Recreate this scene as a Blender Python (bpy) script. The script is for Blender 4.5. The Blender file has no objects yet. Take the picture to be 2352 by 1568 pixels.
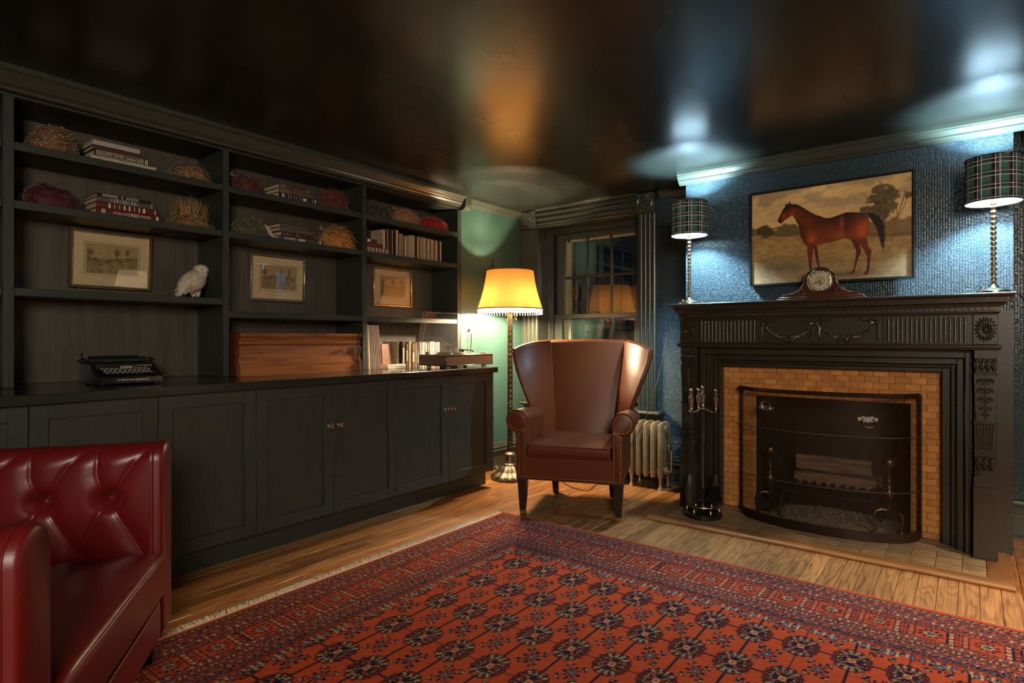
import bpy, bmesh, math, random
import numpy as np
from mathutils import Vector, Matrix, noise

random.seed(7)
SC = bpy.context.scene
COL = SC.collection
PI = math.pi

# ------------------------------------------------------------------ camera, world, exposure
cam_d = bpy.data.cameras.new('camera')
cam = bpy.data.objects.new('camera', cam_d)
COL.objects.link(cam)
cam.location = (0, 0, 1.15)
cam.rotation_euler = (PI / 2, 0, math.radians(37.7))
cam_d.sensor_width = 36.0
cam_d.lens = 1364.0 / 2352.0 * 36.0
cam_d.shift_y = -7.0 / 2352.0
cam_d.clip_start = 0.05
SC.camera = cam

w = bpy.data.worlds.new('night')
SC.world = w
w.use_nodes = True
w.node_tree.nodes['Background'].inputs[0].default_value = (0.010, 0.013, 0.02, 1)
w.node_tree.nodes['Background'].inputs[1].default_value = 0.3

SC.view_settings.view_transform = 'Standard'
SC.view_settings.look = 'None'
SC.view_settings.gamma = 1.0
SC.view_settings.use_curve_mapping = False
SC.view_settings.exposure = 0.30
try:
    SC.cycles.use_denoising = True
    SC.cycles.sample_clamp_indirect = 5.0
    SC.cycles.max_bounces = 8
    SC.cycles.transparent_max_bounces = 12
    SC.cycles.caustics_reflective = False
    SC.cycles.caustics_refractive = False
except Exception:
    pass

def area(name, loc, target, size, power, col):
    d = bpy.data.lights.new(name, 'AREA')
    d.shape = 'DISK'
    d.size = size
    d.energy = power
    d.color = col
    o = bpy.data.objects.new(name, d)
    COL.objects.link(o)
    o.location = loc
    o.rotation_euler = (Vector(target) - Vector(loc)).to_track_quat('-Z', 'Y').to_euler()
    return o

# unseen fill light added, standing in for lit rooms behind the photographer
area('room_fill_light', (1.3, -1.2, 1.95), (-1.6, 2.6, 0.6), 1.1, 100.0, (1.0, 0.86, 0.70))
BULB_FLOOR = (1.0, 0.78, 0.48)
BULB_MANTEL = (0.52, 0.80, 1.0)
BULB_SIDE = (1.0, 0.78, 0.52)
W_FLOOR, W_MANTEL, W_SIDE = 175.0, 110.0, 140.0

# ------------------------------------------------------------------ mesh builder
class MB:
    def __init__(s):
        s.v = []; s.f = []; s.m = []
    def add(s, vs, fs, mi=0):
        b = len(s.v)
        s.v.extend([tuple(p) for p in vs])
        for f in fs:
            s.f.append(tuple(i + b for i in f)); s.m.append(mi)
        return s
    def box(s, x0, x1, y0, y1, z0, z1, b=0.0, mi=0):
        if x0 > x1: x0, x1 = x1, x0
        if y0 > y1: y0, y1 = y1, y0
        if z0 > z1: z0, z1 = z1, z0
        b = min(b, (x1 - x0) * .45, (y1 - y0) * .45, (z1 - z0) * .45)
        if b <= 0:
            vs = [(x, y, z) for x in (x0, x1) for y in (y0, y1) for z in (z0, z1)]
            fs = [(0, 1, 3, 2), (4, 6, 7, 5), (0, 4, 5, 1), (2, 3, 7, 6), (0, 2, 6, 4), (1, 5, 7, 3)]
            return s.add(vs, fs, mi)
        vs = []; idx = {}
        for i, X in enumerate((x0, x1)):
            for j, Y in enumerate((y0, y1)):
                for k, Z in enumerate((z0, z1)):
                    xi = X + b * (1 - 2 * i); yi = Y + b * (1 - 2 * j); zi = Z + b * (1 - 2 * k)
                    for a, p in enumerate(((X, yi, zi), (xi, Y, zi), (xi, yi, Z))):
                        idx[i, j, k, a] = len(vs); vs.append(p)
        g = lambda i, j, k, a: idx[i, j, k, a]
        fs = []
        for i in (0, 1):
            fs.append((g(i,0,0,0), g(i,1,0,0), g(i,1,1,0), g(i,0,1,0)))
            fs.append((g(0,i,0,1), g(1,i,0,1), g(1,i,1,1), g(0,i,1,1)))
            fs.append((g(0,0,i,2), g(1,0,i,2), g(1,1,i,2), g(0,1,i,2)))
        for i in (0, 1):
            for j in (0, 1):
                fs.append((g(i,j,0,0), g(i,j,1,0), g(i,j,1,1), g(i,j,0,1)))
                fs.append((g(i,0,j,0), g(i,1,j,0), g(i,1,j,2), g(i,0,j,2)))
                fs.append((g(0,i,j,1), g(1,i,j,1), g(1,i,j,2), g(0,i,j,2)))
                for k in (0, 1):
                    fs.append((g(i,j,k,0), g(i,j,k,1), g(i,j,k,2)))
        return s.add(vs, fs, mi)
    def lathe(s, prof, c=(0, 0, 0), n=24, rot=None, mi=0, mod=None, cap=True):
        """prof: list of (r, z); mod(a, i) -> radius factor"""
        vs = []; fs = []
        for i, (r, z) in enumerate(prof):
            for k in range(n):
                a = 2 * PI * k / n
                q = r * (mod(a, i) if mod else 1.0)
                p = Vector((q * math.cos(a), q * math.sin(a), z))
                if rot is not None: p = rot @ p
                vs.append((p.x + c[0], p.y + c[1], p.z + c[2]))
        for i in range(len(prof) - 1):
            for k in range(n):
                k2 = (k + 1) % n
                fs.append((i * n + k, i * n + k2, (i + 1) * n + k2, (i + 1) * n + k))
        if cap:
            fs.append(tuple(range(n)))
            fs.append(tuple(range((len(prof) - 1) * n, len(prof) * n)))
        return s.add(vs, fs, mi)
    def tube(s, pts, r, n=8, mi=0, closed=False, cap=True):
        pts = [Vector(p) for p in pts]
        L = len(pts); vs = []; fs = []
        rr = r if isinstance(r, (list, tuple)) else [r] * L
        up = None
        for i in range(L):
            a = pts[(i - 1) % L] if (i > 0 or closed) else pts[i]
            b = pts[(i + 1) % L] if (i < L - 1 or closed) else pts[i]
            t = (b - a)
            t = t.normalized() if t.length > 1e-9 else Vector((0, 0, 1))
            if up is None:
                up = Vector((0, 0, 1)) if abs(t.z) < .9 else Vector((1, 0, 0))
            sd = t.cross(up)
            if sd.length < 1e-6: sd = t.orthogonal()
            sd.normalize(); u2 = sd.cross(t).normalized(); up = u2
            for k in range(n):
                q = 2 * PI * k / n
                vs.append(pts[i] + (sd * math.cos(q) + u2 * math.sin(q)) * rr[i])
        for i in range(L if closed else L - 1):
            j = (i + 1) % L
            for k in range(n):
                k2 = (k + 1) % n
                fs.append((i * n + k, i * n + k2, j * n + k2, j * n + k))
        if cap and not closed:
            fs.append(tuple(range(n))); fs.append(tuple(range((L - 1) * n, L * n)))
        return s.add(vs, fs, mi)
    def ball(s, c, r, n=12, m=8, mi=0, fn=None, rot=None):
        if not isinstance(r, (tuple, list)): r = (r, r, r)
        vs = []; fs = []
        vs.append(Vector((0, 0, -1)))
        for i in range(1, m):
            t = PI * i / m
            for k in range(n):
                a = 2 * PI * k / n
                vs.append(Vector((math.sin(t) * math.cos(a), math.sin(t) * math.sin(a), -math.cos(t))))
        vs.append(Vector((0, 0, 1)))
        for k in range(n):
            k2 = (k + 1) % n
            fs.append((0, 1 + k2, 1 + k))
            for i in range(m - 2):
                a = 1 + i * n
                fs.append((a + k, a + k2, a + n + k2, a + n + k))
            a = 1 + (m - 2) * n
            fs.append((a + k, a + k2, len(vs) - 1))
        out = []
        for p in vs:
            q = fn(p) if fn else 1.0
            p = Vector((p.x * r[0] * q, p.y * r[1] * q, p.z * r[2] * q))
            if rot is not None: p = rot @ p
            out.append((p.x + c[0], p.y + c[1], p.z + c[2]))
        return s.add(out, fs, mi)
    def prism(s, out, axis, a, b, mi=0, bev=0.0):
        """outline (p,q) extruded along axis from a to b. axis x:(y,z) y:(x,z) z:(x,y)"""
        def P(p, q, t):
            return {'x': (t, p, q), 'y': (p, t, q), 'z': (p, q, t)}[axis]
        n = len(out); vs = []; fs = []
        if bev > 0:
            ctr = [(sum(o[0] for o in out) / n), (sum(o[1] for o in out) / n)]
            ins = inset(out, bev)
            rings = [(ins, a), (out, a + bev), (out, b - bev), (ins, b)] if b > a else [(ins, a), (out, a - bev), (out, b + bev), (ins, b)]
        else:
            rings = [(out, a), (out, b)]
        for o, t in rings:
            vs += [P(p, q, t) for p, q in o]
        for i in range(len(rings) - 1):
            for k in range(n):
                k2 = (k + 1) % n
                fs.append((i * n + k, i * n + k2, (i + 1) * n + k2, (i + 1) * n + k))
        fs.append(tuple(range(n))); fs.append(tuple(range((len(rings) - 1) * n, len(rings) * n)))
        return s.add(vs, fs, mi)
    def loft(s, rings, mi=0, closed=True, cap=True):
        n = len(rings[0]); vs = []; fs = []
        for r in rings: vs += list(r)
        for i in range(len(rings) - 1):
            for k in range(n if closed else n - 1):
                k2 = (k + 1) % n
                fs.append((i * n + k, i * n + k2, (i + 1) * n + k2, (i + 1) * n + k))
        if cap and closed:
            fs.append(tuple(range(n))); fs.append(tuple(range((len(rings) - 1) * n, len(rings) * n)))
        return s.add(vs, fs, mi)
    def xf(s, M):
        s.v = [tuple(M @ Vector(p)) for p in s.v]; return s

def inset(out, d):
    n = len(out); res = []
    ar = sum(out[i][0] * out[(i + 1) % n][1] - out[(i + 1) % n][0] * out[i][1] for i in range(n))
    sg = 1 if ar > 0 else -1
    for i in range(n):
        p0 = Vector(out[i - 1]); p1 = Vector(out[i]); p2 = Vector(out[(i + 1) % n])
        e1 = (p1 - p0); e2 = (p2 - p1)
        if e1.length < 1e-9 or e2.length < 1e-9: res.append(tuple(p1)); continue
        e1.normalize(); e2.normalize()
        n1 = Vector((-e1.y, e1.x)) * sg; n2 = Vector((-e2.y, e2.x)) * sg
        m = n1 + n2
        if m.length < 1e-6: m = n1
        m.normalize()
        res.append(tuple(p1 + m * d / max(.4, m.dot(n1))))
    return res

def wm(o):
    M = o.matrix_basis.copy()
    while o.parent is not None:
        o = o.parent
        M = o.matrix_basis @ M
    return M

def obj(name, mb, mat, parent=None, world=False, angle=38, normals=True, flat=False):
    """link the builder's mesh as ONE object; world=True: its coordinates are room coordinates"""
    me = bpy.data.meshes.new(name)
    me.from_pydata(mb.v, [], mb.f)
    mats = mat if isinstance(mat, (list, tuple)) else [mat]
    for m in mats: me.materials.append(m)
    if len(mats) > 1: me.polygons.foreach_set('material_index', mb.m)
    if normals:
        bm = bmesh.new(); bm.from_mesh(me)
        bmesh.ops.recalc_face_normals(bm, faces=bm.faces)
        bm.to_mesh(me); bm.free()
    if not flat:
        me.polygons.foreach_set('use_smooth', [True] * len(me.polygons))
        me.set_sharp_from_angle(angle=math.radians(angle))
    o = bpy.data.objects.new(name, me)
    COL.objects.link(o)
    if parent is not None:
        if world: me.transform(wm(parent).inverted())
        o.parent = parent
    me.update()
    return o

def tag(o, label=None, cat=None, group=None, kind=None):
    if label: o['label'] = label
    if cat: o['category'] = cat
    if group: o['group'] = group
    if kind: o['kind'] = kind
    return o

def thing(name, label, cat, loc=(0, 0, 0), rz=0.0, group=None):
    o = bpy.data.objects.new(name, None)
    COL.objects.link(o)
    o.empty_display_size = .1
    o.location = loc; o.rotation_euler = (0, 0, rz)
    return tag(o, label, cat, group)

def single(name, mb, mat, label, cat, loc, group=None, **k):
    """a thing that is one mesh given in room coordinates, origin at loc"""
    mb.v = [(p[0] - loc[0], p[1] - loc[1], p[2] - loc[2]) for p in mb.v]
    o = obj(name, mb, mat, **k); o.location = loc
    return tag(o, label, cat, group)

def struct(name, mb, mat, parent=None, **k):
    o = obj(name, mb, mat, parent, world=parent is not None, **k)
    if parent is None: o['kind'] = 'structure'
    return o

def clone(o, parent=None):
    c = o.copy(); COL.objects.link(c)
    if parent is not None: c.parent = parent
    for ch in [x for x in bpy.data.objects if x.parent == o]:
        clone(ch, c)
    return c

def text_mesh(s, size, ext=0.0004):
    cu = bpy.data.curves.new('text', 'FONT')
    cu.body = s; cu.size = size; cu.extrude = ext; cu.align_x = 'CENTER'; cu.align_y = 'CENTER'
    cu.resolution_u = 3
    o = bpy.data.objects.new('text', cu); COL.objects.link(o)
    dg = bpy.context.evaluated_depsgraph_get(); dg.update()
    me = bpy.data.meshes.new_from_object(o.evaluated_get(dg))
    bpy.data.objects.remove(o); bpy.data.curves.remove(cu)
    return me

def text(name, s, size, mat, parent, M, fit=None, bold=0.0):
    """lettering lying on a surface; M: room matrix, X reads right, Z out of the surface"""
    me = text_mesh(s, size)
    if fit:
        xs = [v.co.x for v in me.vertices]; wd = max(xs) - min(xs)
        me.transform(Matrix.Diagonal((fit / wd, 1, 1, 1)))
    me.transform(wm(parent).inverted() @ M)
    me.materials.clear(); me.materials.append(mat)
    o = bpy.data.objects.new(name, me); COL.objects.link(o); o.parent = parent
    return o

def frame_m(origin, xdir, zdir):
    x = Vector(xdir).normalized(); z = Vector(zdir).normalized(); y = z.cross(x).normalized(); x = y.cross(z)
    M = Matrix((x, y, z)).transposed().to_4x4()
    M.translation = Vector(origin)
    return M

# ------------------------------------------------------------------ materials
def newmat(name):
    m = bpy.data.materials.new(name); m.use_nodes = True
    nt = m.node_tree; nt.nodes.clear()
    out = nt.nodes.new('ShaderNodeOutputMaterial')
    return m, nt, out

def N(nt, t, **k):
    n = nt.nodes.new('ShaderNode' + t)
    for a, b in k.items():
        if a.startswith('i_'):
            key = a[2:]
            key = int(key) if key.isdigit() else key.replace('_', ' ')
            n.inputs[key].default_value = b
        else: setattr(n, a, b)
    return n

def c4(c): return (c[0], c[1], c[2], 1.0)

def pbr(name, col, rough=.5, metal=0.0, var=0.0, vscale=(8, 8, 8), bump=0.0, bscale=(60, 60, 60), bdist=.002,
        col2=None, coat=0.0, rand=0.0, rvar=0.0, spec=.5, detail=4.0, coords='Object', emit=None, sheen=0.0):
    m, nt, out = newmat(name)
    p = N(nt, 'BsdfPrincipled')
    p.inputs['Base Color'].default_value = c4(col)
    p.inputs['Roughness'].default_value = rough
    p.inputs['Metallic'].default_value = metal
    p.inputs['Specular IOR Level'].default_value = spec
    if coat: p.inputs['Coat Weight'].default_value = coat; p.inputs['Coat Roughness'].default_value = .15
    if sheen: p.inputs['Sheen Weight'].default_value = sheen
    nt.links.new(p.outputs[0], out.inputs[0])
    tc = N(nt, 'TexCoord')
    colout = None
    if var or col2 is not None or rvar:
        mp = N(nt, 'Mapping'); mp.inputs['Scale'].default_value = vscale
        nt.links.new(tc.outputs[coords], mp.inputs[0])
        oi = N(nt, 'ObjectInfo')
        mu = N(nt, 'Math', operation='MULTIPLY'); mu.inputs[1].default_value = 37.0
        nt.links.new(oi.outputs['Random'], mu.inputs[0])
        ad = N(nt, 'VectorMath', operation='ADD')
        nt.links.new(mp.outputs[0], ad.inputs[0]); nt.links.new(mu.outputs[0], ad.inputs[1])
        nz = N(nt, 'TexNoise'); nz.inputs['Scale'].default_value = 1.0; nz.inputs['Detail'].default_value = detail
        nt.links.new(ad.outputs[0], nz.inputs['Vector'])
        mr = N(nt, 'MapRange'); mr.inputs[1].default_value = .3; mr.inputs[2].default_value = .7
        nt.links.new(nz.outputs['Fac'], mr.inputs[0])
        mx = N(nt, 'MixRGB')
        c2 = col2 if col2 is not None else tuple(c * (1 - var) for c in col)
        c1 = col if col2 is not None else tuple(min(1, c * (1 + var)) for c in col)
        mx.inputs[1].default_value = c4(c1); mx.inputs[2].default_value = c4(c2)
        nt.links.new(mr.outputs[0], mx.inputs[0])
        colout = mx.outputs[0]
        if rvar:
            ra = N(nt, 'MapRange'); ra.inputs[3].default_value = max(.02, rough - rvar); ra.inputs[4].default_value = rough + rvar
            nt.links.new(mr.outputs[0], ra.inputs[0]); nt.links.new(ra.outputs[0], p.inputs['Roughness'])
    if rand:
        oi = N(nt, 'ObjectInfo')
        mr2 = N(nt, 'MapRange'); mr2.inputs[3].default_value = 1 - rand; mr2.inputs[4].default_value = 1 + rand
        nt.links.new(oi.outputs['Random'], mr2.inputs[0])
        hv = N(nt, 'HueSaturation')
        if colout is not None: nt.links.new(colout, hv.inputs['Color'])
        else: hv.inputs['Color'].default_value = c4(col)
        nt.links.new(mr2.outputs[0], hv.inputs['Value'])
        colout = hv.outputs[0]
    if colout is not None: nt.links.new(colout, p.inputs['Base Color'])
    if bump:
        mp = N(nt, 'Mapping'); mp.inputs['Scale'].default_value = bscale
        nt.links.new(tc.outputs[coords], mp.inputs[0])
        nz = N(nt, 'TexNoise'); nz.inputs['Scale'].default_value = 1.0; nz.inputs['Detail'].default_value = 3.0
        nt.links.new(mp.outputs[0], nz.inputs['Vector'])
        bp = N(nt, 'Bump'); bp.inputs['Strength'].default_value = bump; bp.inputs['Distance'].default_value = bdist
        nt.links.new(nz.outputs['Fac'], bp.inputs['Height'])
        nt.links.new(bp.outputs[0], p.inputs['Normal'])
    if emit:
        p.inputs['Emission Color'].default_value = c4(emit[0]); p.inputs['Emission Strength'].default_value = emit[1]
    return m

def emis(name, col, power, r):
    m, nt, out = newmat(name)
    e = N(nt, 'Emission'); e.inputs[0].default_value = c4(col)
    e.inputs[1].default_value = power / (4 * PI * PI * r * r)
    nt.links.new(e.outputs[0], out.inputs[0])
    return m

def wood(name, c1, c2, rough, along='y', ring=26.0, bump=.15, rand=.25, dist=3.0, coat=0.0, fine=1.0):
    """sawn wood: stretched grain streaks + distorted growth rings"""
    m, nt, out = newmat(name)
    p = N(nt, 'BsdfPrincipled'); nt.links.new(p.outputs[0], out.inputs[0])
    p.inputs['Roughness'].default_value = rough
    if coat: p.inputs['Coat Weight'].default_value = coat; p.inputs['Coat Roughness'].default_value = .2
    tc = N(nt, 'TexCoord'); oi = N(nt, 'ObjectInfo')
    mu = N(nt, 'Math', operation='MULTIPLY'); mu.inputs[1].default_value = 91.0
    nt.links.new(oi.outputs['Random'], mu.inputs[0])
    ad = N(nt, 'VectorMath', operation='ADD')
    nt.links.new(tc.outputs['Object'], ad.inputs[0]); nt.links.new(mu.outputs[0], ad.inputs[1])
    def mapped(sc):
        mp = N(nt, 'Mapping'); mp.inputs['Scale'].default_value = sc
        nt.links.new(ad.outputs[0], mp.inputs[0]); return mp.outputs[0]
    st = {'x': (.12, 1, 1), 'y': (1, .12, 1), 'z': (1, 1, .12)}[along]
    n1 = N(nt, 'TexNoise'); n1.inputs['Scale'].default_value = 1.0; n1.inputs['Detail'].default_value = 2.0
    nt.links.new(mapped(tuple(q * 11 for q in st)), n1.inputs['Vector'])
    mul = N(nt, 'Math', operation='MULTIPLY'); mul.inputs[1].default_value = ring
    nt.links.new(n1.outputs['Fac'], mul.inputs[0])
    sn = N(nt, 'Math', operation='SINE'); nt.links.new(mul.outputs[0], sn.inputs[0])
    n2 = N(nt, 'TexNoise'); n2.inputs['Scale'].default_value = 1.0; n2.inputs['Detail'].default_value = 5.0
    nt.links.new(mapped(tuple(q * 120 * fine * (.25 if q < 1 else 1) for q in st)), n2.inputs['Vector'])
    a1 = N(nt, 'MapRange'); a1.inputs[1].default_value = -.1; a1.inputs[2].default_value = 1; a1.inputs[3].default_value = 0; a1.inputs[4].default_value = .40
    nt.links.new(sn.outputs[0], a1.inputs[0])
    a2 = N(nt, 'MapRange'); a2.inputs[1].default_value = .35; a2.inputs[2].default_value = .7; a2.inputs[3].default_value = 0; a2.inputs[4].default_value = .6
    nt.links.new(n2.outputs['Fac'], a2.inputs[0])
    sm = N(nt, 'Math', operation='ADD'); sm.use_clamp = True
    nt.links.new(a1.outputs[0], sm.inputs[0]); nt.links.new(a2.outputs[0], sm.inputs[1])
    mx = N(nt, 'MixRGB'); mx.inputs[1].default_value = c4(c1); mx.inputs[2].default_value = c4(c2)
    nt.links.new(sm.outputs[0], mx.inputs[0])
    hv = N(nt, 'HueSaturation'); nt.links.new(mx.outputs[0], hv.inputs['Color'])
    mr = N(nt, 'MapRange'); mr.inputs[3].default_value = 1 - rand; mr.inputs[4].default_value = 1 + rand
    nt.links.new(oi.outputs['Random'], mr.inputs[0]); nt.links.new(mr.outputs[0], hv.inputs['Value'])
    nt.links.new(hv.outputs[0], p.inputs['Base Color'])
    bp = N(nt, 'Bump'); bp.inputs['Strength'].default_value = bump; bp.inputs['Distance'].default_value = .001
    bp.invert = True
    nt.links.new(sm.outputs[0], bp.inputs['Height']); nt.links.new(bp.outputs[0], p.inputs['Normal'])
    return m

def vcol(name, rough=.6, bump=0.0, bscale=300, spec=.3, sheen=0.0, coat=0.0):
    """colour taken from the mesh's own 'Col' attribute (woven or printed pattern)"""
    m, nt, out = newmat(name)
    p = N(nt, 'BsdfPrincipled'); nt.links.new(p.outputs[0], out.inputs[0])
    a = N(nt, 'Attribute'); a.attribute_name = 'Col'
    nt.links.new(a.outputs['Color'], p.inputs['Base Color'])
    p.inputs['Roughness'].default_value = rough; p.inputs['Specular IOR Level'].default_value = spec
    if sheen: p.inputs['Sheen Weight'].default_value = sheen; p.inputs['Sheen Roughness'].default_value = .4
    if coat: p.inputs['Coat Weight'].default_value = coat; p.inputs['Coat Roughness'].default_value = .3
    if bump:
        tc = N(nt, 'TexCoord'); nz = N(nt, 'TexNoise'); nz.inputs['Scale'].default_value = bscale; nz.inputs['Detail'].default_value = 2
        nt.links.new(tc.outputs['Object'], nz.inputs['Vector'])
        bp = N(nt, 'Bump'); bp.inputs['Strength'].default_value = bump; bp.inputs['Distance'].default_value = .004
        nt.links.new(nz.outputs['Fac'], bp.inputs['Height']); nt.links.new(bp.outputs[0], p.inputs['Normal'])
    return m

def glassy(name, tint=(1, 1, 1), ior=1.5, rough=0.0, haze=0.0):
    m, nt, out = newmat(name)
    t = N(nt, 'BsdfTransparent'); t.inputs[0].default_value = c4(tint)
    g = N(nt, 'BsdfGlossy'); g.inputs['Roughness'].default_value = rough
    f = N(nt, 'Fresnel')
    ge = N(nt, 'NewGeometry'); ri = N(nt, 'MapRange'); ri.inputs[3].default_value = ior; ri.inputs[4].default_value = 1 / ior
    nt.links.new(ge.outputs['Backfacing'], ri.inputs[0]); nt.links.new(ri.outputs[0], f.inputs[0])   # same reflectance on both faces of a thin pane
    mx = N(nt, 'MixShader')
    nt.links.new(f.outputs[0], mx.inputs[0]); nt.links.new(t.outputs[0], mx.inputs[1]); nt.links.new(g.outputs[0], mx.inputs[2])
    last = mx.outputs[0]
    if haze:
        d = N(nt, 'BsdfDiffuse'); d.inputs[0].default_value = (.8, .8, .8, 1)
        m2 = N(nt, 'MixShader'); m2.inputs[0].default_value = haze
        nt.links.new(last, m2.inputs[1]); nt.links.new(d.outputs[0], m2.inputs[2]); last = m2.outputs[0]
    nt.links.new(last, out.inputs[0])
    return m

def fabric_shade(name, col, trans=.6, tcol=None):
    m, nt, out = newmat(name)
    d = N(nt, 'BsdfDiffuse'); d.inputs[0].default_value = c4(col)
    t = N(nt, 'BsdfTranslucent'); t.inputs[0].default_value = c4(tcol or col)
    mx = N(nt, 'MixShader'); mx.inputs[0].default_value = trans
    nt.links.new(d.outputs[0], mx.inputs[1]); nt.links.new(t.outputs[0], mx.inputs[2])
    nt.links.new(mx.outputs[0], out.inputs[0])
    return m

MT = {}
MT['cab'] = wood('black_green_paint', (.027, .034, .027), (.019, .024, .019), .46, 'z', ring=22, bump=.10, rand=.06, fine=.6)
MT['cab_b'] = wood('black_green_stained_panel', (.085, .072, .053), (.050, .043, .032), .5, 'z', ring=24, bump=.12, rand=.05, fine=.6)
MT['cab_h'] = wood('black_green_paint_level', (.027, .034, .027), (.019, .024, .019), .46, 'y', ring=22, bump=.10, rand=.06, fine=.6)
MT['counter'] = wood('black_green_gloss', (.026, .030, .024), (.019, .021, .017), .17, 'y', ring=22, bump=.06, rand=.03, fine=.6)
MT['mantel'] = wood('mantel_black_paint', (.036, .030, .018), (.027, .022, .013), .33, 'x', ring=18, bump=.10, rand=.05, fine=.5)
MT['trim'] = pbr('gloss_green_black_trim', (.040, .046, .034), .28, bump=.12, bscale=(30, 30, 30), bdist=.001)
MT['wall'] = pbr('green_wall_paint', (.042, .096, .080), .42, bump=.08, bscale=(90, 90, 90), bdist=.0006)
MT['ceil'] = pbr('black_gloss_ceiling', (.012, .014, .011), .27, bump=.10, bscale=(70, 70, 70), bdist=.0006, rvar=.03, vscale=(2, .6, 2), spec=1.0)
MT['tile_h'] = pbr('hearth_tile_glaze', (.40, .27, .155), .38, col2=(.28, .185, .105), vscale=(14, 14, 14), rand=.18)
MT['tile_w'] = pbr('amber_tile_glaze', (.64, .29, .085), .22, col2=(.50, .20, .050), vscale=(18, 18, 18), rand=.16, bump=.05, bscale=(70, 70, 70))
MT['grout'] = pbr('tile_grout', (.50, .36, .22), .8)
MT['soot'] = pbr('sooty_brick', (.020, .013, .009), .9, var=.6, vscale=(20, 20, 20), bump=.4, bscale=(60, 60, 60), bdist=.004)
MT['floor'] = wood('honey_oak_floor', (.40, .165, .050), (.13, .048, .015), .36, 'y', ring=62, bump=.15, rand=.28)
MT['oak'] = wood('hearth_oak', (.36, .165, .05), (.18, .07, .02), .35, 'x', ring=30, bump=.1, rand=.1)
MT['chest'] = wood('golden_oak', (.36, .135, .045), (.165, .050, .016), .30, 'y', ring=26, bump=.1, rand=.05, coat=.2)
MT['chest_dark'] = wood('dark_oak_end', (.13, .042, .016), (.07, .022, .009), .25, 'z', ring=26, bump=.08, rand=.05, coat=.3)
MT['leather'] = pbr('brown_leather', (.105, .0245, .0048), .42, spec=.36, bump=.12, bscale=(420, 420, 420), bdist=.0008)
MT['leather_red'] = pbr('oxblood_leather', (.150, .0075, .0070), .35, col2=(.115, .006, .006), vscale=(4, 4, 4), bump=.22, bscale=(330, 330, 330), bdist=.001, rvar=.05)
MT['stitch'] = pbr('red_stitching', (.20, .035, .025), .6)
MT['darkwood'] = pbr('espresso_wood', (.022, .012, .008), .3, var=.3, vscale=(30, 30, 6))
MT['brass'] = pbr('aged_brass', (.70, .50, .25), .24, metal=1.0)
MT['brass_lt'] = pbr('pale_brushed_brass', (.80, .70, .48), .22, metal=1.0)
MT['nail'] = pbr('brass_nail', (.62, .47, .28), .3, metal=1.0)
MT['nickel'] = pbr('polished_nickel', (.72, .70, .66), .16, metal=1.0)
MT['pewter'] = pbr('pewter', (.42, .38, .33), .28, metal=1.0, var=.2, vscale=(40, 40, 40))
MT['iron'] = pbr('black_iron', (.025, .023, .022), .38, metal=.6, bump=.2, bscale=(90, 90, 90))
MT['bronze'] = pbr('antique_bronze', (.17, .115, .065), .34, metal=1.0, var=.35, vscale=(50, 50, 20))
MT['bronze_lt'] = pbr('worn_bronze_cast', (.24, .185, .135), .40, metal=1.0, var=.5, vscale=(90, 90, 90), bump=.6, bscale=(120, 120, 120), bdist=.004)
MT['rad'] = pbr('aluminium_painted_radiator', (.33, .23, .115), .36, metal=.35, var=.25, vscale=(25, 25, 12), bump=.15, bscale=(60, 60, 60))
MT['cream'] = pbr('cream_paint', (.62, .50, .33), .5, var=.12)
MT['white_pl'] = pbr('white_plastic', (.75, .74, .68), .3)
MT['black_pl'] = pbr('black_plastic', (.012, .012, .012), .3)
MT['cord'] = pbr('black_cord', (.01, .01, .01), .45)
MT['glass'] = glassy('window_glass', (.93, .95, .92), 1.55)
MT['picglass'] = glassy('picture_glass', (.97, .97, .95), 1.5)
MT['acrylic'] = glassy('clear_acrylic', (.97, .97, .97), 1.4, .015, .012)
MT['cream_txt'] = pbr('cream_lettering', (.75, .68, .52), .5)
MT['grey_txt'] = pbr('grey_lettering', (.32, .30, .27), .5)
MT['black_txt'] = pbr('black_lettering', (.015, .013, .012), .5)
MT['page'] = pbr('book_pages', (.58, .44, .27), .8, var=.16, vscale=(3, 400, 3))
# ------------------------------------------------------------------ room shell
ZC = 2.325          # ceiling
XL = -3.34          # green wall / bookcase face
YB = 4.50           # window wall
YBR = 4.10          # chimney breast
XB0, XB1 = -1.605, 0.177

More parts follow.
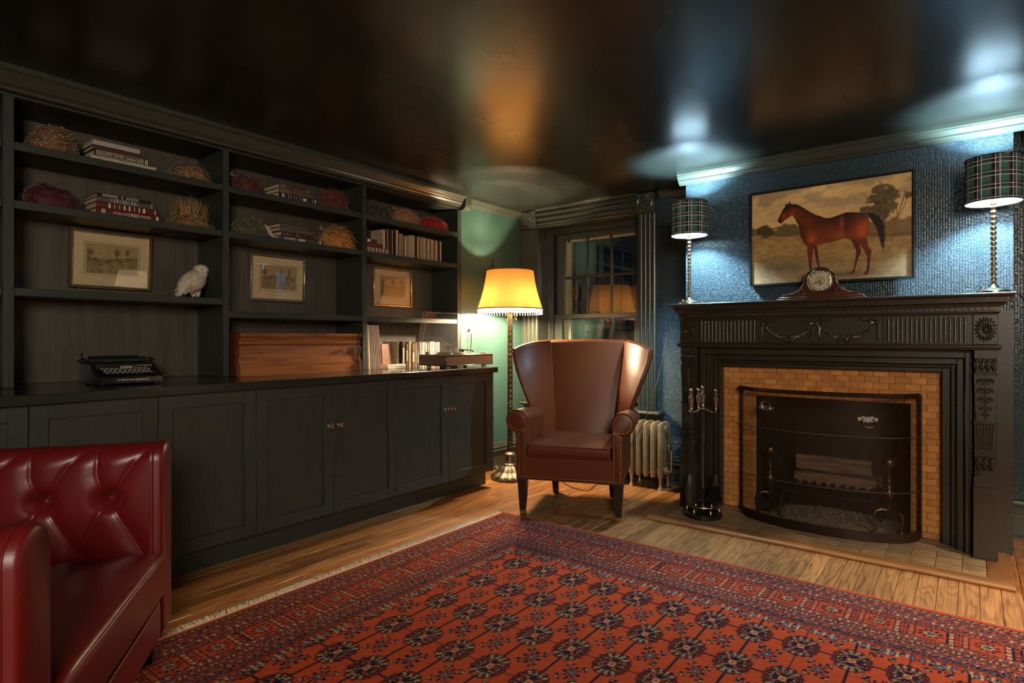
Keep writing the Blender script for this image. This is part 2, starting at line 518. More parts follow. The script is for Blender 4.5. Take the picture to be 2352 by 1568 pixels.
def wallpaper():
    m, nt, out = newmat('embossed_blue_wallpaper')
    p = N(nt, 'BsdfPrincipled'); nt.links.new(p.outputs[0], out.inputs[0])
    p.inputs['Base Color'].default_value = (.028, .050, .062, 1); p.inputs['Roughness'].default_value = .27
    tc = N(nt, 'TexCoord')
    mp = N(nt, 'Mapping'); mp.inputs['Scale'].default_value = (50, 50, 170)
    nt.links.new(tc.outputs['Object'], mp.inputs[0])
    n1 = N(nt, 'TexNoise'); n1.inputs['Scale'].default_value = 1.0; n1.inputs['Detail'].default_value = 2.5
    nt.links.new(mp.outputs[0], n1.inputs['Vector'])
    r1 = N(nt, 'MapRange'); r1.inputs[1].default_value = .50; r1.inputs[2].default_value = .64
    nt.links.new(n1.outputs['Fac'], r1.inputs[0])
    sx = N(nt, 'SeparateXYZ'); nt.links.new(tc.outputs['Object'], sx.inputs[0])
    mu = N(nt, 'Math', operation='MULTIPLY'); mu.inputs[1].default_value = 2 * PI / .0125
    nt.links.new(sx.outputs['X'], mu.inputs[0])
    sn = N(nt, 'Math', operation='SINE'); nt.links.new(mu.outputs[0], sn.inputs[0])
    m2 = N(nt, 'Math', operation='MULTIPLY'); m2.inputs[1].default_value = .10
    nt.links.new(sn.outputs[0], m2.inputs[0])
    ad = N(nt, 'Math', operation='ADD'); nt.links.new(r1.outputs[0], ad.inputs[0]); nt.links.new(m2.outputs[0], ad.inputs[1])
    bp = N(nt, 'Bump'); bp.inputs['Strength'].default_value = .8; bp.inputs['Distance'].default_value = .0035
    nt.links.new(ad.outputs[0], bp.inputs['Height']); nt.links.new(bp.outputs[0], p.inputs['Normal'])
    return m
MT['paper'] = wallpaper()

# floor: dark sub-floor with individual oak planks
fl = struct('floor', MB().box(-3.75, 3.1, -2.4, 4.75, -.10, -.013), MT['darkwood'])
PW = .0765
plank_mesh = {}
def plank(x, y0, L, wdt=PW):
    key = (round(L, 3), round(wdt, 4))
    if key not in plank_mesh:
        o = obj('plank', MB().box(-wdt / 2 + .0009, wdt / 2 - .0009, .0004, L - .0004, -.013, 0, .0013), MT['floor'], fl)
        plank_mesh[key] = o.data
    else:
        o = bpy.data.objects.new('plank', plank_mesh[key]); COL.objects.link(o); o.parent = fl
    o.location = (x, y0, 0)
rnd = random.Random(3)
x = -3.335 + PW / 2
i = 0
while x < 0.95:
    y = .25 - rnd.choice((0, .15, .3, .45))
    near = x < -2.3
    while y < 4.48:
        L = rnd.choice((.55, .8, 1.1, 1.35)) if near else rnd.choice((.9, 1.3, 1.7))
        if y + L > (4.18 if near else 2.95): L = round(4.49 - y, 3)
        plank(x, y, L)
        y += L
    x += PW; i += 1
# wider boards under the rug edge and behind the photographer
while x < 3.05:
    plank(x, -2.1, 6.55, .17); x += .17
for k in range(28):
    plank(-3.3 + .17 * k, -2.1, 2.25 if k > 21 else 2.0, .17) if -3.3 + .17 * k < .9 else None

struct('ceiling', MB().box(-3.75, 3.1, -2.4, 4.75, ZC, ZC + .1), MT['ceil'])
# left wall: recess behind the bookcase and the green return beside it
wl = MB()
wl.box(-3.75, -3.665, -2.4, 3.66, 0, ZC)
wl.box(-3.75, XL, 3.63, 4.75, 0, ZC)
struct('wall_left', wl, MT['wall'])
# window wall with the opening
WX0, WX1, WZ0, WZ1 = -3.155, -2.15, .56, 2.17
wb = MB()
wb.box(-3.34, WX0, YB, 4.75, 0, ZC)
wb.box(WX1, XB0, YB, 4.75, 0, ZC)
wb.box(WX0, WX1, YB, 4.75, 0, WZ0)
wb.box(WX0, WX1, YB, 4.75, WZ1, ZC)
struct('wall_back', wb, MT['paper'])
struct('wall_nook', MB().box(XB1, 3.1, YB, 4.75, 0, ZC), MT['paper'])
# chimney breast with the firebox opening
FX0, FX1, FZ1 = -1.128, -.269, .79
br = MB()
br.box(XB0, FX0, YBR, 4.75, 0, ZC)
br.box(FX1, XB1, YBR, 4.75, 0, ZC)
br.box(FX0, FX1, YBR, 4.75, FZ1, ZC)
struct('wall_chimney', br, MT['paper'])
fb = MB()
fb.add([(FX0, 4.104, .02), (FX1, 4.104, .02), (FX1 - .14, 4.6, .02), (FX0 + .14, 4.6, .02),
        (FX0, 4.104, FZ1), (FX1, 4.104, FZ1), (FX1 - .14, 4.6, FZ1), (FX0 + .14, 4.6, FZ1)],
       [(0, 1, 2, 3), (0, 3, 7, 4), (1, 5, 6, 2), (3, 2, 6, 7), (4, 7, 6, 5)])
struct('trim_5', fb, MT['soot'], normals=False, flat=True)
wr = MB(); wr.box(3.0, 3.1, -2.4, 4.75, 0, ZC)
struct('wall_right', wr, MT['wall'])
wf = MB(); wf.box(-3.75, 3.1, -2.4, -2.15, 0, ZC)
struct('wall_front', wf, MT['wall'])

# baseboards: plank + stepped cap, profile (distance from wall, z)
BBP = [(0, 0), (.028, 0), (.028, .012), (.020, .022), (.020, .145), (.030, .150), (.030, .160), (.022, .168), (.022, .178), (.027, .184), (.012, .205), (.012, .215), (0, .222)]
def baseboard(name, axis, a, b, wallpos, sgn):
    m = MB()
    if axis == 'y': m.prism([(wallpos + sgn * d, z) for d, z in BBP], 'y', a, b)
    else: m.prism([(wallpos + sgn * d, z) for d, z in BBP], 'x', a, b)
    return struct(name, m, MT['trim'])
baseboard('baseboard_left', 'y', 3.60, 4.47, XL, 1)
baseboard('baseboard_back', 'x', -3.33, XB0 - .001, YB, -1)
baseboard('baseboard_nook', 'x', XB1 + .001, 2.99, YB, -1)
baseboard('baseboard_right', 'y', -2.1, 4.46, 3.0, -1)
# crown mouldings (distance from wall, depth below ceiling)
CRP = [(0, 0), (.062, 0), (.062, .020), (.052, .026), (.052, .030), (.046, .036), (.040, .048), (.034, .054), (.034, .062), (.022, .072), (.016, .072), (.012, .082), (0, .086)]
def crown(name, axis, a, b, wallpos, sgn, s=1.0, mat='trim'):
    m = MB()
    m.prism([(wallpos + sgn * d * s, ZC - z * s) for d, z in CRP], 'y' if axis == 'y' else 'x', a, b)
    return struct(name, m, MT[mat])
crown('trim_1', 'y', -2.1, 3.60, XL + .02, 1, 1.15)
crown('trim_2', 'y', 3.67, 4.46, XL, 1, .8)
crown('trim_3', 'x', XB0 - .045, XB1 + .045, YBR, -1, 1.0)
crown('trim_4', 'x', WX1 + .17, XB0 - .06, YB, -1, .75)
crown('trim_6', 'x', XB1 + .06, 2.99, YB, -1, .9)
# corbel block that ends the bookcase crown
m = MB()
m.prism([(XL - .01, ZC), (XL + .085, ZC), (XL + .085, ZC - .075), (XL + .078, ZC - .10), (XL + .06, ZC - .118), (XL + .03, ZC - .124), (XL - .01, ZC - .124)], 'y', 3.60, 3.67, bev=.002)
struct('trim_7', m, MT['trim'])

# ------------------------------------------------------------------ window
win = MB()
def fluted(m, x0, x1, z0, z1, yf):
    """vertical fluted casing board"""
    n = 4
    m.box(x0, x1, yf + .012, YB - .0005, z0, z1)
    ws = (x1 - x0) / n
    prof = [(x0, yf + .013)]
    pts = []
    for k in range(n):
        a = x0 + ws * k
        pts += [(a + ws * .08, yf + .012), (a + ws * .12, yf), (a + ws * .42, yf), (a + ws * .50, yf + .006), (a + ws * .80, yf + .008), (a + ws * .92, yf + .012)]
    out = [(x0, yf + .013)] + pts + [(x1, yf + .013)]
    m.prism(out, 'z', z0, z1)
CZ0 = .575
m = MB(); fluted(m, XL + .003, WX0, CZ0, 2.16, YB - .045)
w1 = struct('window_1', m, MT['trim'])
m = MB(); fluted(m, WX1, WX1 + .15, CZ0, 2.16, YB - .045); struct('casing', m, MT['trim'], w1)
# head casing, horizontal reeds
m = MB()
m.box(WX0, WX1, YB - .035, YB - .0005, 2.165, ZC - .001)
for k in range(3):
    z0 = 2.175 + k * .047
    m.prism([(YB - .036, z0), (YB - .060, z0 + .006), (YB - .060, z0 + .020), (YB - .048, z0 + .026), (YB - .044, z0 + .04), (YB - .036, z0 + .043)], 'x', WX0, WX1)
m.prism([(YB - .036, ZC - .012), (YB - .075, ZC - .008), (YB - .078, ZC - .001), (YB - .036, ZC - .001)], 'x', WX0, WX1)
m.prism([(YB - .036, 2.158), (YB - .064, 2.160), (YB - .060, 2.174), (YB - .036, 2.178)], 'x', WX0, WX1)
struct('head_casing', m, MT['trim'], w1)
# corner blocks with rosettes
for cx, hw in ((XL + .0945, .0915), (WX1 + .075, .079)):
    b = struct('corner_block', MB().box(cx - hw, cx + hw, YB - .072, YB - .0005, 2.158, ZC - .004, .004), MT['trim'], w1)
    m = MB(); cz = 2.24; yf = YB - .073
    R = Matrix.Rotation(PI / 2, 3, 'X')
    ring = [(cx + .062 * math.cos(a), yf - .002, cz + .062 * math.sin(a)) for a in np.linspace(0, 2 * PI, 20, endpoint=False)]
    m.tube(ring, .007, 6, closed=True)
    for k in range(8):
        a = 2 * PI * k / 8
        m.ball((cx + .034 * math.cos(a), yf, cz + .034 * math.sin(a)), (.017, .009, .011), 8, 5, rot=Matrix.Rotation(-a, 3, 'Y'))
    m.ball((cx, yf - .003, cz), (.012, .010, .012), 8, 6)
    struct('rosette', m, MT['trim'], b)
# jamb lining and inner stops
m = MB()
m.box(WX0 - .004, WX0 + .002, YB - .03, 4.74, WZ0, WZ1); m.box(WX1 - .002, WX1 + .004, YB - .03, 4.74, WZ0, WZ1)
m.box(WX0, WX1, YB - .03, 4.74, WZ1 - .002, WZ1 + .004)
struct('jamb_lining', m, MT['trim'], w1)
m = MB(); S0, S1, SZ = WX0 + .002, WX1 - .002, WZ1 - .002
for a, b, y0, y1 in ((0, .022, 4.635, 4.668), (.022, .034, 4.645, 4.668), (.034, .045, 4.655, 4.668)):
    m.box(S0 + a, S0 + b, y0, y1, .6, SZ - a, .002); m.box(S1 - b, S1 - a, y0, y1, .6, SZ - a, .002)
    m.box(S0 + b, S1 - b, y0, y1, SZ - b, SZ - a, .002)
struct('inner_stop', m, MT['trim'], w1)
# sashes
GX0, GX1 = -3.018, -2.285
def sash(y0, y1, z0, z1, st, top, bot, name):
    m = MB(); X0, X1 = WX0 + .05, WX1 - .05
    m.box(X0, GX0, y0, y1, z0, z1, .002); m.box(GX1, X1, y0, y1, z0, z1, .002)
    m.box(GX0, GX1, y0, y1, z0, z0 + bot, .002); m.box(GX0, GX1, y0, y1, z1 - top, z1, .002)
    return struct(name, m, MT['trim'], w1)
up = sash(4.705, 4.737, 1.335, 2.125, .07, .048, .038, 'upper_sash')
lo = sash(4.671, 4.703, .60, 1.374, .07, .040, .07, 'lower_sash')
for xm in (-2.774, -2.529):
    struct('muntin', MB().box(xm - .010, xm + .010, 4.710, 4.733, 1.373, 2.077, .003), MT['trim'], up)
struct('muntin', MB().box(GX0, GX1, 4.709, 4.734, 1.709, 1.727, .003), MT['trim'], up)
gx = [GX0, -2.784, -2.764, -2.539, -2.519, GX1]
for k in range(3):
    for z0, z1 in ((1.373, 1.709), (1.727, 2.077)):
        struct('pane', MB().box(gx[2 * k], gx[2 * k + 1], 4.7195, 4.7225, z0, z1), MT['glass'], up)
struct('pane', MB().box(GX0, GX1, 4.6855, 4.6885, .67, 1.334), MT['glass'], lo)
# sash lock
m = MB(); m.box(-2.70, -2.64, 4.672, 4.70, 1.374, 1.379, .001); m.lathe([(.012, 1.379), (.011, 1.388), (.004, 1.391)], (-2.672, 4.686, 0), 10)
m.tube([(-2.672, 4.686, 1.386), (-2.650, 4.680, 1.390), (-2.636, 4.676, 1.388)], .004, 6)
struct('sash_lock', m, MT['bronze'], lo)
# exterior stop and storm window painted cream
m = MB()
m.box(WX0 + .085, WX0 + .115, 4.75, 4.83, .6, 2.11); m.box(WX0 + .115, WX0 + .150, 4.80, 4.84, .6, 2.09)
m.box(WX1 - .115, WX1 - .085, 4.75, 4.83, .6, 2.11); m.box(WX1 - .150, WX1 - .115, 4.80, 4.84, .6, 2.09)
m.box(WX0 + .085, WX1 - .085, 4.80, 4.84, 2.062, 2.115)
struct('storm_frame', m, MT['cream'], w1)
struct('storm_pane', MB().box(WX0 + .15, WX1 - .15, 4.818, 4.821, .6, 2.062), MT['glass'], w1)
# stool and apron
m = MB(); m.prism([(4.385, .545), (4.378, .556), (4.385, .570), (4.665, .572), (4.665, .545)], 'x', XL + .03, WX1 + .215, bev=.003)
struct('stool', m, MT['trim'], w1)
m = MB(); m.prism([(4.499, .455), (4.470, .455), (4.464, .47), (4.468, .485), (4.44, .50), (4.43, .525), (4.405, .544), (4.499, .544)], 'x', XL + .06, WX1 + .185)
struct('apron', m, MT['trim'], w1)

# ------------------------------------------------------------------ built-in bookcase, cabinets and worktop
bc = thing('bookcase', 'tall black-green built-in bookcase of open bays recessed along the left wall', 'bookcase', (-3.5, 1.6, .93))
UP = [(.690, .730), (1.655, 1.690), (2.627, 2.662), (3.590, 3.627)]
XBK = -3.645
ZHD = 2.215
UPL = [(-.30, -.262)] + UP
for y0, y1 in UPL:
    obj('upright', MB().box(XBK, XL, y0, y1, .931, ZHD, .0015), MT['cab'], bc, True)
for (a, b) in zip(UPL[:-1], UPL[1:]):
    obj('back_panel', MB().box(XBK - .012, XBK, a[1] - .01, b[0] + .01, .931, ZHD + .01), MT['cab_b'], bc, True)
obj('header', MB().box(XL - .024, XL + .001, -2.1, 3.627, ZHD, ZC - .002, .001), MT['cab_h'], bc, True)
obj('top_board', MB().box(XBK, XL - .025, -.30, 3.627, ZHD, ZHD + .02), MT['cab_h'], bc, True)
SH = {0: (2.020, 1.762, 1.375), 1: (2.020, 1.762, 1.375), 2: (2.020, 1.762, 1.306), 3: (2.020, 1.762, 1.306)}
for k, (a, b) in enumerate(zip(UPL[:-1], UPL[1:])):
    for z in SH[k]:
        obj('shelf', MB().box(XBK + .001, XL - .003, a[1] + .001, b[0] - .001, z - .036, z, .0015), MT['cab_h'], bc, True)

# base cabinets
XD = -2.930         # door faces
DT = .022
ZD0, ZD1 = .135, .886
def door(parent, y0, y1, knob):
    g = .0016; y0 += g; y1 -= g; r = .062
    m = MB()
    m.box(XD - DT, XD, y0, y0 + r, ZD0, ZD1, .0012); m.box(XD - DT, XD, y1 - r, y1, ZD0, ZD1, .0012)
    m.box(XD - DT, XD, y0 + r, y1 - r, ZD0, ZD0 + r, .0012); m.box(XD - DT, XD, y0 + r, y1 - r, ZD1 - r, ZD1, .0012)
    d = obj('door', m, MT['cab_h'], parent, True)
    obj('panel', MB().box(XD - DT + .002, XD - .011, y0 + r - .004, y1 - r + .004, ZD0 + r - .004, ZD1 - r + .004), MT['cab'], d, True)
    if knob is not None:
        k = MB()
        R = Matrix.Rotation(PI / 2, 3, 'Y')
        k.lathe([(.010, 0), (.010, .003), (.0055, .006), (.005, .014), (.008, .018), (.0145, .022), (.0165, .027), (.0145, .032), (.008, .0345), (.001, .035)], (XD, knob, .648), 16, rot=R)
        obj('knob', k, MT['nickel'], d, True)
units = [(-.255, .215, .685), (.685, 1.156, 1.625), (1.625, 2.098, 2.575), (2.575, 3.054, 3.538)]
ULAB = ['black-green base cabinet cut off by the left edge, behind the red chair',
        'black-green two-door base cabinet directly behind the red tufted chair',
        'black-green two-door base cabinet under the oak case, nickel knobs in the middle',
        'black-green two-door base cabinet under the record player, nearest the floor lamp']
for (a, b, c), lab in zip(units, ULAB):
    t = thing('base_cabinet', lab, 'cabinet', (-3.2, (a + c) / 2, 0), group='built-in base cabinets')
    last = c > 3.5
    e = c + (.017 if last else 0)
    m = MB(); m.box(-3.66, XD - DT - .001, a + .0005, e - .0005, .125, .8885)
    if last: m.box(XD - DT - .001, XD - .001, c + .002, e, .125, .886, .001)
    obj('body', m, MT['cab'], t, True)
    obj('toe_kick', MB().box(-3.66, -3.035, a + .0005, 3.585 if last else c - .0005, 0, .1245), MT['cab_h'], t, True)
    door(t, a, b, b - .034)
    door(t, b, c, b + (.022 if c < 2 else .032))
ct = single('worktop', MB().box(-3.645, -2.897, -.3, 3.572, .889, .930, .002), MT['counter'], 'long black-green polished worktop running over all the base cabinets', 'worktop', (-3.27, 1.6, .889))
# ------------------------------------------------------------------ hearth
hz = .020
he = thing('hearth', 'low tiled hearth slab edged with an oak board in front of the fireplace', 'hearth', (-.73, 3.8, 0))
obj('slab', MB().box(-1.54, .10, 3.60, 4.09, .0005, hz - .0045), MT['grout'], he, True)
HX0, HX1, HY0 = -1.634, .160, 3.516
m = MB(); m.prism([(HY0, .001), (HY0 - .003, .010), (HY0 + .004, .019), (HY0 + .010, hz + .0006), (3.598, hz + .0006), (3.598, .001)], 'x', HX0, HX1)
obj('border_board', m, MT['oak'], he, True)
MT['oak_y'] = wood('hearth_oak_side', (.30, .125, .04), (.16, .06, .018), .38, 'y', ring=30, bump=.1, rand=.1)
obj('side_board', MB().box(HX0, -1.542, 3.599, 4.07, .001, hz + .0006, .002), MT['oak_y'], he, True)
obj('side_board', MB().box(.062, HX1, 3.599, 4.07, .001, hz + .0006, .002), MT['oak_y'], he, True)
rnd = random.Random(11)
tms = {}
def shared(name, key, mb, mat, parent, loc, world_parent=True):
    """piece that shares its mesh with alike pieces; mb is local to loc"""
    if key not in tms:
        o = obj(name, mb(), mat, None); tms[key] = o.data
    else:
        o = bpy.data.objects.new(name, tms[key]); COL.objects.link(o)
    o.parent = parent
    L = wm(parent).inverted() @ Vector(loc)
    o.location = L
    return o
TW, TD = .1075, .059
row = 0; y = 3.600
while y < 4.085:
    d = min(TD, 4.09 - y)
    x = -1.540 - (TW / 2 if row % 2 and row > 4 else 0)
    while x < .060:
        a = max(x, -1.540); b = min(x + TW, .060)
        if b - a > .012:
            hidden = y > 4.03 and not (-1.34 < a < -.12)
            if not hidden:
                wd = round(b - a, 4); dd = round(d, 4)
                shared('tile', ('h', wd, dd), lambda: MB().box(.0013, wd - .0013, .0013, dd - .0013, -.006, 0, .0012), MT['tile_h'], he,
                       (a, y, hz + rnd.uniform(-.0005, .0004)))
        x += TW
    y += TD; row += 1

# ------------------------------------------------------------------ tiled fireplace surround
ts = thing('tile_surround', 'amber glazed brick-shaped tiles framing the fireplace opening', 'tile surround', (-.73, 4.095, .02))
TY = 4.090
m = MB()
m.box(-1.36, FX0 + .004, TY + .003, YBR - .0005, .0205, .975); m.box(FX1 - .004, -.09, TY + .003, YBR - .0005, .0205, .975)
m.box(FX0 + .004, FX1 - .004, TY + .003, YBR - .0005, FZ1 - .004, .975)
obj('grout', m, MT['grout'], ts, True)
RH = .0378; BW = .0768
z = .963; row = 0
while z > .025:
    z1 = z; z0 = max(z - RH, .0215)
    x = -1.335 - (BW * .42 if row % 2 == 0 else BW * .02) - .012
    while x < -.125:
        a = max(x, -1.332); b = min(x + BW, -.128)
        segs = [(a, b)]
        if z1 < FZ1 + .01:
            segs = []
            if a < FX0: segs.append((a, min(b, FX0)))
            if b > FX1: segs.append((max(a, FX1), b))
        for a2, b2 in segs:
            if b2 - a2 > .010:
                wd = round(b2 - a2, 4); hh = round(z1 - z0, 4)
                shared('tile', ('w', wd, hh), lambda: MB().box(.0010, wd - .0010, -.0050, .0035, .0010, hh - .0010, .0016), MT['tile_w'], ts,
                       (a2, TY + rnd.uniform(-.0006, .0006), z0))
        x += BW
    z -= RH; row += 1

# ------------------------------------------------------------------ mantelpiece
mp = thing('mantelpiece', 'black carved wooden mantelpiece with swags, reeded panels and tapered pilasters', 'mantelpiece', (-.72, 3.95, .02))
MM = MT['mantel']
PX0, PX1, PI0, PI1, YF = -1.557, .109, -1.441, .008, 3.87
def mo(name, m, parent=None, **k): return obj(name, m, MM, parent or mp, True, **k)
for a, b in ((XB0 + .002, PX0 + .004), (PX1 - .004, XB1 - .002)): mo('backboard', MB().box(a, b, 4.058, YBR - .002, .0215, 1.30))
# shelf and its bed mouldings: (z0, z1, x overhang from pilaster, front y)
m = MB()
SX0, SX1, SY = -1.596, .176, 3.772
def tier(z0, z1, ox0, ox1, oy0, oy1):
    """stepped tier whose outline grows from (ox0,oy0) at z0 to (ox1,oy1) at z1"""
    r = []
    for z, o, yf in ((z0, ox0, oy0), (z1, ox1, oy1)):
        r.append([(PX0 - o, yf, z), (PX1 + o, yf, z), (PX1 + o, YBR - .002, z), (PX0 - o, YBR - .002, z)])
    return r
ov = .055
m.loft([[(SX0 + .004, SY + .004, 1.378), (SX1 - .004, SY + .004, 1.378), (SX1 - .004, YBR - .002, 1.378), (SX0 + .004, YBR - .002, 1.378)],
        [(SX0, SY, 1.375), (SX1, SY, 1.375), (SX1, YBR - .002, 1.375), (SX0, YBR - .002, 1.375)],
        [(SX0, SY, 1.369), (SX1, SY, 1.369), (SX1, YBR - .002, 1.369), (SX0, YBR - .002, 1.369)],
        [(SX0 + .012, SY + .012, 1.361), (SX1 - .012, SY + .012, 1.361), (SX1 - .012, YBR - .002, 1.361), (SX0 + .012, YBR - .002, 1.361)],
        [(SX0 + .018, SY + .019, 1.354), (SX1 - .020, SY + .019, 1.354), (SX1 - .020, YBR - .002, 1.354), (SX0 + .018, YBR - .002, 1.354)]])
sh = mo('shelf', m, angle=25)
m = MB()
bx0, bx1, by = SX0 + .020, SX1 - .026, SY + .022
m.loft([[(bx0 + q, by + q, z), (bx1 - q, by + q, z), (bx1 - q, YBR - .002, z), (bx0 + q, YBR - .002, z)] for q, z in
        ((0, 1.354), (0, 1.340), (.006, 1.338), (.006, 1.334), (.020, 1.327), (.028, 1.318), (.030, 1.312))])
mo('bed_moulding', m, angle=25)
# bead-and-reel under the shelf
m = MB(); x = bx0 + .01; k = 0
while x < bx1 - .008:
    if k % 2 == 0: m.ball((x, by - .0005, 1.347), (.0085, .0045, .0052), 6, 4)
    else: m.ball((x, by - .0005, 1.347), (.0032, .0042, .0050), 6, 4)
    x += .0125; k += 1
b = mo('bead_moulding', m, sh); b['kind'] = 'stuff'
# dentil course
dx0, dx1, dy = -1.548 - .005, PX1 + .012, SY + .062
m = MB(); m.box(dx0, dx1, dy + .010, YBR - .002, 1.288, 1.3125)
m.box(dx0, dx1, dy + .004, dy + .02, 1.308, 1.3125)
m.loft([[(dx0 + q, dy + .010 + q, z), (dx1 - q, dy + .010 + q, z), (dx1 - q, YBR - .002, z), (dx0 + q, YBR - .002, z)] for q, z in ((0, 1.289), (0, 1.285), (.012, 1.278), (.016, 1.272))])
mo('dentil_band', m, angle=25)
m = MB(); x = dx0 + .004
while x < dx1 - .02:
    m.box(x, x + .0215, dy, dy + .0105, 1.290, 1.3085, .001); x += .0275
b = mo('dentils', m); b['kind'] = 'stuff'
# frieze
m = MB(); m.box(PX0, PX1, YF + .010, 4.057, 1.105, 1.275)
m.loft([[(PX0 - q, YF + .010 - q, z), (PX1 + q, YF + .010 - q, z), (PX1 + q, 4.057, z), (PX0 - q, 4.057, z)] for q, z in
        ((.010, 1.117), (.020, 1.112), (.020, 1.106), (.014, 1.102), (.010, 1.094), (.004, 1.090))])
mo('frieze', m, angle=25)
for a, b in ((PX0, PI0), (PI1, PX1)):
    blk = mo('rosette_block', MB().box(a, b, YF, YF + .012, 1.119, 1.2745, .002))
    m = MB(); cx = (a + b) / 2; cz = 1.196; yf = YF - .001
    for k in range(18):
        q = 2 * PI * k / 18
        d = Vector((math.cos(q) * .027, 0, math.sin(q) * .037))
        L = math.hypot(math.cos(q) * .021, math.sin(q) * .030)
        ang = math.atan2(math.sin(q) * .030, math.cos(q) * .021)
        m.ball((cx + d.x, yf, cz + d.z), (L, .010, .0068), 8, 5, rot=Matrix.Rotation(-ang, 3, 'Y'))
    m.ball((cx, yf - .004, cz), (.0095, .010, .0115), 10, 6)
    mo('rosette', m, blk)
for a, b, n in ((-1.423, -1.062, 15), (-.372, -.013, 17)):
    p = mo('reeded_panel', MB().box(a - .014, b + .014, YF + .004, YF + .012, 1.121, 1.2735, .0015))
    m = MB(); st = (b - a) / n
    for k in range(n):
        c = a + st * (k + .5); r = st * .40
        m.prism([(c + r * math.cos(t), YF + .006 - r * 1.0 * math.sin(t)) for t in np.linspace(0, PI, 6)], 'z', 1.128, 1.262)
    r_ = mo('reeds', m, p)
    r_['kind'] = 'stuff'
sp = mo('swag_panel', MB().box(-1.046, -.390, YF + .006, YF + .012, 1.119, 1.2745, .0015))
# carved garland: ribbons, two swags of leaves and fruit
m = MB(); yf = YF + .004
gr = random.Random(5)
def catx(x0, x1, z0, sag, n):
    return [(x0 + (x1 - x0) * t, z0 - sag * (1 - (2 * t - 1) ** 2)) for t in np.linspace(0, 1, n)]
for x0, x1 in ((-1.020, -.735), (-.715, -.420)):
    pts = catx(x0, x1, 1.236, .088, 27)
    for k, (px, pz) in enumerate(pts):
        t = k / 26; fat = .0066 + .008 * math.exp(-((t - .5) / .18) ** 2)
        for _ in range(3):
            m.ball((px + gr.uniform(-.5, .5) * fat, yf - gr.uniform(0, .004), pz + gr.uniform(-.9, .9) * fat), (fat * gr.uniform(.7, 1.1), .011, fat * gr.uniform(.6, 1)), 7, 5)
    cx = (x0 + x1) / 2
    for _ in range(16):
        m.ball((cx + gr.uniform(-.040, .040), yf - .003, 1.148 + gr.uniform(-.016, .014)), (.0095, .015, .0095), 8, 5)
for cx in (-1.022, -.725, -.418):
    m.ball((cx, yf - .003, 1.240), (.014, .015, .013), 8, 6)
    for sgn in (-1, 1):
        if (cx < -1 and sgn < 0) or (cx > -.45 and sgn > 0): L = .30
        else: L = 1.0
        if L == 1.0:
            m.tube([(cx, yf, 1.245), (cx + sgn * .022, yf - .004, 1.262), (cx + sgn * .042, yf - .004, 1.252), (cx + sgn * .030, yf - .003, 1.238), (cx + sgn * .012, yf, 1.240)], .0075, 6)
            m.tube([(cx + sgn * .03, yf, 1.256), (cx + sgn * .058, yf - .003, 1.248), (cx + sgn * .078, yf - .002, 1.262), (cx + sgn * .092, yf, 1.258)], .0062, 6)
        if abs(cx + .725) < .01 or (cx < -1 and sgn < 0) or (cx > -.45 and sgn > 0):
            o = sgn * (.016 if abs(cx + .725) < .01 else .006)
            m.tube([(cx + o * .6, yf, 1.232), (cx + o * 1.4, yf - .004, 1.205), (cx + o, yf - .003, 1.180), (cx + o * 1.7, yf - .004, 1.156), (cx + o * 1.3, yf, 1.140)], [.0075, .0090, .0065, .0085, .0055], 6)
mo('carved_garland', m, sp)
# stepped frame inside the pilasters
FR = [(3.925, 4.09, PI0, PI1, 1.094, -1.408, -.026, 1.045), (3.962, 4.09, -1.408, -.026, 1.045, -1.372, -.060, 1.012),
      (4.000, 4.09, -1.372, -.060, 1.012, -1.352, -.086, .990), (4.030, 4.09, -1.352, -.086, .990, -1.333, -.127, .963)]
for i, (y0, y1, a0, a1, az, b0, b1, bz) in enumerate(FR):
    m = MB()
    q = .004
    for (o0, o1) in (((a0, b0), None), ((b1, a1), None)):
        m.box(o0[0], o0[1], y0, y1 - .0008, .0215, az, q)
    m.box(b0 - .002, b1 + .002, y0, y1 - .0008, bz, az, q)
    if i == 0: m.tube([(a0 + .010, y0, .03), (a0 + .010, y0, az - .012), (a1 - .010, y0, az - .012), (a1 - .010, y0, .03)], .008, 8)
    if i == 1: m.tube([(b0 - .004, y0 + .004, .03), (b0 - .004, y0 + .004, bz + .004), (b1 + .004, y0 + .004, bz + .004), (b1 + .004, y0 + .004, .03)], .007, 8)
    if i == 3: m.tube([(b0 - .004, y0 + .012, .03), (b0 - .004, y0 + .012, bz + .004), (b1 + .004, y0 + .012, bz + .004), (b1 + .004, y0 + .012, .03)], .006, 8)
    mo('frame_moulding', m)
m = MB()
zz = .03
while zz < .995:
    for xx in (-1.362, -.073): m.ball((xx, 3.998, zz), (.0042, .0042, .0048), 6, 4)
    zz += .0108
xx = -1.35
while xx < -.08:
    m.ball((xx, 3.998, 1.001), (.0075, .0042, .0042), 6, 4); xx += .0170
b = mo('bead_moulding', m); b['kind'] = 'stuff'
m = MB()
for k in range(22): m.ball((-1.31 + k * .0555, 4.031, .977), (.0032, .003, .0032), 6, 4)
for k in range(17):
    for xx in (-1.343, -.106): m.ball((xx, 4.031, .06 + k * .0545), (.0032, .003, .0032), 6, 4)
b = mo('stud_moulding', m); b['kind'] = 'stuff'
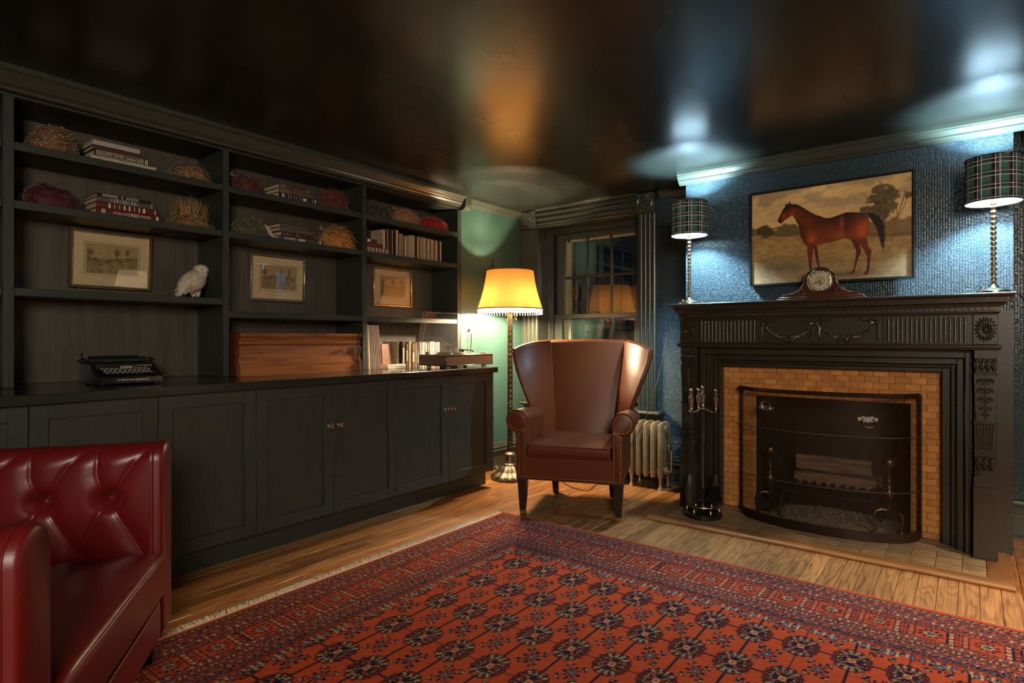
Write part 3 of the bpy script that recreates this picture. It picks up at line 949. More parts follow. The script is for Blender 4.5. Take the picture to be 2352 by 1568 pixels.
# pilasters with tapered carved terms
def acanthus(m, cx, yf, z0, z1, wd, n=4):
    for k in range(n):
        px = cx - wd / 2 + wd * (k + .5) / n; hw = wd / n / 2
        m.ball((px, yf, (z0 + z1) / 2), (hw * .95, .009, (z1 - z0) * .52), 8, 6)
        m.ball((px, yf - .006, z1 - (z1 - z0) * .18), (hw * .85, .010, (z1 - z0) * .16), 8, 5)
        m.tube([(px, yf - .008, z0 + .004), (px, yf - .012, (z0 + z1) / 2), (px, yf - .013, z1 - .006)], .0028, 5)
        for sg in (-1, 1):
            m.tube([(px, yf - .008, z0 + .008), (px + sg * hw * .7, yf - .008, (z0 + z1) / 2), (px + sg * hw * .8, yf - .009, z1 - .012)], .0030, 5)
for a, b in ((PX0, PI0), (PI1, PX1)):
    cx = (a + b) / 2
    pl = mo('pilaster', MB().box(a + .006, b - .006, YF + .022, 4.057, .0215, 1.092, .002))
    mo('plinth_block', MB().box(a, b, YF - .002, YF + .03, .0215, .392, .0025), pl)
    m = MB(); m.box(a + .004, b - .004, YF + .002, YF + .03, 1.045, 1.091, .002)
    acanthus(m, cx, YF + .010, .985, 1.042, (b - a) * .94, 4)
    m.box(a + .006, b - .006, YF + .006, YF + .03, .976, .985, .002)
    mo('capital', m, pl)
    # tapered panel
    m = MB(); wt, wb_ = (b - a) * .46, (b - a) * .37; z0, z1 = .722, .962
    m.loft([[(cx - w_, YF + .006, z), (cx + w_, YF + .006, z), (cx + w_, YF + .03, z), (cx - w_, YF + .03, z)] for w_, z in ((wb_, z0), (wt, z1))], cap=True)
    m.box(cx - wt - .003, cx + wt + .003, YF + .002, YF + .03, z1, z1 + .008, .002)
    m.box(cx - wb_ - .012, cx + wb_ + .012, YF, YF + .03, z0 - .010, z0 + .002, .003)
    mo('tapered_panel', m, pl)
    m = MB(); m.tube([(cx, YF + .004, .735), (cx, YF, .84), (cx, YF + .004, .948)], .0030, 6)
    for k, zz in enumerate((.930, .883, .836, .790, .760)):
        s_ = (1, .95, .9, .75, .45)[k]
        for sg in (-1, 1):
            m.tube([(cx, YF + .003, zz), (cx + sg * .016 * s_, YF - .004, zz + .012 * s_), (cx + sg * .030 * s_, YF - .003, zz + .004 * s_), (cx + sg * .033 * s_, YF + .002, zz - .010 * s_)], [.003, .0065 * s_, .0065 * s_, .002], 6)
            m.ball((cx + sg * .012 * s_, YF + .002, zz - .006), (.007 * s_, .005, .010 * s_), 6, 5)
    mo('leaf_spray', m, pl)
    m = MB(); m.box(cx - .036, cx + .036, YF + .014, YF + .03, .572, .714)
    for k in range(6):
        t = (k + .5) / 6 - .5
        m.tube([(cx + t * .058, YF + .013, .578), (cx + t * .074, YF + .013, .710)], .0045, 6)
    for q, zz in ((.046, .566), (.040, .558), (.046, .551)): m.box(cx - q, cx + q, YF + .002, YF + .03, zz - .006, zz + .006, .003)
    mo('fluted_band', m, pl)
    m = MB(); acanthus(m, cx, YF + .010, .478, .540, .080, 3); m.box(cx - .036, cx + .036, YF + .004, YF + .03, .470, .479, .002)
    mo('lower_capital', m, pl)
    m = MB()
    m.loft([[(cx - w_, YF + .006, z), (cx + w_, YF + .006, z), (cx + w_, YF + .03, z), (cx - w_, YF + .03, z)] for w_, z in
            ((.047, .392), (.047, .428), (.048, .430), (.048, .436), (.040, .440), (.030, .452), (.024, .470))])
    mo('flared_base', m, pl)

# ------------------------------------------------------------------ fire screen, grate, logs, andirons
fs = thing('fire_screen', 'dark bowed mesh fire screen with two ornate handle plates before the fireplace', 'fire screen', (-.72, 3.9, hz))
SCP = [(-1.205, 4.052), (-1.196, 4.000), (-1.168, 3.945), (-1.110, 3.885), (-1.020, 3.838), (-.900, 3.803), (-.765, 3.787), (-.620, 3.790), (-.500, 3.808), (-.395, 3.842), (-.315, 3.890), (-.262, 3.945), (-.236, 4.000), (-.228, 4.052)]
def spl(pts, n=5):
    out = []
    P_ = [Vector(p) for p in pts]
    for i in range(len(P_) - 1):
        p0 = P_[max(i - 1, 0)]; p1 = P_[i]; p2 = P_[i + 1]; p3 = P_[min(i + 2, len(P_) - 1)]
        for k in range(n):
            t = k / n
            out.append(.5 * ((2 * p1) + (p2 - p0) * t + (2 * p0 - 5 * p1 + 4 * p2 - p3) * t * t + (3 * p1 - p0 - 3 * p2 + p3) * t ** 3))
    out.append(P_[-1]); return out
SCR = [(p.x, p.y) for p in spl(SCP, 4)]
def mesh_mat():
    m, nt, out = newmat('woven_fire_mesh')
    t = N(nt, 'BsdfTransparent'); d = N(nt, 'BsdfPrincipled')
    d.inputs['Base Color'].default_value = (.055, .030, .014, 1); d.inputs['Roughness'].default_value = .5; d.inputs['Metallic'].default_value = .4
    mx = N(nt, 'MixShader'); mx.inputs[0].default_value = .32
    nt.links.new(t.outputs[0], mx.inputs[1]); nt.links.new(d.outputs[0], mx.inputs[2]); nt.links.new(mx.outputs[0], out.inputs[0])
    return m
MT['mesh'] = mesh_mat()
MT['rod'] = pbr('steel_rod', (.16, .14, .13), .4, metal=.7)
MT['scr'] = pbr('dark_bronze_frame', (.028, .014, .008), .45, metal=.5)
m = MB(); n = len(SCR); ZT = .832
m.add([(p[0], p[1], hz + .045) for p in SCR] + [(p[0], p[1], ZT) for p in SCR], [(k, k + 1, n + k + 1, n + k) for k in range(n - 1)])
obj('mesh_panel', m, MT['mesh'], fs, True, normals=False)
m = MB()
m.tube([(SCR[0][0], SCR[0][1], ZT - .03), (SCR[0][0] + .003, SCR[0][1] - .004, ZT - .010)] + [(p[0], p[1], ZT) for p in SCR[2:-2]] + [(SCR[-1][0] - .003, SCR[-1][1] - .004, ZT - .010), (SCR[-1][0], SCR[-1][1], ZT - .03)], .0125, 8)
m.tube([(SCR[0][0], SCR[0][1], ZT), (SCR[0][0], SCR[0][1], hz + .012)], .010, 8); m.tube([(SCR[-1][0], SCR[-1][1], ZT), (SCR[-1][0], SCR[-1][1], hz + .012)], .010, 8)
obj('frame', m, MT['scr'], fs, True)
m = MB(); m.loft([[(p[0], p[1] - .004, hz + .001), (p[0], p[1] + .006, hz + .001), (p[0], p[1] + .006, hz + .052), (p[0], p[1] - .004, hz + .052)] for p in SCR])
obj('kick_band', m, MT['scr'], fs, True)
for z in (.60, .297):
    m = MB(); m.tube([(p[0], p[1] - .004, z) for p in SCR], .0028, 6); obj('rod', m, MT['rod'], fs, True)
for hx, hy, hzz, up in ((-.985, 3.822, .724, 1), (-.455, 3.815, .700, -1)):
    m = MB(); hw = .052
    dxy = Vector((1, -.28 if hx < -.7 else .34, 0)).normalized()
    nrm = Vector((dxy.y, -dxy.x, 0))
    out = [(-hw, .003), (-hw * .86, .014), (-hw * .66, .010), (-hw * .42, .020), (-hw * .16, .012), (0, .018), (hw * .16, .012), (hw * .42, .020), (hw * .66, .010), (hw * .86, .014), (hw, .003), (hw * .86, -.009), (hw * .6, -.007), (hw * .4, -.016), (hw * .18, -.010), (0, -.018), (-hw * .18, -.010), (-hw * .4, -.016), (-hw * .6, -.007), (-hw * .86, -.009)]
    vs = []
    for off in (.004, .009):
        for a, b in out: p = Vector((hx, hy, hzz)) + dxy * a + nrm * off; vs.append((p.x, p.y, hzz + b))
    q = len(out)
    m.add(vs, [tuple(range(q)), tuple(range(2 * q - 1, q - 1, -1))] + [(k, (k + 1) % q, q + (k + 1) % q, q + k) for k in range(q)])
    hd = obj('handle_plate', m, MT['pewter'], fs, True)
    m = MB()
    def hp(a, b, o=.016): p = Vector((hx, hy, hzz)) + dxy * a + nrm * o; return (p.x, p.y, hzz + b)
    m.tube([hp(-.026, .002, .010), hp(-.028, .010 * up), hp(-.026, .030 * up, .020), hp(-.012, .040 * up, .022), hp(.012, .040 * up, .022), hp(.026, .030 * up, .020), hp(.028, .010 * up), hp(.026, .002, .010)], .0034, 8)
    for a in (-.026, .026): m.ball(hp(a, .001, .011), .0075, 8, 6)
    obj('bail', m, MT['nickel'], hd, True)

def andiron(cx, cy, lab):
    t = thing('andiron', lab, 'andiron', (cx, cy, hz), group='brass andirons in the firebox')
    m = MB()
    prof = [(.013, .150), (.016, .158), (.010, .165), (.010, .180), (.017, .186), (.019, .192), (.012, .200), (.020, .220), (.027, .244), (.028, .258), (.022, .276), (.013, .290), (.011, .300), (.018, .305), (.018, .310), (.011, .315), (.013, .335), (.013, .350), (.018, .356), (.018, .361), (.010, .366), (.012, .384), (.017, .390), (.017, .394), (.009, .400)]
    m.lathe([(r, z - .02) for r, z in prof], (0, 0, 0), 16)
    obj('post', m, MT['bronze'], t)
    m = MB(); m.ball((0, 0, .415), .040, 18, 12); m.lathe([(.012, .372), (.010, .378), (.018, .380)], n=12)
    obj('ball_finial', m, MT['bronze'], t)
    for sg in (-1, 1):
        m = MB(); m.tube([(0, 0, .132), (sg * .030, -.01, .140), (sg * .062, -.02, .128), (sg * .072, -.025, .095), (sg * .060, -.03, .045), (sg * .066, -.035, .014), (sg * .085, -.038, .006)], [.011, .0095, .0085, .0080, .0070, .0075, .0060], 8)
        obj('leg', m, MT['bronze'], t)
    m = MB(); m.box(-.010, .010, 0, .30, .095, .115, .003); m.box(-.010, .010, .28, .30, 0, .10, .003)
    obj('log_bar', m, MT['iron'], t)
andiron(-1.025, 4.050, 'round-topped brass andiron left of the logs behind the fire screen')
andiron(-.375, 4.050, 'round-topped brass andiron right of the logs behind the fire screen')
gt = thing('fire_grate', 'black iron fire grate with short bars holding the logs', 'grate', (-.69, 4.25, hz))
m = MB()
for k in range(10):
    x = -.945 + k * .0535
    m.tube([(x, 4.42, .185), (x, 4.18, .165), (x, 4.165, .19), (x, 4.160, .245)], .0085, 6)
obj('bars', m, MT['iron'], gt, True)['kind'] = 'stuff'
m = MB(); m.box(-.985, -.425, 4.175, 4.195, .150, .168, .003); m.box(-.985, -.425, 4.38, 4.40, .160, .178, .003)
obj('cross_bar', m, MT['iron'], gt, True)
for x in (-.975, -.435):
    for y in (4.185, 4.39):
        m = MB(); m.tube([(x, y, .165), (x + (.012 if x > -.7 else -.012), y - .01, .09), (x, y - .005, .0215)], [.011, .010, .012], 7); obj('leg', m, MT['iron'], gt, True)
    m = MB(); m.tube([(x, 4.175, .165), (x + (-.02 if x < -.7 else .02), 4.15, .22), (x, 4.14, .265), (x + .015, 4.15, .25)], .009, 7); obj('end_scroll', m, MT['iron'], gt, True)
MT['bark'] = pbr('bark', (.22, .135, .075), .85, var=.5, vscale=(6, 40, 40), bump=.9, bscale=(9, 70, 70), bdist=.006)
MT['endgrain'] = pbr('split_wood', (.30, .20, .11), .8, var=.3, vscale=(60, 60, 60))
def log(x0, x1, y, z, r, lab, seed, tilt=0.0, split=False):
    rr = random.Random(seed); n = 14
    prof = [r * (1 + rr.uniform(-.10, .10)) for _ in range(n)]
    rings = []
    for k in range(8):
        x = x0 + (x1 - x0) * k / 7; row = []
        for j in range(n):
            a = 2 * PI * j / n
            q = prof[j] * (1 + .05 * math.sin(k * 1.3 + j))
            cy, cz = q * math.cos(a), q * math.sin(a)
            if split: cy = max(cy, -.45 * r)
            row.append((x - (x0 + x1) / 2, cy + .003 * k, cz + tilt * (k - 3.5)))
        rings.append(row)
    m = MB(); m.loft(rings, cap=False)
    t = thing('log', lab, 'log', ((x0 + x1) / 2, y, z), group='split logs on the grate')
    obj('bark', m, MT['bark'], t, angle=60)
    e = MB(); e.add(rings[0], [tuple(range(n))]); e.add(rings[-1], [tuple(range(n))])
    obj('end_grain', e, MT['endgrain'], t)
log(-.905, -.485, 4.232, .345, .050, 'uppermost split log of the pile in the fireplace', 2, -.0005, True)
log(-.915, -.455, 4.228, .247, .044, 'lower front log lying on the iron grate', 4, 0, True)
log(-.900, -.440, 4.335, .248, .050, 'rear log behind the other two on the iron grate', 6)
# ash bed
ar = random.Random(9)
m = MB(); NX, NY = 46, 26
vs = []
for j in range(NY):
    for k in range(NX):
        u = k / (NX - 1); v = j / (NY - 1)
        x = -1.04 + .70 * u; y = 4.02 + .34 * v
        e = math.sin(PI * u) ** .6 * math.sin(PI * min(1, v * 1.02)) ** .6
        vs.append((x, y, hz + .0015 + e * (.045 + .018 * noise.noise(Vector((x * 30, y * 30, 0))) + ar.uniform(-.006, .006))))
m.add(vs, [(j * NX + k, j * NX + k + 1, (j + 1) * NX + k + 1, (j + 1) * NX + k) for j in range(NY - 1) for k in range(NX - 1)])
for _ in range(420):
    u, v = ar.random(), ar.random()
    x = -1.00 + .62 * u; y = 4.03 + .30 * v
    e = math.sin(PI * u) ** .6 * math.sin(PI * v) ** .6
    s_ = ar.uniform(.004, .010)
    m.ball((x, y, hz + .004 + e * .048), (s_, s_ * .8, s_ * .7), 5, 4)
MT['ash'] = pbr('wood_ash', (.34, .27, .20), .95, col2=(.09, .07, .05), vscale=(70, 70, 70), bump=.5, bscale=(200, 200, 200), bdist=.004)
tag(obj('ash_bed', m, MT['ash'], None, flat=True), 'pale grey wood ash heaped beneath the grate', 'ash', kind='stuff')

# ------------------------------------------------------------------ fire tools on their stand
TX, TYY = -1.350, 3.735
t = thing('tool_stand', 'black iron fireplace tool stand with oval railed base left of the hearth', 'tool stand', (TX, TYY, hz))
m = MB(); m.lathe([(.112, .0015), (.116, .006), (.116, .026), (.106, .032), (.10, .033), (.03, .036)], n=32); obj('base', m, MT['iron'], t)
m = MB(); m.tube([(.098 * math.cos(a), .098 * math.sin(a), .075) for a in np.linspace(0, 2 * PI, 32, endpoint=False)], .0065, 8, closed=True)
obj('rail', m, MT['pewter'], t)
for k in range(6):
    a = .3 + k * PI / 3
    m = MB(); m.lathe([(.006, .030), (.0095, .036), (.0095, .046), (.005, .052), (.005, .064), (.009, .070)], (.098 * math.cos(a), .098 * math.sin(a), 0), 10); obj('baluster', m, MT['pewter'], t)
m = MB(); m.lathe([(.016, .034), (.016, .05), (.009, .06), (.009, .16), (.013, .165), (.013, .19), (.008, .20), (.0075, .655)], n=12); obj('rod', m, MT['iron'], t)
UU = Vector((.79, .61, 0))
m = MB()
m.tube([tuple(UU * a + Vector((0, 0, z))) for a, z in ((-.088, .668), (-.070, .660), (-.045, .666), (-.02, .682), (0, .684), (.02, .682), (.045, .666), (.070, .660), (.088, .668))], .0055, 8)
obj('cross_arm', m, MT['pewter'], t)
def finial(m, c):
    m.lathe([(.007, 0), (.006, .012), (.010, .018), (.008, .030), (.013, .055), (.0165, .085), (.0175, .092), (.012, .098), (.007, .104), (.012, .110), (.012, .114), (.006, .120), (.010, .128), (.012, .136), (.010, .144), (.004, .149), (.0005, .150)], c, 12)
m = MB(); finial(m, (0, 0, .684)); obj('finial', m, MT['pewter'], t)
def tool(name, lab, a, back, build):
    p = Vector((TX, TYY, hz)) + UU * a + Vector((.61, -.79, 0)) * (-back)
    t = thing(name, lab, 'fire tool', tuple(p), math.radians(37.7), group='fire tools on the stand')
    m = MB(); finial(m, (0, 0, .664)); obj('handle', m, MT['pewter'], t)
    build(t); return t
def b_shovel(t):
    m = MB(); m.tube([(0, 0, .664), (0, 0, .26)], .0048, 8); obj('shaft', m, MT['iron'], t)
    m = MB(); rows = []
    for k in range(9):
        q = k / 8; z = .27 - .19 * q; wdt = .012 + .026 * min(1, q * 2.4) * (1 - .25 * max(0, q - .6))
        rows.append([(wdt * s_, -.012 * (1 - s_ * s_) * min(1, q * 3) + .004, z) for s_ in np.linspace(-1, 1, 7)] + [(wdt * s_, -.012 * (1 - s_ * s_) * min(1, q * 3) + .0065, z) for s_ in np.linspace(1, -1, 7)])
    m.loft(rows); obj('blade', m, MT['iron'], t)
def b_brush(t):
    m = MB(); m.tube([(0, 0, .664), (0, 0, .26)], .0048, 8); obj('shaft', m, MT['iron'], t)
    m = MB(); m.loft([[(w_ * math.cos(a), .016 * math.sin(a), z) for a in np.linspace(0, 2 * PI, 12, endpoint=False)] for w_, z in ((.010, .275), (.020, .262), (.026, .225), (.028, .195))]); obj('ferrule', m, MT['iron'], t)
    m = MB(); rr = random.Random(2)
    for _ in range(150):
        a = rr.uniform(-1, 1); b = rr.uniform(-1, 1)
        m.tube([(a * .024, b * .012, .198), (a * .034 - .01, b * .018, .14), (a * .052 - .022, b * .024, .085 + rr.uniform(0, .02))], .0012, 3, cap=False)
    o = obj('bristles', m, MT['cord'], t); o['kind'] = 'stuff'
def b_poker(t):
    m = MB(); m.tube([(0, 0, .664), (0, 0, .07), (.002, 0, .052)], .0050, 8); obj('shaft', m, MT['iron'], t)
    m = MB(); m.tube([(0, 0, .14), (.012, -.004, .125), (.026, -.006, .13), (.030, -.006, .145)], [.005, .0045, .004, .002], 6); obj('hook', m, MT['iron'], t)
tool('shovel', 'black fire shovel hanging on the left arm of the tool stand', -.078, -.0140, b_shovel)
tool('brush', 'black hearth brush hanging on the right arm of the tool stand', .078, -.0140, b_brush)
tool('poker', 'slim black poker hanging behind the middle of the tool stand', -.012, .05, b_poker)
# ------------------------------------------------------------------ rug
RX0, RX1, RY0, RY1 = -2.43, 1.05, .05, 3.048
def hex2lin(r, g, b):
    return np.array([((c / 255) / 12.92 if c <= 10 else ((c / 255 + .055) / 1.055) ** 2.4) for c in (r, g, b)])
def rug_colors(X, Y):
    rs = np.random.RandomState(4)
    red = hex2lin(190, 76, 40); dred = hex2lin(84, 28, 26); navy = hex2lin(28, 28, 44); cream = hex2lin(184, 158, 120); blue = hex2lin(88, 94, 108); pink = hex2lin(178, 110, 90)
    C = np.empty(X.shape + (3,)); C[:] = red
    def put(mask, col): C[mask] = col
    # field ornament lattice
    PXs, PYs, GX, GY = .1655, .2695, -1.824, 2.400
    u = (X - GX) / PXs; v = (Y - GY) / PYs
    du = (u - np.round(u)) * PXs; dv = (v - np.round(v)) * PYs
    lw = .0042
    put((np.abs(du) < lw) & (np.abs(dv) > .05), navy); put((np.abs(dv) < lw) & (np.abs(du) > .05), navy)
    # main guls
    a, b = .064, .084
    th = np.arctan2(dv / b, du / a); rho = np.hypot(du / a, dv / b)
    edge = 1 + .045 * np.cos(16 * th)
    rr = rho / edge
    put(rr < 1.0, navy); put(rr < .93, dred)
    tb = np.abs(np.sin(th)) > .60
    pet = (np.cos(14 * th) > .12)
    put((rr < .91) & (rr > .64) & pet & tb, cream)
    put((rr < .88) & (rr > .66) & (np.cos(18 * th) > .2) & ~tb, red * .62)
    put((rr < .80) & (rr > .74) & ~tb, navy)
    put((rr < .80) & (rr > .75) & pet & tb, navy)
    e2 = .60 + .05 * np.cos(12 * th)
    put(rho < e2 + .05, navy)
    put((rho < e2 + .005) & (rho > e2 - .045) & (np.cos(24 * th) > -.6), cream)
    inner = rho < e2 - .07
    put(inner, navy)
    put(inner & (np.cos(8 * th) > .1) & (rho > .16), red * .85)
    put(inner & (np.abs(du) < .0042), navy); put(inner & (np.abs(dv) < .0042), navy)
    put((rho < .20), cream); put(rho < .12, red)
    # secondary cross motifs
    u2 = u - .5; v2 = v - .5
    eu = (u2 - np.round(u2)) * PXs; ev = (v2 - np.round(v2)) * PYs
    A_, B_ = np.abs(eu) / .038, np.abs(ev) / .054
    d = A_ + B_
    put((d < .62), navy); put(d < .52, red * .8); put((d < .44) & (d > .28), blue); put(d < .26, navy); put(d < .14, cream)
    diag = np.abs(A_ - B_)
    put((diag < .10) & (d > .5) & (d < 1.9), navy)
    for q in (.62, .88):
        hk = (np.hypot(A_ - q, B_ - q) < .19)
        put(hk, navy); put(np.hypot(A_ - q, B_ - q) < .11, cream if q > .7 else pink)
    for q in (.75,):
        hk = (np.hypot(A_ - q - .2, B_ - q + .15) < .13) | (np.hypot(A_ - q + .2, B_ - q - .2) < .13); put(hk, navy)
    put((A_ < .14) & (B_ > .5) & (B_ < .85), navy); put((B_ < .14) & (A_ > .5) & (A_ < .9), navy)
    # border: distance from rug edge and coordinate along it
    dl = X - RX0; dt = RY1 - Y; dr = RX1 - X; db = Y - RY0
    dd = np.minimum.reduce([dl, dt, dr, db])
    side = (dd == dl) | (dd == dr)
    s = np.where(side, Y, X)
    D = dd * np.where(side, 1.08, 1.0)        # the fringe end carries the wider border
    s = np.where(side, s * 1.0, s)
    BW = .515
    bd = D < BW
    # toothed inner edge
    tooth = .012 * np.sign(np.sin(2 * PI * s / .0825)) + .010 * np.sin(2 * PI * s / .027)
    bd = D < BW + tooth
    put(bd, red * .80)
    def stripe(d0, d1, fn): 
        m_ = bd & (D >= d0) & (D < d1)
        if m_.any(): fn(m_, (D - d0) / (d1 - d0))
    h = lambda k: (np.abs(np.sin(s * k)))
    def line(d0, col, wd=.004): put(bd & (np.abs(D - d0) < wd * .5 + .001), col)
    def small(m_, t, per=.022, c1=cream, c2=navy, ph=0.0):
        q = (s / per + ph) % 1.0
        r_ = np.hypot((q - .5) * 2.0, (t - .5) * 2.2)
        C[m_ & (r_ < .95)] = c2; C[m_ & (r_ < .55)] = c1; C[m_ & (r_ < .22)] = c2
    def zig(m_, t, per=.05, c1=blue, c2=navy):
        q = np.abs(((s / per) % 1.0) - .5) * 2
        C[m_ & (np.abs(q - t) < .24)] = c2; C[m_ & (np.abs(q - t) < .10)] = c1
        C[m_ & (np.abs(q - t) > .62)] = c2; C[m_ & (np.abs(q - t) > .72)] = cream
    def crab(m_, t, per=.034):
        q = ((s / per) % 1.0 - .5) * 2; p = (t - .5) * 2
        C[m_ & (np.abs(q) + np.abs(p) < .9)] = navy; C[m_ & (np.abs(q) + np.abs(p) < .6)] = blue; C[m_ & (np.abs(q) + np.abs(p) < .3)] = pink
        C[m_ & (np.abs(np.abs(q) - .85) < .12) & (np.abs(p) < .6)] = cream
    stripe(.016, .052, lambda m_, t: small(m_, t, .024, cream, navy)); line(.054, navy)
    stripe(.058, .112, lambda m_, t: zig(m_, t, .046)); line(.114, navy)
    stripe(.117, .150, lambda m_, t: crab(m_, t, .030)); line(.152, navy)
    stripe(.155, .185, lambda m_, t: small(m_, t, .020, pink, navy, .5)); line(.188, navy)
    line(.300, navy)
    stripe(.303, .336, lambda m_, t: crab(m_, t, .028)); line(.338, navy)
    stripe(.341, .374, lambda m_, t: small(m_, t, .021, cream, navy)); line(.377, navy)
    stripe(.380, .420, lambda m_, t: zig(m_, t, .034)); line(.423, navy)
    stripe(.426, .458, lambda m_, t: small(m_, t, .020, blue, navy, .3)); line(.461, navy)
    stripe(.464, .540, lambda m_, t: crab(m_, t, .030))
    # main border: squares with rosettes between barred panels
    mb = bd & (D > .190) & (D < .298)
    per = .171; q = (s / per) % 1.0; t = (D - .19) / .108
    put(mb, red * .92)
    sq = q < .56
    qq = (q / .56 - .5) * 2; tt = (t - .5) * 2
    R_ = np.hypot(qq * 1.0, tt * 1.12)
    put(mb & sq & (np.abs(np.sin(5 * np.arctan2(tt, qq))) > .72) & (R_ > .55) & (R_ < .85), navy)
    put(mb & sq & (R_ < .46), navy); put(mb & sq & (R_ < .40), cream); put(mb & sq & (R_ < .26), navy); put(mb & sq & (R_ < .16), blue)
    bq = (q - .56) / .44
    bars = mb & ~sq
    put(bars & (np.abs(bq - .06) < .035), navy); put(bars & (np.abs(bq - .34) < .035), navy); put(bars & (np.abs(bq - .66) < .035), navy); put(bars & (np.abs(bq - .94) < .035), navy)
    put(bars & (np.abs(bq - .20) < .09) & (np.sin(t * 22) > 0), cream); put(bars & (np.abs(bq - .80) < .09) & (np.sin(t * 22 + 2) > 0), pink)
    put(bars & (np.abs(bq - .5) < .07) & (np.sin(t * 30) > .3), navy)
    put(D < .013, red)
    # wool: streaky shade per knot
    nz = rs.rand(*X.shape); nz2 = rs.rand(X.shape[0] // 3 + 1, X.shape[1] // 3 + 1).repeat(3, 0).repeat(3, 1)[:X.shape[0], :X.shape[1]]
    lum = .80 + .28 * nz + .14 * nz2
    spk = bd & (rs.rand(*X.shape) > .93) & (D > .013)
    C[spk] = navy
    spk = bd & (rs.rand(*X.shape) > .965) & (D > .013)
    C[spk] = pink * .9
    return C * lum[..., None] * .62

def color_grid(name, xs, ys, zfun, col, mat, parent, M=None):
    nx, ny = len(xs), len(ys)
    X, Y = np.meshgrid(xs, ys)
    co = np.stack([X, Y, zfun(X, Y)], -1).reshape(-1, 3).astype(np.float32)
    if M is not None:
        A = np.array(M); co = (co @ A[:3, :3].T + A[:3, 3]).astype(np.float32)
    i = np.arange((ny - 1) * (nx - 1)); r = i // (nx - 1); c = i % (nx - 1)
    q = np.stack([r * nx + c, r * nx + c + 1, (r + 1) * nx + c + 1, (r + 1) * nx + c], -1).astype(np.int32)
    me = bpy.data.meshes.new(name)
    me.vertices.add(nx * ny); me.vertices.foreach_set('co', co.ravel())
    nf = len(q)
    me.loops.add(nf * 4); me.loops.foreach_set('vertex_index', q.ravel())
    me.polygons.add(nf); me.polygons.foreach_set('loop_start', np.arange(0, nf * 4, 4, dtype=np.int32))
    me.polygons.foreach_set('use_smooth', np.ones(nf, bool))
    me.update(calc_edges=True); me.validate()
    at = me.color_attributes.new('Col', 'FLOAT_COLOR', 'POINT')
    rgba = np.ones((nx * ny, 4), np.float32); rgba[:, :3] = col.reshape(-1, 3)
    at.data.foreach_set('color', rgba.ravel())
    me.materials.append(mat)
    o = bpy.data.objects.new(name, me); COL.objects.link(o)
    if parent is not None:
        me.transform(wm(parent).inverted()); o.parent = parent
    return o

MT['rug'] = vcol('wool_pile', .95, bump=.5, bscale=420, spec=.06)
rug = thing('rug', 'large red oriental rug with rows of dark medallions and a busy border', 'rug', (-.7, 1.5, 0))
st = .0048
xs = np.arange(RX0, RX1 + st / 2, st); ys = np.arange(RY0 + .5, RY1 + st / 2, st)
ys = np.concatenate([np.arange(RY0, RY0 + .5, .012), ys]); 
RUGZ = lambda X, Y: .0095 + .0008 * np.sin(X * 9) * np.sin(Y * 7)
Xg, Yg = np.meshgrid(xs, ys)
color_grid('pile', xs, ys, RUGZ, rug_colors(Xg, Yg), MT['rug'], rug)
MT['rugedge'] = pbr('rug_binding', (.42, .045, .018), .9, bump=.4, bscale=(300, 300, 300))
m = MB()
m.tube([(RX0, RY1, .006), (RX1, RY1, .006)], .0058, 6); m.box(RX0, RX1, RY0, RY1, .0008, .0065)
m.tube([(RX0 + .001, RY0, .006), (RX0 + .001, RY1, .006)], .0050, 6)
obj('binding', m, MT['rugedge'], rug, True)
# fringe of cotton strands with a woven heading
MT['fringe'] = pbr('cotton_fringe', (.66, .54, .38), .9)
m = MB(); m.box(RX0 - .022, RX0 - .001, RY0, RY1, .0008, .0048, .001)
fr = random.Random(8)
y = RY0 + .45
while y < RY1:
    for _ in range(2):
        y0 = y + fr.uniform(-.004, .004); L = fr.uniform(.022, .048); k = fr.uniform(-.018, .018) + .012 * math.sin(y * 11)
        z1 = fr.uniform(.002, .012)
        m.tube([(RX0 - .018, y0, .0035), (RX0 - .022 - L * .5, y0 + k * .5, .004 + z1), (RX0 - .022 - L, y0 + k, .002 + fr.uniform(0, .006))], [.0024, .0020, .0008], 4, cap=False)
    y += .0058
f_ = obj('fringe', m, MT['fringe'], rug, True, normals=False); f_['kind'] = 'stuff'

# ------------------------------------------------------------------ wing chair (local x right, y back, z up; origin between the front feet)
wc = thing('wing_chair', 'brown leather wing armchair with brass nailhead trim standing before the window', 'armchair', (-2.04, 3.23, 0), math.radians(21.6))
LE = MT['leather']
for lx, ly, rear in ((-.310, .035, 0), (.315, .035, 0), (-.205, .565, 1), (.215, .565, 1)):
    m = MB()
    if not rear:
        sx = -1 if lx < 0 else 1
        m.loft([[(lx - a + o, ly - a, z), (lx + a + o, ly - a, z), (lx + a + o, ly + a, z), (lx - a + o, ly + a, z)] for a, z, o in ((.0175, .022, 0), (.018, .024, 0), (.032, .236, sx * .0))])
    else:
        m.loft([[(lx - a, ly - a + o, z), (lx + a, ly - a + o, z), (lx + a, ly + a + o, z), (lx - a, ly + a + o, z)] for a, z, o in ((.018, .0, .03), (.024, .12, .010), (.026, .236, 0))])
    lg = obj('leg', m, MT['darkwood'], wc)
    if not rear:
        m = MB(); m.loft([[(lx - a, ly - a, z), (lx + a, ly - a, z), (lx + a, ly + a, z), (lx - a, ly + a, z)] for a, z in ((.0155, 0), (.017, .003), (.0178, .022))])
        obj('leg_tip', m, MT['oak'], lg)
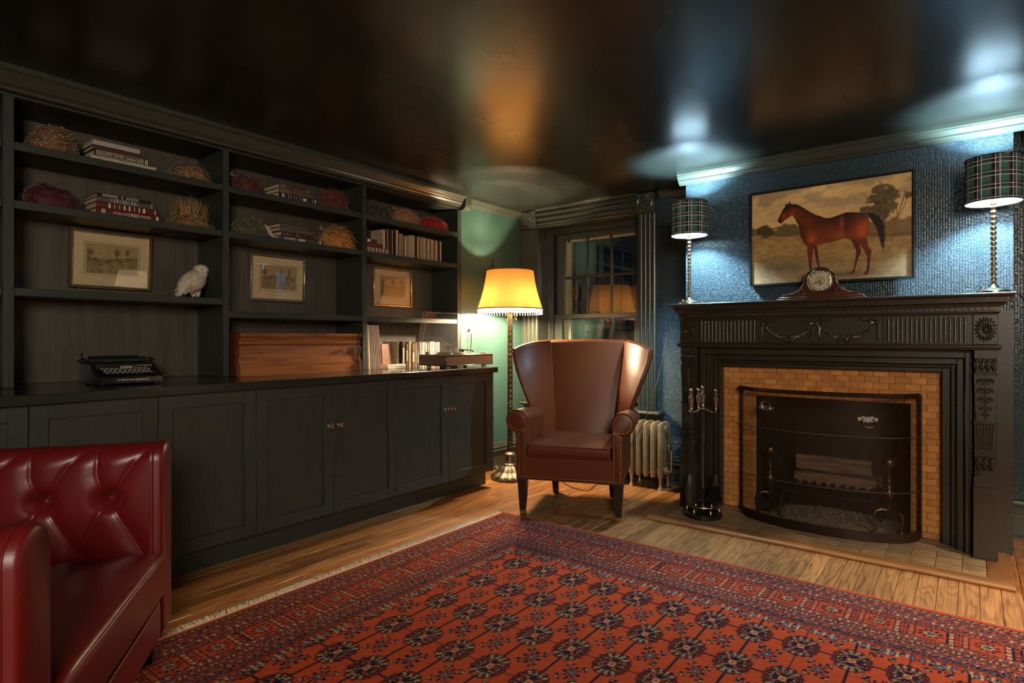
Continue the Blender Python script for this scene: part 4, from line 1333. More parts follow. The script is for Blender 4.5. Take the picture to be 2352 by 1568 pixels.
def rbox(m, x0, x1, y0, y1, z0, z1, r, crown_=0.0, nx=10, ny=10):
    """cushion: soft box with rounded edges and crowned top"""
    def sup(t, n=5): return t
    rings = []
    def ring(inx, z, cr):
        pts = []
        X0, X1, Y0, Y1 = x0 + inx, x1 - inx, y0 + inx, y1 - inx
        k = 8
        for i in range(k): pts.append((X0 + (X1 - X0) * i / k, Y0))
        for i in range(k): pts.append((X1, Y0 + (Y1 - Y0) * i / k))
        for i in range(k): pts.append((X1 - (X1 - X0) * i / k, Y1))
        for i in range(k): pts.append((X0, Y1 - (Y1 - Y0) * i / k))
        return [(a, b, z) for a, b in pts]
    for q in range(5):
        a = PI / 2 * q / 4; rings.append(ring(r * (1 - math.sin(a)), z0 + r * (1 - math.cos(a)), 0))
    for q in range(5):
        a = PI / 2 * q / 4; rings.append(ring(r * (1 - math.cos(a)), z1 - r + r * math.sin(a), 0))
    cx, cy = (x0 + x1) / 2, (y0 + y1) / 2
    for f in (.8, .6, .4, .2, .03):
        base = rings[9]
        rings.append([(cx + (a - cx) * f, cy + (b - cy) * f, z1 + crown_ * (1 - f ** 2)) for a, b, z in base])
    for f in (.6, .2): rings.insert(0, [(cx + (a - cx) * f, cy + (b - cy) * f, z0) for a, b, z in rings[0]])
    m.loft(rings)
def piping(name, pts, r, parent, mat=None, closed=False):
    m = MB(); m.tube(pts, r, 6, closed=closed); return obj(name, m, mat or LE, parent)
m = MB(); m.box(-.343, .343, .004, .60, .232, .386, .010); ap = obj('seat_rail', m, LE, wc)
piping('piping', [(-.273, .001, .384), (-.1, -.001, .382), (.1, -.001, .382), (.273, .001, .384)], .0045, ap)
piping('piping', [(-.345, .003, .234), (.345, .003, .234)], .0048, ap)
m = MB(); rbox(m, -.268, .268, -.012, .585, .388, .458, .020, .040); cu = obj('seat_cushion', m, LE, wc, angle=60)
m = MB()
for z in (.394, .455):
    m.tube([(-.262, .30, z), (-.264, -.004, z), (-.255, -.012, z), (.255, -.012, z), (.264, -.004, z), (.262, .30, z)], .0045, 6)
obj('piping', m, LE, cu)
def arm_out(sg):
    pts = [(.275, .236), (.275, .606)]
    c = (.344, .610); r = .070
    for a in np.linspace(PI, -PI * .62, 22): pts.append((c[0] + r * math.cos(a), c[1] + r * math.sin(a)))
    pts += [(.350, .535), (.345, .50), (.344, .40), (.344, .236)]
    return [(sg * x, z) for x, z in pts]
for sg in (-1, 1):
    o = arm_out(sg); n = len(o)
    m = MB(); rings = []
    for y, ins_, dz in ((0, .010, 0), (.003, .004, 0), (.010, 0, 0), (.20, 0, -.004), (.40, 0, -.020), (.60, .004, -.030)):
        oo = inset(o, ins_) if ins_ else o
        rings.append([(x, y, z + dz * max(0, (z - .45) / .2)) for x, z in oo])
    m.loft(rings); a_ = obj('arm', m, LE, wc, angle=50)
    piping('piping', [(x, .004, z) for x, z in o[1:]], .0045, a_)
    # nailheads round the arm front
    m = MB(); path = inset(o, .013)[1:]
    path = [p for p in path if p[1] > .245]
    path = path + [(path[-1][0], .245)]; path = [(path[0][0], .245)] + path
    P_ = [Vector((p[0], 0, p[1])) for p in path]; acc = 0.0
    for i in range(len(P_) - 1):
        e = (P_[i + 1] - P_[i]); L = e.length
        while acc < L:
            p = P_[i] + e * (acc / L)
            m.ball((p.x, -.0005, p.z), (.0046, .0026, .0046), 6, 4); acc += .0150
        acc -= L
    o_ = obj('nailhead_trim', m, MT['nail'], a_); o_['kind'] = 'stuff'
m = MB()
x = -.330
while x < .335: m.ball((x, .001, .246), (.0046, .0028, .0046), 6, 4); x += .0150
o_ = obj('nailhead_trim', m, MT['nail'], ap); o_['kind'] = 'stuff'
# back and wings: three upholstered slabs meeting at the seams
def bq(t): return .205 + .075 * t
def yb(t): return .575 + .185 * t
def lerp_tab(tab, t):
    for (a, b), (c, d) in zip(tab[:-1], tab[1:]):
        if t <= c: 
            q = (t - a) / (c - a); q = q * q * (3 - 2 * q) if False else q
            return b + (d - b) * q
    return tab[-1][1]
WT = [(0, .315), (.22, .322), (.34, .330), (.52, .372), (.75, .430), (.90, .464), (1.0, .474)]
WY = [(0, .44), (.30, .43), (.5, .41), (.75, .41), (1.0, .45)]
def top_z(s):   # s 0 centre .. 1 seam .. 2 wing tip
    if s <= 1: return 1.146 - .006 * s
    q = s - 1; return 1.140 - .022 * q - .040 * q ** 4
ZB = .40
m = MB(); rings = []
NS = 14
TT = list(np.linspace(0, 1, 18))
for t in TT:
    row = []
    for s in np.linspace(-1, 1, NS):
        z = ZB + (top_z(abs(s)) - ZB - .03) * t
        row.append((s * bq(t), yb(t) - .028 * (1 - s * s) * (1 - .5 * t), z))
    for s in np.linspace(1, -1, NS):
        z = ZB + (top_z(abs(s)) - ZB - .03) * t
        row.append((s * (bq(t) + .005), yb(t) + .105 - .02 * t, z))
    rings.append(row)
last = rings[-1]
for q in range(1, 6):
    a = PI / 2 * q / 5; row = []
    for k in range(2 * NS):
        p = Vector(last[k]); o = Vector(last[2 * NS - 1 - k]); mid = (p + o) / 2
        p2 = mid + (p - mid) * max(.02, math.cos(a)); row.append((p2.x, p2.y, p.z + .03 * math.sin(a)))
    rings.append(row)
m.loft(rings); bk = obj('backrest', m, LE, wc, angle=70)
def wing(sg):
    m = MB(); rings = []; NW = 13
    tips = []
    def sect(t):
        hb, y0 = bq(t), yb(t); wx, wy = lerp_tab(WT, t), lerp_tab(WY, t)
        inn, outr = [], []
        for k in range(NW):
            q = k / (NW - 1)
            cx_, cy_ = hb + (wx - hb) * .30, y0 - (y0 - wy) * .62
            x = (1 - q) ** 2 * hb + 2 * q * (1 - q) * cx_ + q * q * wx
            y = (1 - q) ** 2 * y0 + 2 * q * (1 - q) * cy_ + q * q * wy
            s = 1 + q; z = ZB + (top_z(s) - ZB - .022) * t
            th = .050 + .045 * (1 - q) * 1.0
            e = Vector((wx - hb, wy - y0)).normalized(); nx, ny = -e.y, e.x
            if ny < 0 and nx < 0: nx, ny = -nx, -ny
            if nx < 0: nx, ny = -nx, -ny
            inn.append((sg * x, y, z)); outr.append((sg * (x + nx * th * .72), y + abs(ny) * th, z))
        # rolled front edge
        a, b = Vector(inn[-1]), Vector(outr[-1]); mid = (a + b) / 2; h = (a - b).length / 2
        d = Vector((sg * (wx - hb), wy - y0, 0)).normalized()
        roll = []
        for k in range(1, 6):
            an = PI * k / 6
            roll.append(tuple(mid + (a - mid) * math.cos(an) + d * h * .85 * math.sin(an)))
        tips.append(roll[2])
        return inn + roll + outr[::-1]
    for t in TT: rings.append(sect(t))
    last = rings[-1]; n = len(last)
    c = Vector((0, 0, 0))
    for p in last: c += Vector(p)
    c /= n
    idx = list(range(n))
    for q in range(1, 6):
        a = PI / 2 * q / 5; row = []
        for k in range(n):
            p = Vector(last[k]); o = Vector(last[n - 1 - k]); mid = (p + o) / 2
            p2 = mid + (p - mid) * max(.03, math.cos(a)); row.append((p2.x, p2.y, p.z + .022 * math.sin(a)))
        rings.append(row)
    m.loft(rings); w_ = obj('wing', m, LE, wc, angle=70)
    m = MB(); acc = 0; P_ = [Vector(p) for p in tips if p[2] > .60]
    for i in range(len(P_) - 1):
        e = P_[i + 1] - P_[i]; L = e.length
        while acc < L:
            p = P_[i] + e * (acc / L); m.ball(tuple(p), (.0046, .0046, .0046), 6, 4); acc += .0150
        acc -= L
    o_ = obj('nailhead_trim', m, MT['nail'], w_); o_['kind'] = 'stuff'
    seam = [(sg * bq(t), yb(t) - .002, ZB + (top_z(1) - ZB - .03) * t) for t in TT]
    seam += [(sg * bq(1), yb(1) + .03, top_z(1) - .004), (sg * bq(1), yb(1) + .07, top_z(1) - .006)]
    piping('piping', seam, .0042, w_)
wing(-1); wing(1)

# ------------------------------------------------------------------ tufted red tub chair (local x forward, y to the far side)
tc_ = thing('tub_chair', 'oxblood red leather tub armchair with button-tufted sides cut off by the frame edge', 'armchair', (-1.940, .681, 0), math.radians(54.7))
LR = MT['leather_red']
DX = -.80
def seg_d(px, pz, a, b):
    ax, az = a; bx, bz = b
    vx, vz = bx - ax, bz - az; L2 = vx * vx + vz * vz
    t = np.clip(((px - ax) * vx + (pz - az) * vz) / L2, 0, 1)
    return np.hypot(px - ax - t * vx, pz - az - t * vz), t
btn = [(-.157, .602), (-.346, .605), (-.535, .605)]
pleats = []
for bx, bz in btn:
    pleats += [((bx - .006, bz), (bx - .030, bz + .085), (bx - .032, .80)), ((bx + .006, bz), (bx + .060, bz + .095), (bx + .122, .80)),
               ((bx - .004, bz), (bx - .052, bz - .10), (bx - .092, .38)), ((bx + .004, bz), (bx + .058, bz - .10), (bx + .122, .38))]
def tuft(px, pz):
    d = np.zeros_like(px)
    for pl in pleats:
        dm = np.full_like(px, 9.0)
        for a, b in zip(pl[:-1], pl[1:]):
            dm = np.minimum(dm, seg_d(px, pz, a, b)[0])
        d += -.007 * np.exp(-(dm / .006) ** 2) - .007 * np.exp(-(dm / .03) ** 2)
    for bx, bz in btn:
        r2 = (px - bx) ** 2 + ((pz - bz) * 1.2) ** 2
        d += -.034 * np.exp(-r2 / .0011)
    return d
YI, YO, ZT_ = .345, .470, .783
rings = []
NXs = 150
fx = np.linspace(DX, -.028, NXs)
us = []     # profile over the top: inner face up, roll, outer face down
zin = np.linspace(.20, ZT_ - .060, 70)
prof = [(YI, z, 0, 1) for z in zin]
for a in np.linspace(0, PI, 19)[1:-1]:
    prof.append((YI + .0625 - .0625 * math.cos(a), ZT_ - .060 + .060 * math.sin(a), a, max(0, 1 - a / 1.4)))
for z in np.linspace(ZT_ - .060, .125, 16): prof.append((YO + .004 * math.sin((z - .1) * 4), z, PI, 0))
prof.append((YI + .02, .125, PI, 0))
P_ = np.array(prof)
vs = []
fxx, pz = np.meshgrid(fx, P_[:, 1])
arc = np.minimum(P_[:, 1], 9)[:, None] + np.where(P_[:, 2] > 0, .03 * P_[:, 2], 0)[:, None] + 0 * fxx
dep = tuft(fxx, arc) * P_[:, 3][:, None]
endf = np.clip((-.028 - fxx) / .03, 0, 1)
bulge = .012 * np.sin(PI * np.clip((arc - .35) / .45, 0, 1)) * P_[:, 3][:, None]
zz_ = P_[:, 1][:, None] + 0 * fxx + dep * np.sin(np.minimum(P_[:, 2], PI / 2))[:, None] * (P_[:, 2] < PI)[:, None]
yy_ = P_[:, 0][:, None] - dep * np.cos(np.minimum(P_[:, 2], PI / 2))[:, None] - bulge
m = MB()
grid = [[(float(fxx[j, i]), float(yy_[j, i]), float(zz_[j, i])) for j in range(len(prof))] for i in range(NXs)]
m.loft(grid, closed=True)
sd_ = obj('far_side', m, LR, tc_, angle=75)
# front edge panel of the far side, softly rounded
def edge_panel(y0, y1, zt, r, fx0, nm, parent):
    m = MB(); yc = (y0 + y1) / 2; h = (y1 - y0) / 2
    out = [(y0, .120), (y0, zt - h * .95)]
    for a in np.linspace(PI, 0, 15)[1:-1]: out.append((yc + h * math.cos(a), zt - h * .95 + h * .95 * math.sin(a)))
    out += [(y1, zt - h * .95), (y1, .120)]
    rings = []
    for k, (x, i_) in enumerate(((fx0 - .04, 0), (fx0 - .012, .001), (fx0 - .004, .006), (fx0, .016), (fx0 + .003, .035))):
        oo = inset(out, i_) if i_ else out
        rings.append([(x, a + 0, b) for a, b in oo])
    m.loft(rings); o_ = obj(nm, m, LR, parent, angle=65)
    p_ = [(fx0 - .030, a, b) for a, b in inset(out, -.001)[0:]]
    s_ = MB(); s_.tube(p_, .0035, 6); obj('piping', s_, LR, o_)
    return o_
edge_panel(YI - .004, YO + .004, ZT_ + .004, .06, .010, 'front_panel', tc_)
# near arm
YN0, YN1 = -.505, -.645
m = MB(); rings = []
yc = (YN0 + YN1) / 2; h = .072
out = [(YN0 + .002, .120), (YN0 + .002, ZT_ - .07)]
for a in np.linspace(0, PI, 15)[1:-1]: out.append((yc + h * math.cos(a), ZT_ - .07 + .070 * math.sin(a)))
out += [(YN1 - .002, ZT_ - .07), (YN1 - .002, .120)]
for x in np.linspace(DX, -.03, 12): rings.append([(float(x), a, b) for a, b in out])
m.loft(rings); na = obj('near_arm', m, LR, tc_, angle=65)
edge_panel(YN1 - .003, YN0 + .003, ZT_ + .003, .06, .010, 'front_panel', tc_)
# seat cushion, base, back, legs
m = MB(); rbox(m, -.70, .022, YN0 + .006, YI - .012, .255, .420, .034, .028); sc_ = obj('seat_cushion', m, LR, tc_, angle=70)
def seam_pair(z, o, x=.022):
    return [(x - .10, YN0 + .010, z), (x - .02, YN0 + .012, z), (x + o - .004, YN0 + .04, z), (x + o, -.25, z), (x + o, .1, z), (x + o - .004, YI - .05, z), (x - .02, YI - .018, z), (x - .10, YI - .016, z)]
piping('piping', seam_pair(.404, -.006), .0042, sc_, LR)
m = MB(); m.box(-.76, .008, YN0 + .003, YI - .004, .115, .258, .018); bs = obj('base', m, LR, tc_)
piping('piping', seam_pair(.252, -.010), .0036, bs, LR)
m = MB(); m.box(-.86, -.74, YN1, YO, .12, .78, .05); obj('backrest', m, LR, tc_)
# stitched seams beside the pleats
m = MB()
for pl in pleats:
    k = 0
    P3 = []
    for (a, b) in zip(pl[:-1], pl[1:]):
        L = math.hypot(b[0] - a[0], b[1] - a[1]); nq = max(2, int(L / .0075))
        for q in range(nq):
            t = q / nq; px, pz = a[0] + (b[0] - a[0]) * t + .009, a[1] + (b[1] - a[1]) * t
            if pz < .715 and pz > .41:
                P3.append((px, pz))
    for px, pz in P3[2:]:
        if px > -.045 or px < DX: continue
        dq = float(tuft(np.array([px]), np.array([pz]))[0]); bl = .012 * math.sin(PI * min(1, max(0, (pz - .35) / .45)))
        m.ball((px, YI - bl - dq - .0003, pz), (.0011, .0012, .0022), 5, 3)
o_ = obj('stitching', m, MT['stitch'], sd_); o_['kind'] = 'stuff'
for lx, ly in ((-.045, .40), (-.045, -.58), (-.76, .40), (-.76, -.58)):
    m = MB(); m.loft([[(lx + a * c_, ly + a * s_, z) for c_, s_ in ((-1, -1), (1, -1), (1, 1), (-1, 1))] for a, z in ((.011, .0105), (.019, .125))]); obj('leg', m, MT['darkwood'], tc_)

# ------------------------------------------------------------------ floor lamp
FLX, FLY = -3.000, 3.855
fl_ = thing('floor_lamp', 'bronze floor lamp with a glowing pleated amber shade and beaded fringe', 'lamp', (FLX, FLY, 0))
m = MB()
def bmod(a, i):
    return 1 + (.035 * math.sin(12 * a) + .02 * math.sin(31 * a + i * 1.7)) * (1 if 2 <= i <= 12 else 0)
m.lathe([(.150, .0005), (.156, .008), (.156, .020), (.150, .030), (.140, .040), (.122, .052), (.108, .060), (.100, .070), (.090, .085), (.075, .100), (.062, .110), (.058, .115), (.060, .120), (.056, .126), (.044, .132), (.036, .150), (.031, .180), (.032, .190), (.048, .196), (.049, .204), (.036, .212), (.022, .222)], n=72, mod=bmod)
obj('base', m, MT['bronze_lt'], fl_)
m = MB(); prof = [(.0205, z) for z in np.linspace(.215, 1.36, 230)]
n = 28; vs = []; fs_ = []
for i, (r, z) in enumerate(prof):
    for k in range(n):
        a = 2 * PI * k / n; q = r * (1 + .085 * math.sin(7 * a - z * 150))
        vs.append((q * math.cos(a), q * math.sin(a), z))
for i in range(len(prof) - 1):
    for k in range(n):
        k2 = (k + 1) % n; fs_.append((i * n + k, i * n + k2, (i + 1) * n + k2, (i + 1) * n + k))
m.add(vs, fs_); pole = obj('pole', m, MT['bronze'], fl_, normals=False)
for z in (.62, 1.02):
    m = MB(); m.lathe([(.021, z - .004), (.0245, z - .002), (.0245, z + .002), (.021, z + .004)], n=20); obj('collar', m, MT['brass'], pole)
m = MB(); m.lathe([(.024, 1.355), (.028, 1.365), (.020, 1.385), (.018, 1.44), (.022, 1.445), (.022, 1.475), (.010, 1.480)], n=16); obj('socket', m, MT['brass'], fl_)
MT['bulb_floor'] = emis('warm_bulb', BULB_FLOOR, W_FLOOR / 3, .024)
for a in (0, 2 * PI / 3, 4 * PI / 3):
    bx, by = .095 * math.cos(a), .095 * math.sin(a)
    m = MB(); m.tube([(bx * .2, by * .2, 1.395), (bx * .6, by * .6, 1.392), (bx * .78, by * .78, 1.400)], .008, 8); obj('bulb_holder', m, MT['brass'], fl_)
    m = MB(); m.ball((bx, by, 1.432), (.024, .024, .030), 14, 9); obj('bulb', m, MT['bulb_floor'], fl_)
# pleated shade: frustum with bell flare, open top and bottom
ZS0, ZS1 = 1.392, 1.708
NP = 132; n = NP * 2
vs = []; fs_ = []; rows = 12
for i in range(rows + 1):
    t = i / rows; z = ZS0 + (ZS1 - ZS0) * t
    r = .266 - .076 * t - .010 * math.sin(PI * t)
    for k in range(n):
        a = 2 * PI * k / n; q = r + (.0022 if k % 2 else -.0022)
        vs.append((q * math.cos(a), q * math.sin(a), z))
for i in range(rows):
    for k in range(n):
        k2 = (k + 1) % n; fs_.append((i * n + k, i * n + k2, (i + 1) * n + k2, (i + 1) * n + k))
m = MB(); m.add(vs, fs_)
MT['shade'] = fabric_shade('pleated_amber_silk', (.40, .21, .065), .60, (.050, .0225, .0050))
shd = obj('shade', m, MT['shade'], fl_, flat=True, normals=False)
MT['braid'] = pbr('brown_braid', (.16, .055, .018), .8)
def hoop(r, z, t): 
    m = MB(); m.tube([(r * math.cos(a), r * math.sin(a), z) for a in np.linspace(0, 2 * PI, 64, endpoint=False)], t, 6, closed=True); return m
obj('top_trim', hoop(.191, ZS1, .0058), MT['braid'], shd); obj('bottom_trim', hoop(.267, ZS0, .0050), MT['braid'], shd)
MT['bead'] = fabric_shade('fringe_beads', (.85, .78, .80), .45)
MT['drop'] = pbr('violet_bead', (.22, .12, .20), .3)
m = MB(); m2 = MB()
m.lathe([(.2665, ZS0 - .003), (.2668, ZS0 - .018)], n=96, cap=False)
for k in range(66):
    a = 2 * PI * k / 66; c_, s_ = .267 * math.cos(a), .267 * math.sin(a)
    m.tube([(c_, s_, ZS0 - .018), (c_, s_, ZS0 - .030)], .0016, 4, cap=False)
    m2.ball((c_, s_, ZS0 - .027), (.0042, .0042, .009), 6, 5); m.ball((c_, s_, ZS0 - .040), (.0040, .0040, .006), 6, 4)
f_ = obj('beaded_fringe', m, MT['bead'], shd, normals=False); f_['kind'] = 'stuff'
f_ = obj('fringe_drops', m2, MT['drop'], shd); f_['kind'] = 'stuff'
for a, L in ((-2.0, .085), (-.75, .075), (-.35, .085)):
    px, py = .055 * math.cos(a + .66), .055 * math.sin(a + .66)
    m = MB(); m.tube([(px * .5, py * .5, 1.40), (px, py, 1.385), (px, py, 1.385 - L)], .0012, 5); m.ball((px, py, 1.385 - L), .0055, 10, 6); obj('pull_chain', m, MT['brass'], fl_)
m = MB()
for a in (.6, .6 + PI): m.tube([(.022 * math.cos(a), .022 * math.sin(a), 1.44), (.06 * math.cos(a), .06 * math.sin(a), 1.50), (.05 * math.cos(a), .05 * math.sin(a), 1.62), (.004 * math.cos(a), .004 * math.sin(a), 1.685)], .0022, 6)
for a in (0, 2 * PI / 3, 4 * PI / 3): m.tube([(0, 0, 1.688), (.19 * math.cos(a), .19 * math.sin(a), ZS1 - .002)], .002, 5)
obj('harp', m, MT['brass'], fl_)

# ------------------------------------------------------------------ radiator
rd = thing('radiator', 'old silver-cream cast iron column radiator under the window, partly behind the wing chair', 'radiator', (-2.2, 4.32, 0))
sm = None
for k in range(14):
    x = -1.862 - .0595 * k
    if sm is None:
        m = MB()
        out = [(4.225, .105), (4.232, .090), (4.26, .085), (4.28, .10), (4.345, .10), (4.37, .085), (4.398, .090), (4.405, .105), (4.405, .475), (4.398, .498), (4.36, .512), (4.27, .512), (4.232, .498), (4.225, .475)]
        n = len(out)
        rings = []
        for dx, i_ in ((-.0155, .012), (-.012, .004), (-.006, 0), (.006, 0), (.012, .004), (.0155, .012)):
            rings.append([(dx, a, b) for a, b in (inset(out, i_) if i_ else out)])
        m.loft(rings)
        m.tube([(0, 4.222, .11), (0, 4.217, .14), (0, 4.217, .46), (0, 4.226, .495)], .0085, 8)
        m.tube([(-.03, 4.315, .46), (.03, 4.315, .46)], .030, 12); m.tube([(-.03, 4.315, .135), (.03, 4.315, .135)], .028, 12)
        m.v = [(p[0], p[1] - 4.32, p[2]) for p in m.v]
        o_ = obj('section', m, MT['rad'], rd); sm = o_.data
    else:
        o_ = bpy.data.objects.new('section', sm); COL.objects.link(o_); o_.parent = rd
    o_.location = (x + 2.2, 0, 0)
    if k in (0, 4, 9, 13):
        for y in (-.075, .065):
            m = MB(); m.lathe([(.019, .0005), (.020, .008), (.013, .018), (.011, .05), (.015, .09), (.02, .115)], (x + 2.2, y, 0), 10); obj('foot', m, MT['rad'], rd)
m = MB(); m.lathe([(.016, .30), (.016, .33), (.010, .335), (.010, .36), (.015, .365), (.015, .375)], (-1.825 + 2.2, .0, 0), 10); m.tube([(-1.84 + 2.2, 0, .135), (-1.81 + 2.2, 0, .135), (-1.803 + 2.2, 0, .15), (-1.803 + 2.2, 0, .30)], .011, 8)
m.lathe([(.02, .29), (.022, .295), (.02, .30)], (-1.803 + 2.2, 0, 0), 10)
obj('air_valve', m, MT['pewter'], rd)
m = MB(); m.tube([(-3.1 + 2.2, .10, .055), (-1.95 + 2.2, .10, .055), (-1.82 + 2.2, .10, .06)], .013, 8); obj('pipe', m, MT['pewter'], rd)
# ------------------------------------------------------------------ mantel lamps
def tartan():
    m, nt, out = newmat('green_tartan_shade')
    tc = N(nt, 'TexCoord'); sx = N(nt, 'SeparateXYZ'); nt.links.new(tc.outputs['Object'], sx.inputs[0])
    at = N(nt, 'Math', operation='ARCTAN2'); nt.links.new(sx.outputs['Y'], at.inputs[0]); nt.links.new(sx.outputs['X'], at.inputs[1])
    mu = N(nt, 'Math', operation='MULTIPLY'); mu.inputs[1].default_value = .1175; nt.links.new(at.outputs[0], mu.inputs[0])
    def lines(src, per, offs, wd):
        acc = None
        for o in offs:
            a = N(nt, 'Math', operation='ADD'); a.inputs[1].default_value = 10 * per + o; nt.links.new(src, a.inputs[0])
            b = N(nt, 'Math', operation='MODULO'); b.inputs[1].default_value = per; nt.links.new(a.outputs[0], b.inputs[0])
            c = N(nt, 'Math', operation='LESS_THAN'); c.inputs[1].default_value = wd; nt.links.new(b.outputs[0], c.inputs[0])
            if acc is None: acc = c.outputs[0]
            else:
                d = N(nt, 'Math', operation='MAXIMUM'); nt.links.new(acc, d.inputs[0]); nt.links.new(c.outputs[0], d.inputs[1]); acc = d.outputs[0]
        return acc
    V, Hh = mu.outputs[0], sx.outputs['Z']
    def mix(prev, fac, col):
        x = N(nt, 'MixRGB'); x.inputs[2].default_value = c4(col); nt.links.new(fac, x.inputs[0])
        if isinstance(prev, tuple): x.inputs[1].default_value = c4(prev)
        else: nt.links.new(prev, x.inputs[1])
        return x.outputs[0]
    per = .0738; pz = .0635
    c = mix((.13, .33, .28), lines(V, per, (.030,), .022), (.030, .034, .055))
    c = mix(c, lines(Hh, pz, (.046,), .013), (.028, .034, .055))
    c = mix(c, lines(V, per, (.0345, .012), .0026), (.20, .012, .035)); c = mix(c, lines(Hh, pz, (.054, .028), .0026), (.20, .012, .035))
    c = mix(c, lines(V, per, (.0, .018), .0040), (.85, .90, .92)); c = mix(c, lines(Hh, pz, (.060, .040), .0040), (.85, .90, .92))
    d = N(nt, 'BsdfDiffuse'); nt.links.new(c, d.inputs[0])
    t = N(nt, 'BsdfTranslucent'); nt.links.new(c, t.inputs[0])
    nz = N(nt, 'TexNoise'); nz.inputs['Scale'].default_value = 260; nt.links.new(tc.outputs['Object'], nz.inputs['Vector'])
    bp = N(nt, 'Bump'); bp.inputs['Strength'].default_value = .2; bp.inputs['Distance'].default_value = .001; nt.links.new(nz.outputs['Fac'], bp.inputs['Height'])
    nt.links.new(bp.outputs[0], d.inputs['Normal'])
    mx = N(nt, 'MixShader'); mx.inputs[0].default_value = .60
    nt.links.new(d.outputs[0], mx.inputs[1]); nt.links.new(t.outputs[0], mx.inputs[2]); nt.links.new(mx.outputs[0], out.inputs[0])
    return m
MT['tartan'] = tartan()
MT['lining'] = pbr('white_shade_lining', (.80, .82, .82), .6)
MT['bulb_mantel'] = emis('cool_bulb', BULB_MANTEL, W_MANTEL, .030)
def table_lamp(x, y, lab, rz):
    t = thing('table_lamp', lab, 'lamp', (x, y, 1.378), rz, 'tartan lamps on the mantel shelf')
    m = MB(); m.lathe([(.068, .0005), (.070, .003), (.070, .012), (.066, .015), (.052, .020), (.030, .028), (.018, .042), (.011, .052), (.009, .058)], n=40); obj('base', m, MT['brass_lt'], t)
    m = MB()
    z = .058
    for k in range(15):
        m.lathe([(.0065, z), (.0115, z + .0055), (.0138, z + .0115), (.0138, z + .0145), (.0115, z + .0205), (.0065, z + .026)], n=16); z += .0262
    obj('beaded_stem', m, MT['brass_lt'], t)
    m = MB(); m.lathe([(.008, z - .002), (.016, z + .004), (.016, z + .045), (.010, z + .048)], n=16); obj('socket', m, MT['brass_lt'], t)
    m = MB(); m.ball((0, 0, .565), (.030, .030, .036), 16, 10); obj('bulb', m, MT['bulb_mantel'], t)
    m = MB(); m.lathe([(.006, .02), (.006, .032), (.0055, .036)], (-.045, .01, 0), 10); obj('switch_knob', m, MT['brass_lt'], t)
    z0, z1, r = .462, .684, .1175
    m = MB(); m.lathe([(r, z0), (r, z1)], n=64, cap=False); sh = obj('shade', m, MT['tartan'], t, normals=False)
    m = MB(); m.lathe([(r - .0015, z0 + .001), (r - .0015, z1 - .001)], n=64, cap=False); obj('lining', m, MT['lining'], sh, normals=False)
    for z in (z0, z1):
        m = MB(); m.tube([(r * math.cos(a), r * math.sin(a), z) for a in np.linspace(0, 2 * PI, 48, endpoint=False)], .0032, 6, closed=True); obj('trim', m, MT['black_pl'], sh)
    m = MB()
    for a in (0, 2 * PI / 3, 4 * PI / 3): m.tube([(.012 * math.cos(a), .012 * math.sin(a), z0 + .012), ((r - .003) * math.cos(a), (r - .003) * math.sin(a), z0 + .004)], .0018, 5)
    obj('spider', m, MT['brass_lt'], sh)
    return t
table_lamp(-1.497, 3.885, 'brass beaded lamp with green tartan shade on left end of the mantel shelf', 0.15)
table_lamp(.090, 3.885, 'brass beaded lamp with green tartan shade on right end of the mantel shelf', .5)

# ------------------------------------------------------------------ horse painting
def poly_mask(U, V, pts):
    ins = np.zeros(U.shape, bool); n = len(pts); j = n - 1
    for i in range(n):
        xi, yi = pts[i]; xj, yj = pts[j]
        cond = ((yi > V) != (yj > V)) & (U < (xj - xi) * (V - yi) / (yj - yi + 1e-12) + xi)
        ins ^= cond; j = i
    return ins
def fbm(rs, shape, cells, oct_=4, ax=(1, 1)):
    out = np.zeros(shape); amp = 1.0; tot = 0
    H, W = shape
    for o in range(oct_):
        gy, gx = int(cells * ax[1] * 2 ** o) + 2, int(cells * ax[0] * 2 ** o) + 2
        g = rs.rand(gy, gx)
        yy = np.linspace(0, gy - 1.001, H); xx = np.linspace(0, gx - 1.001, W)
        y0 = yy.astype(int); x0 = xx.astype(int); fy = (yy - y0)[:, None]; fx = (xx - x0)[None, :]
        fy = fy * fy * (3 - 2 * fy); fx = fx * fx * (3 - 2 * fx)
        a = g[y0][:, x0]; b = g[y0][:, x0 + 1]; c = g[y0 + 1][:, x0]; d = g[y0 + 1][:, x0 + 1]
        out += amp * ((a * (1 - fx) + b * fx) * (1 - fy) + (c * (1 - fx) + d * fx) * fy); tot += amp; amp *= .55
    return out / tot
def blur(a, k):
    for _ in range(2):
        p = np.pad(a, ((k, k), (k, k)), mode='edge')
        c = np.cumsum(np.cumsum(p, 0), 1); c = np.pad(c, ((1, 0), (1, 0)))
        n = 2 * k + 1
        a = (c[n:, n:] - c[:-n, n:] - c[n:, :-n] + c[:-n, :-n]) / (n * n)
    return a
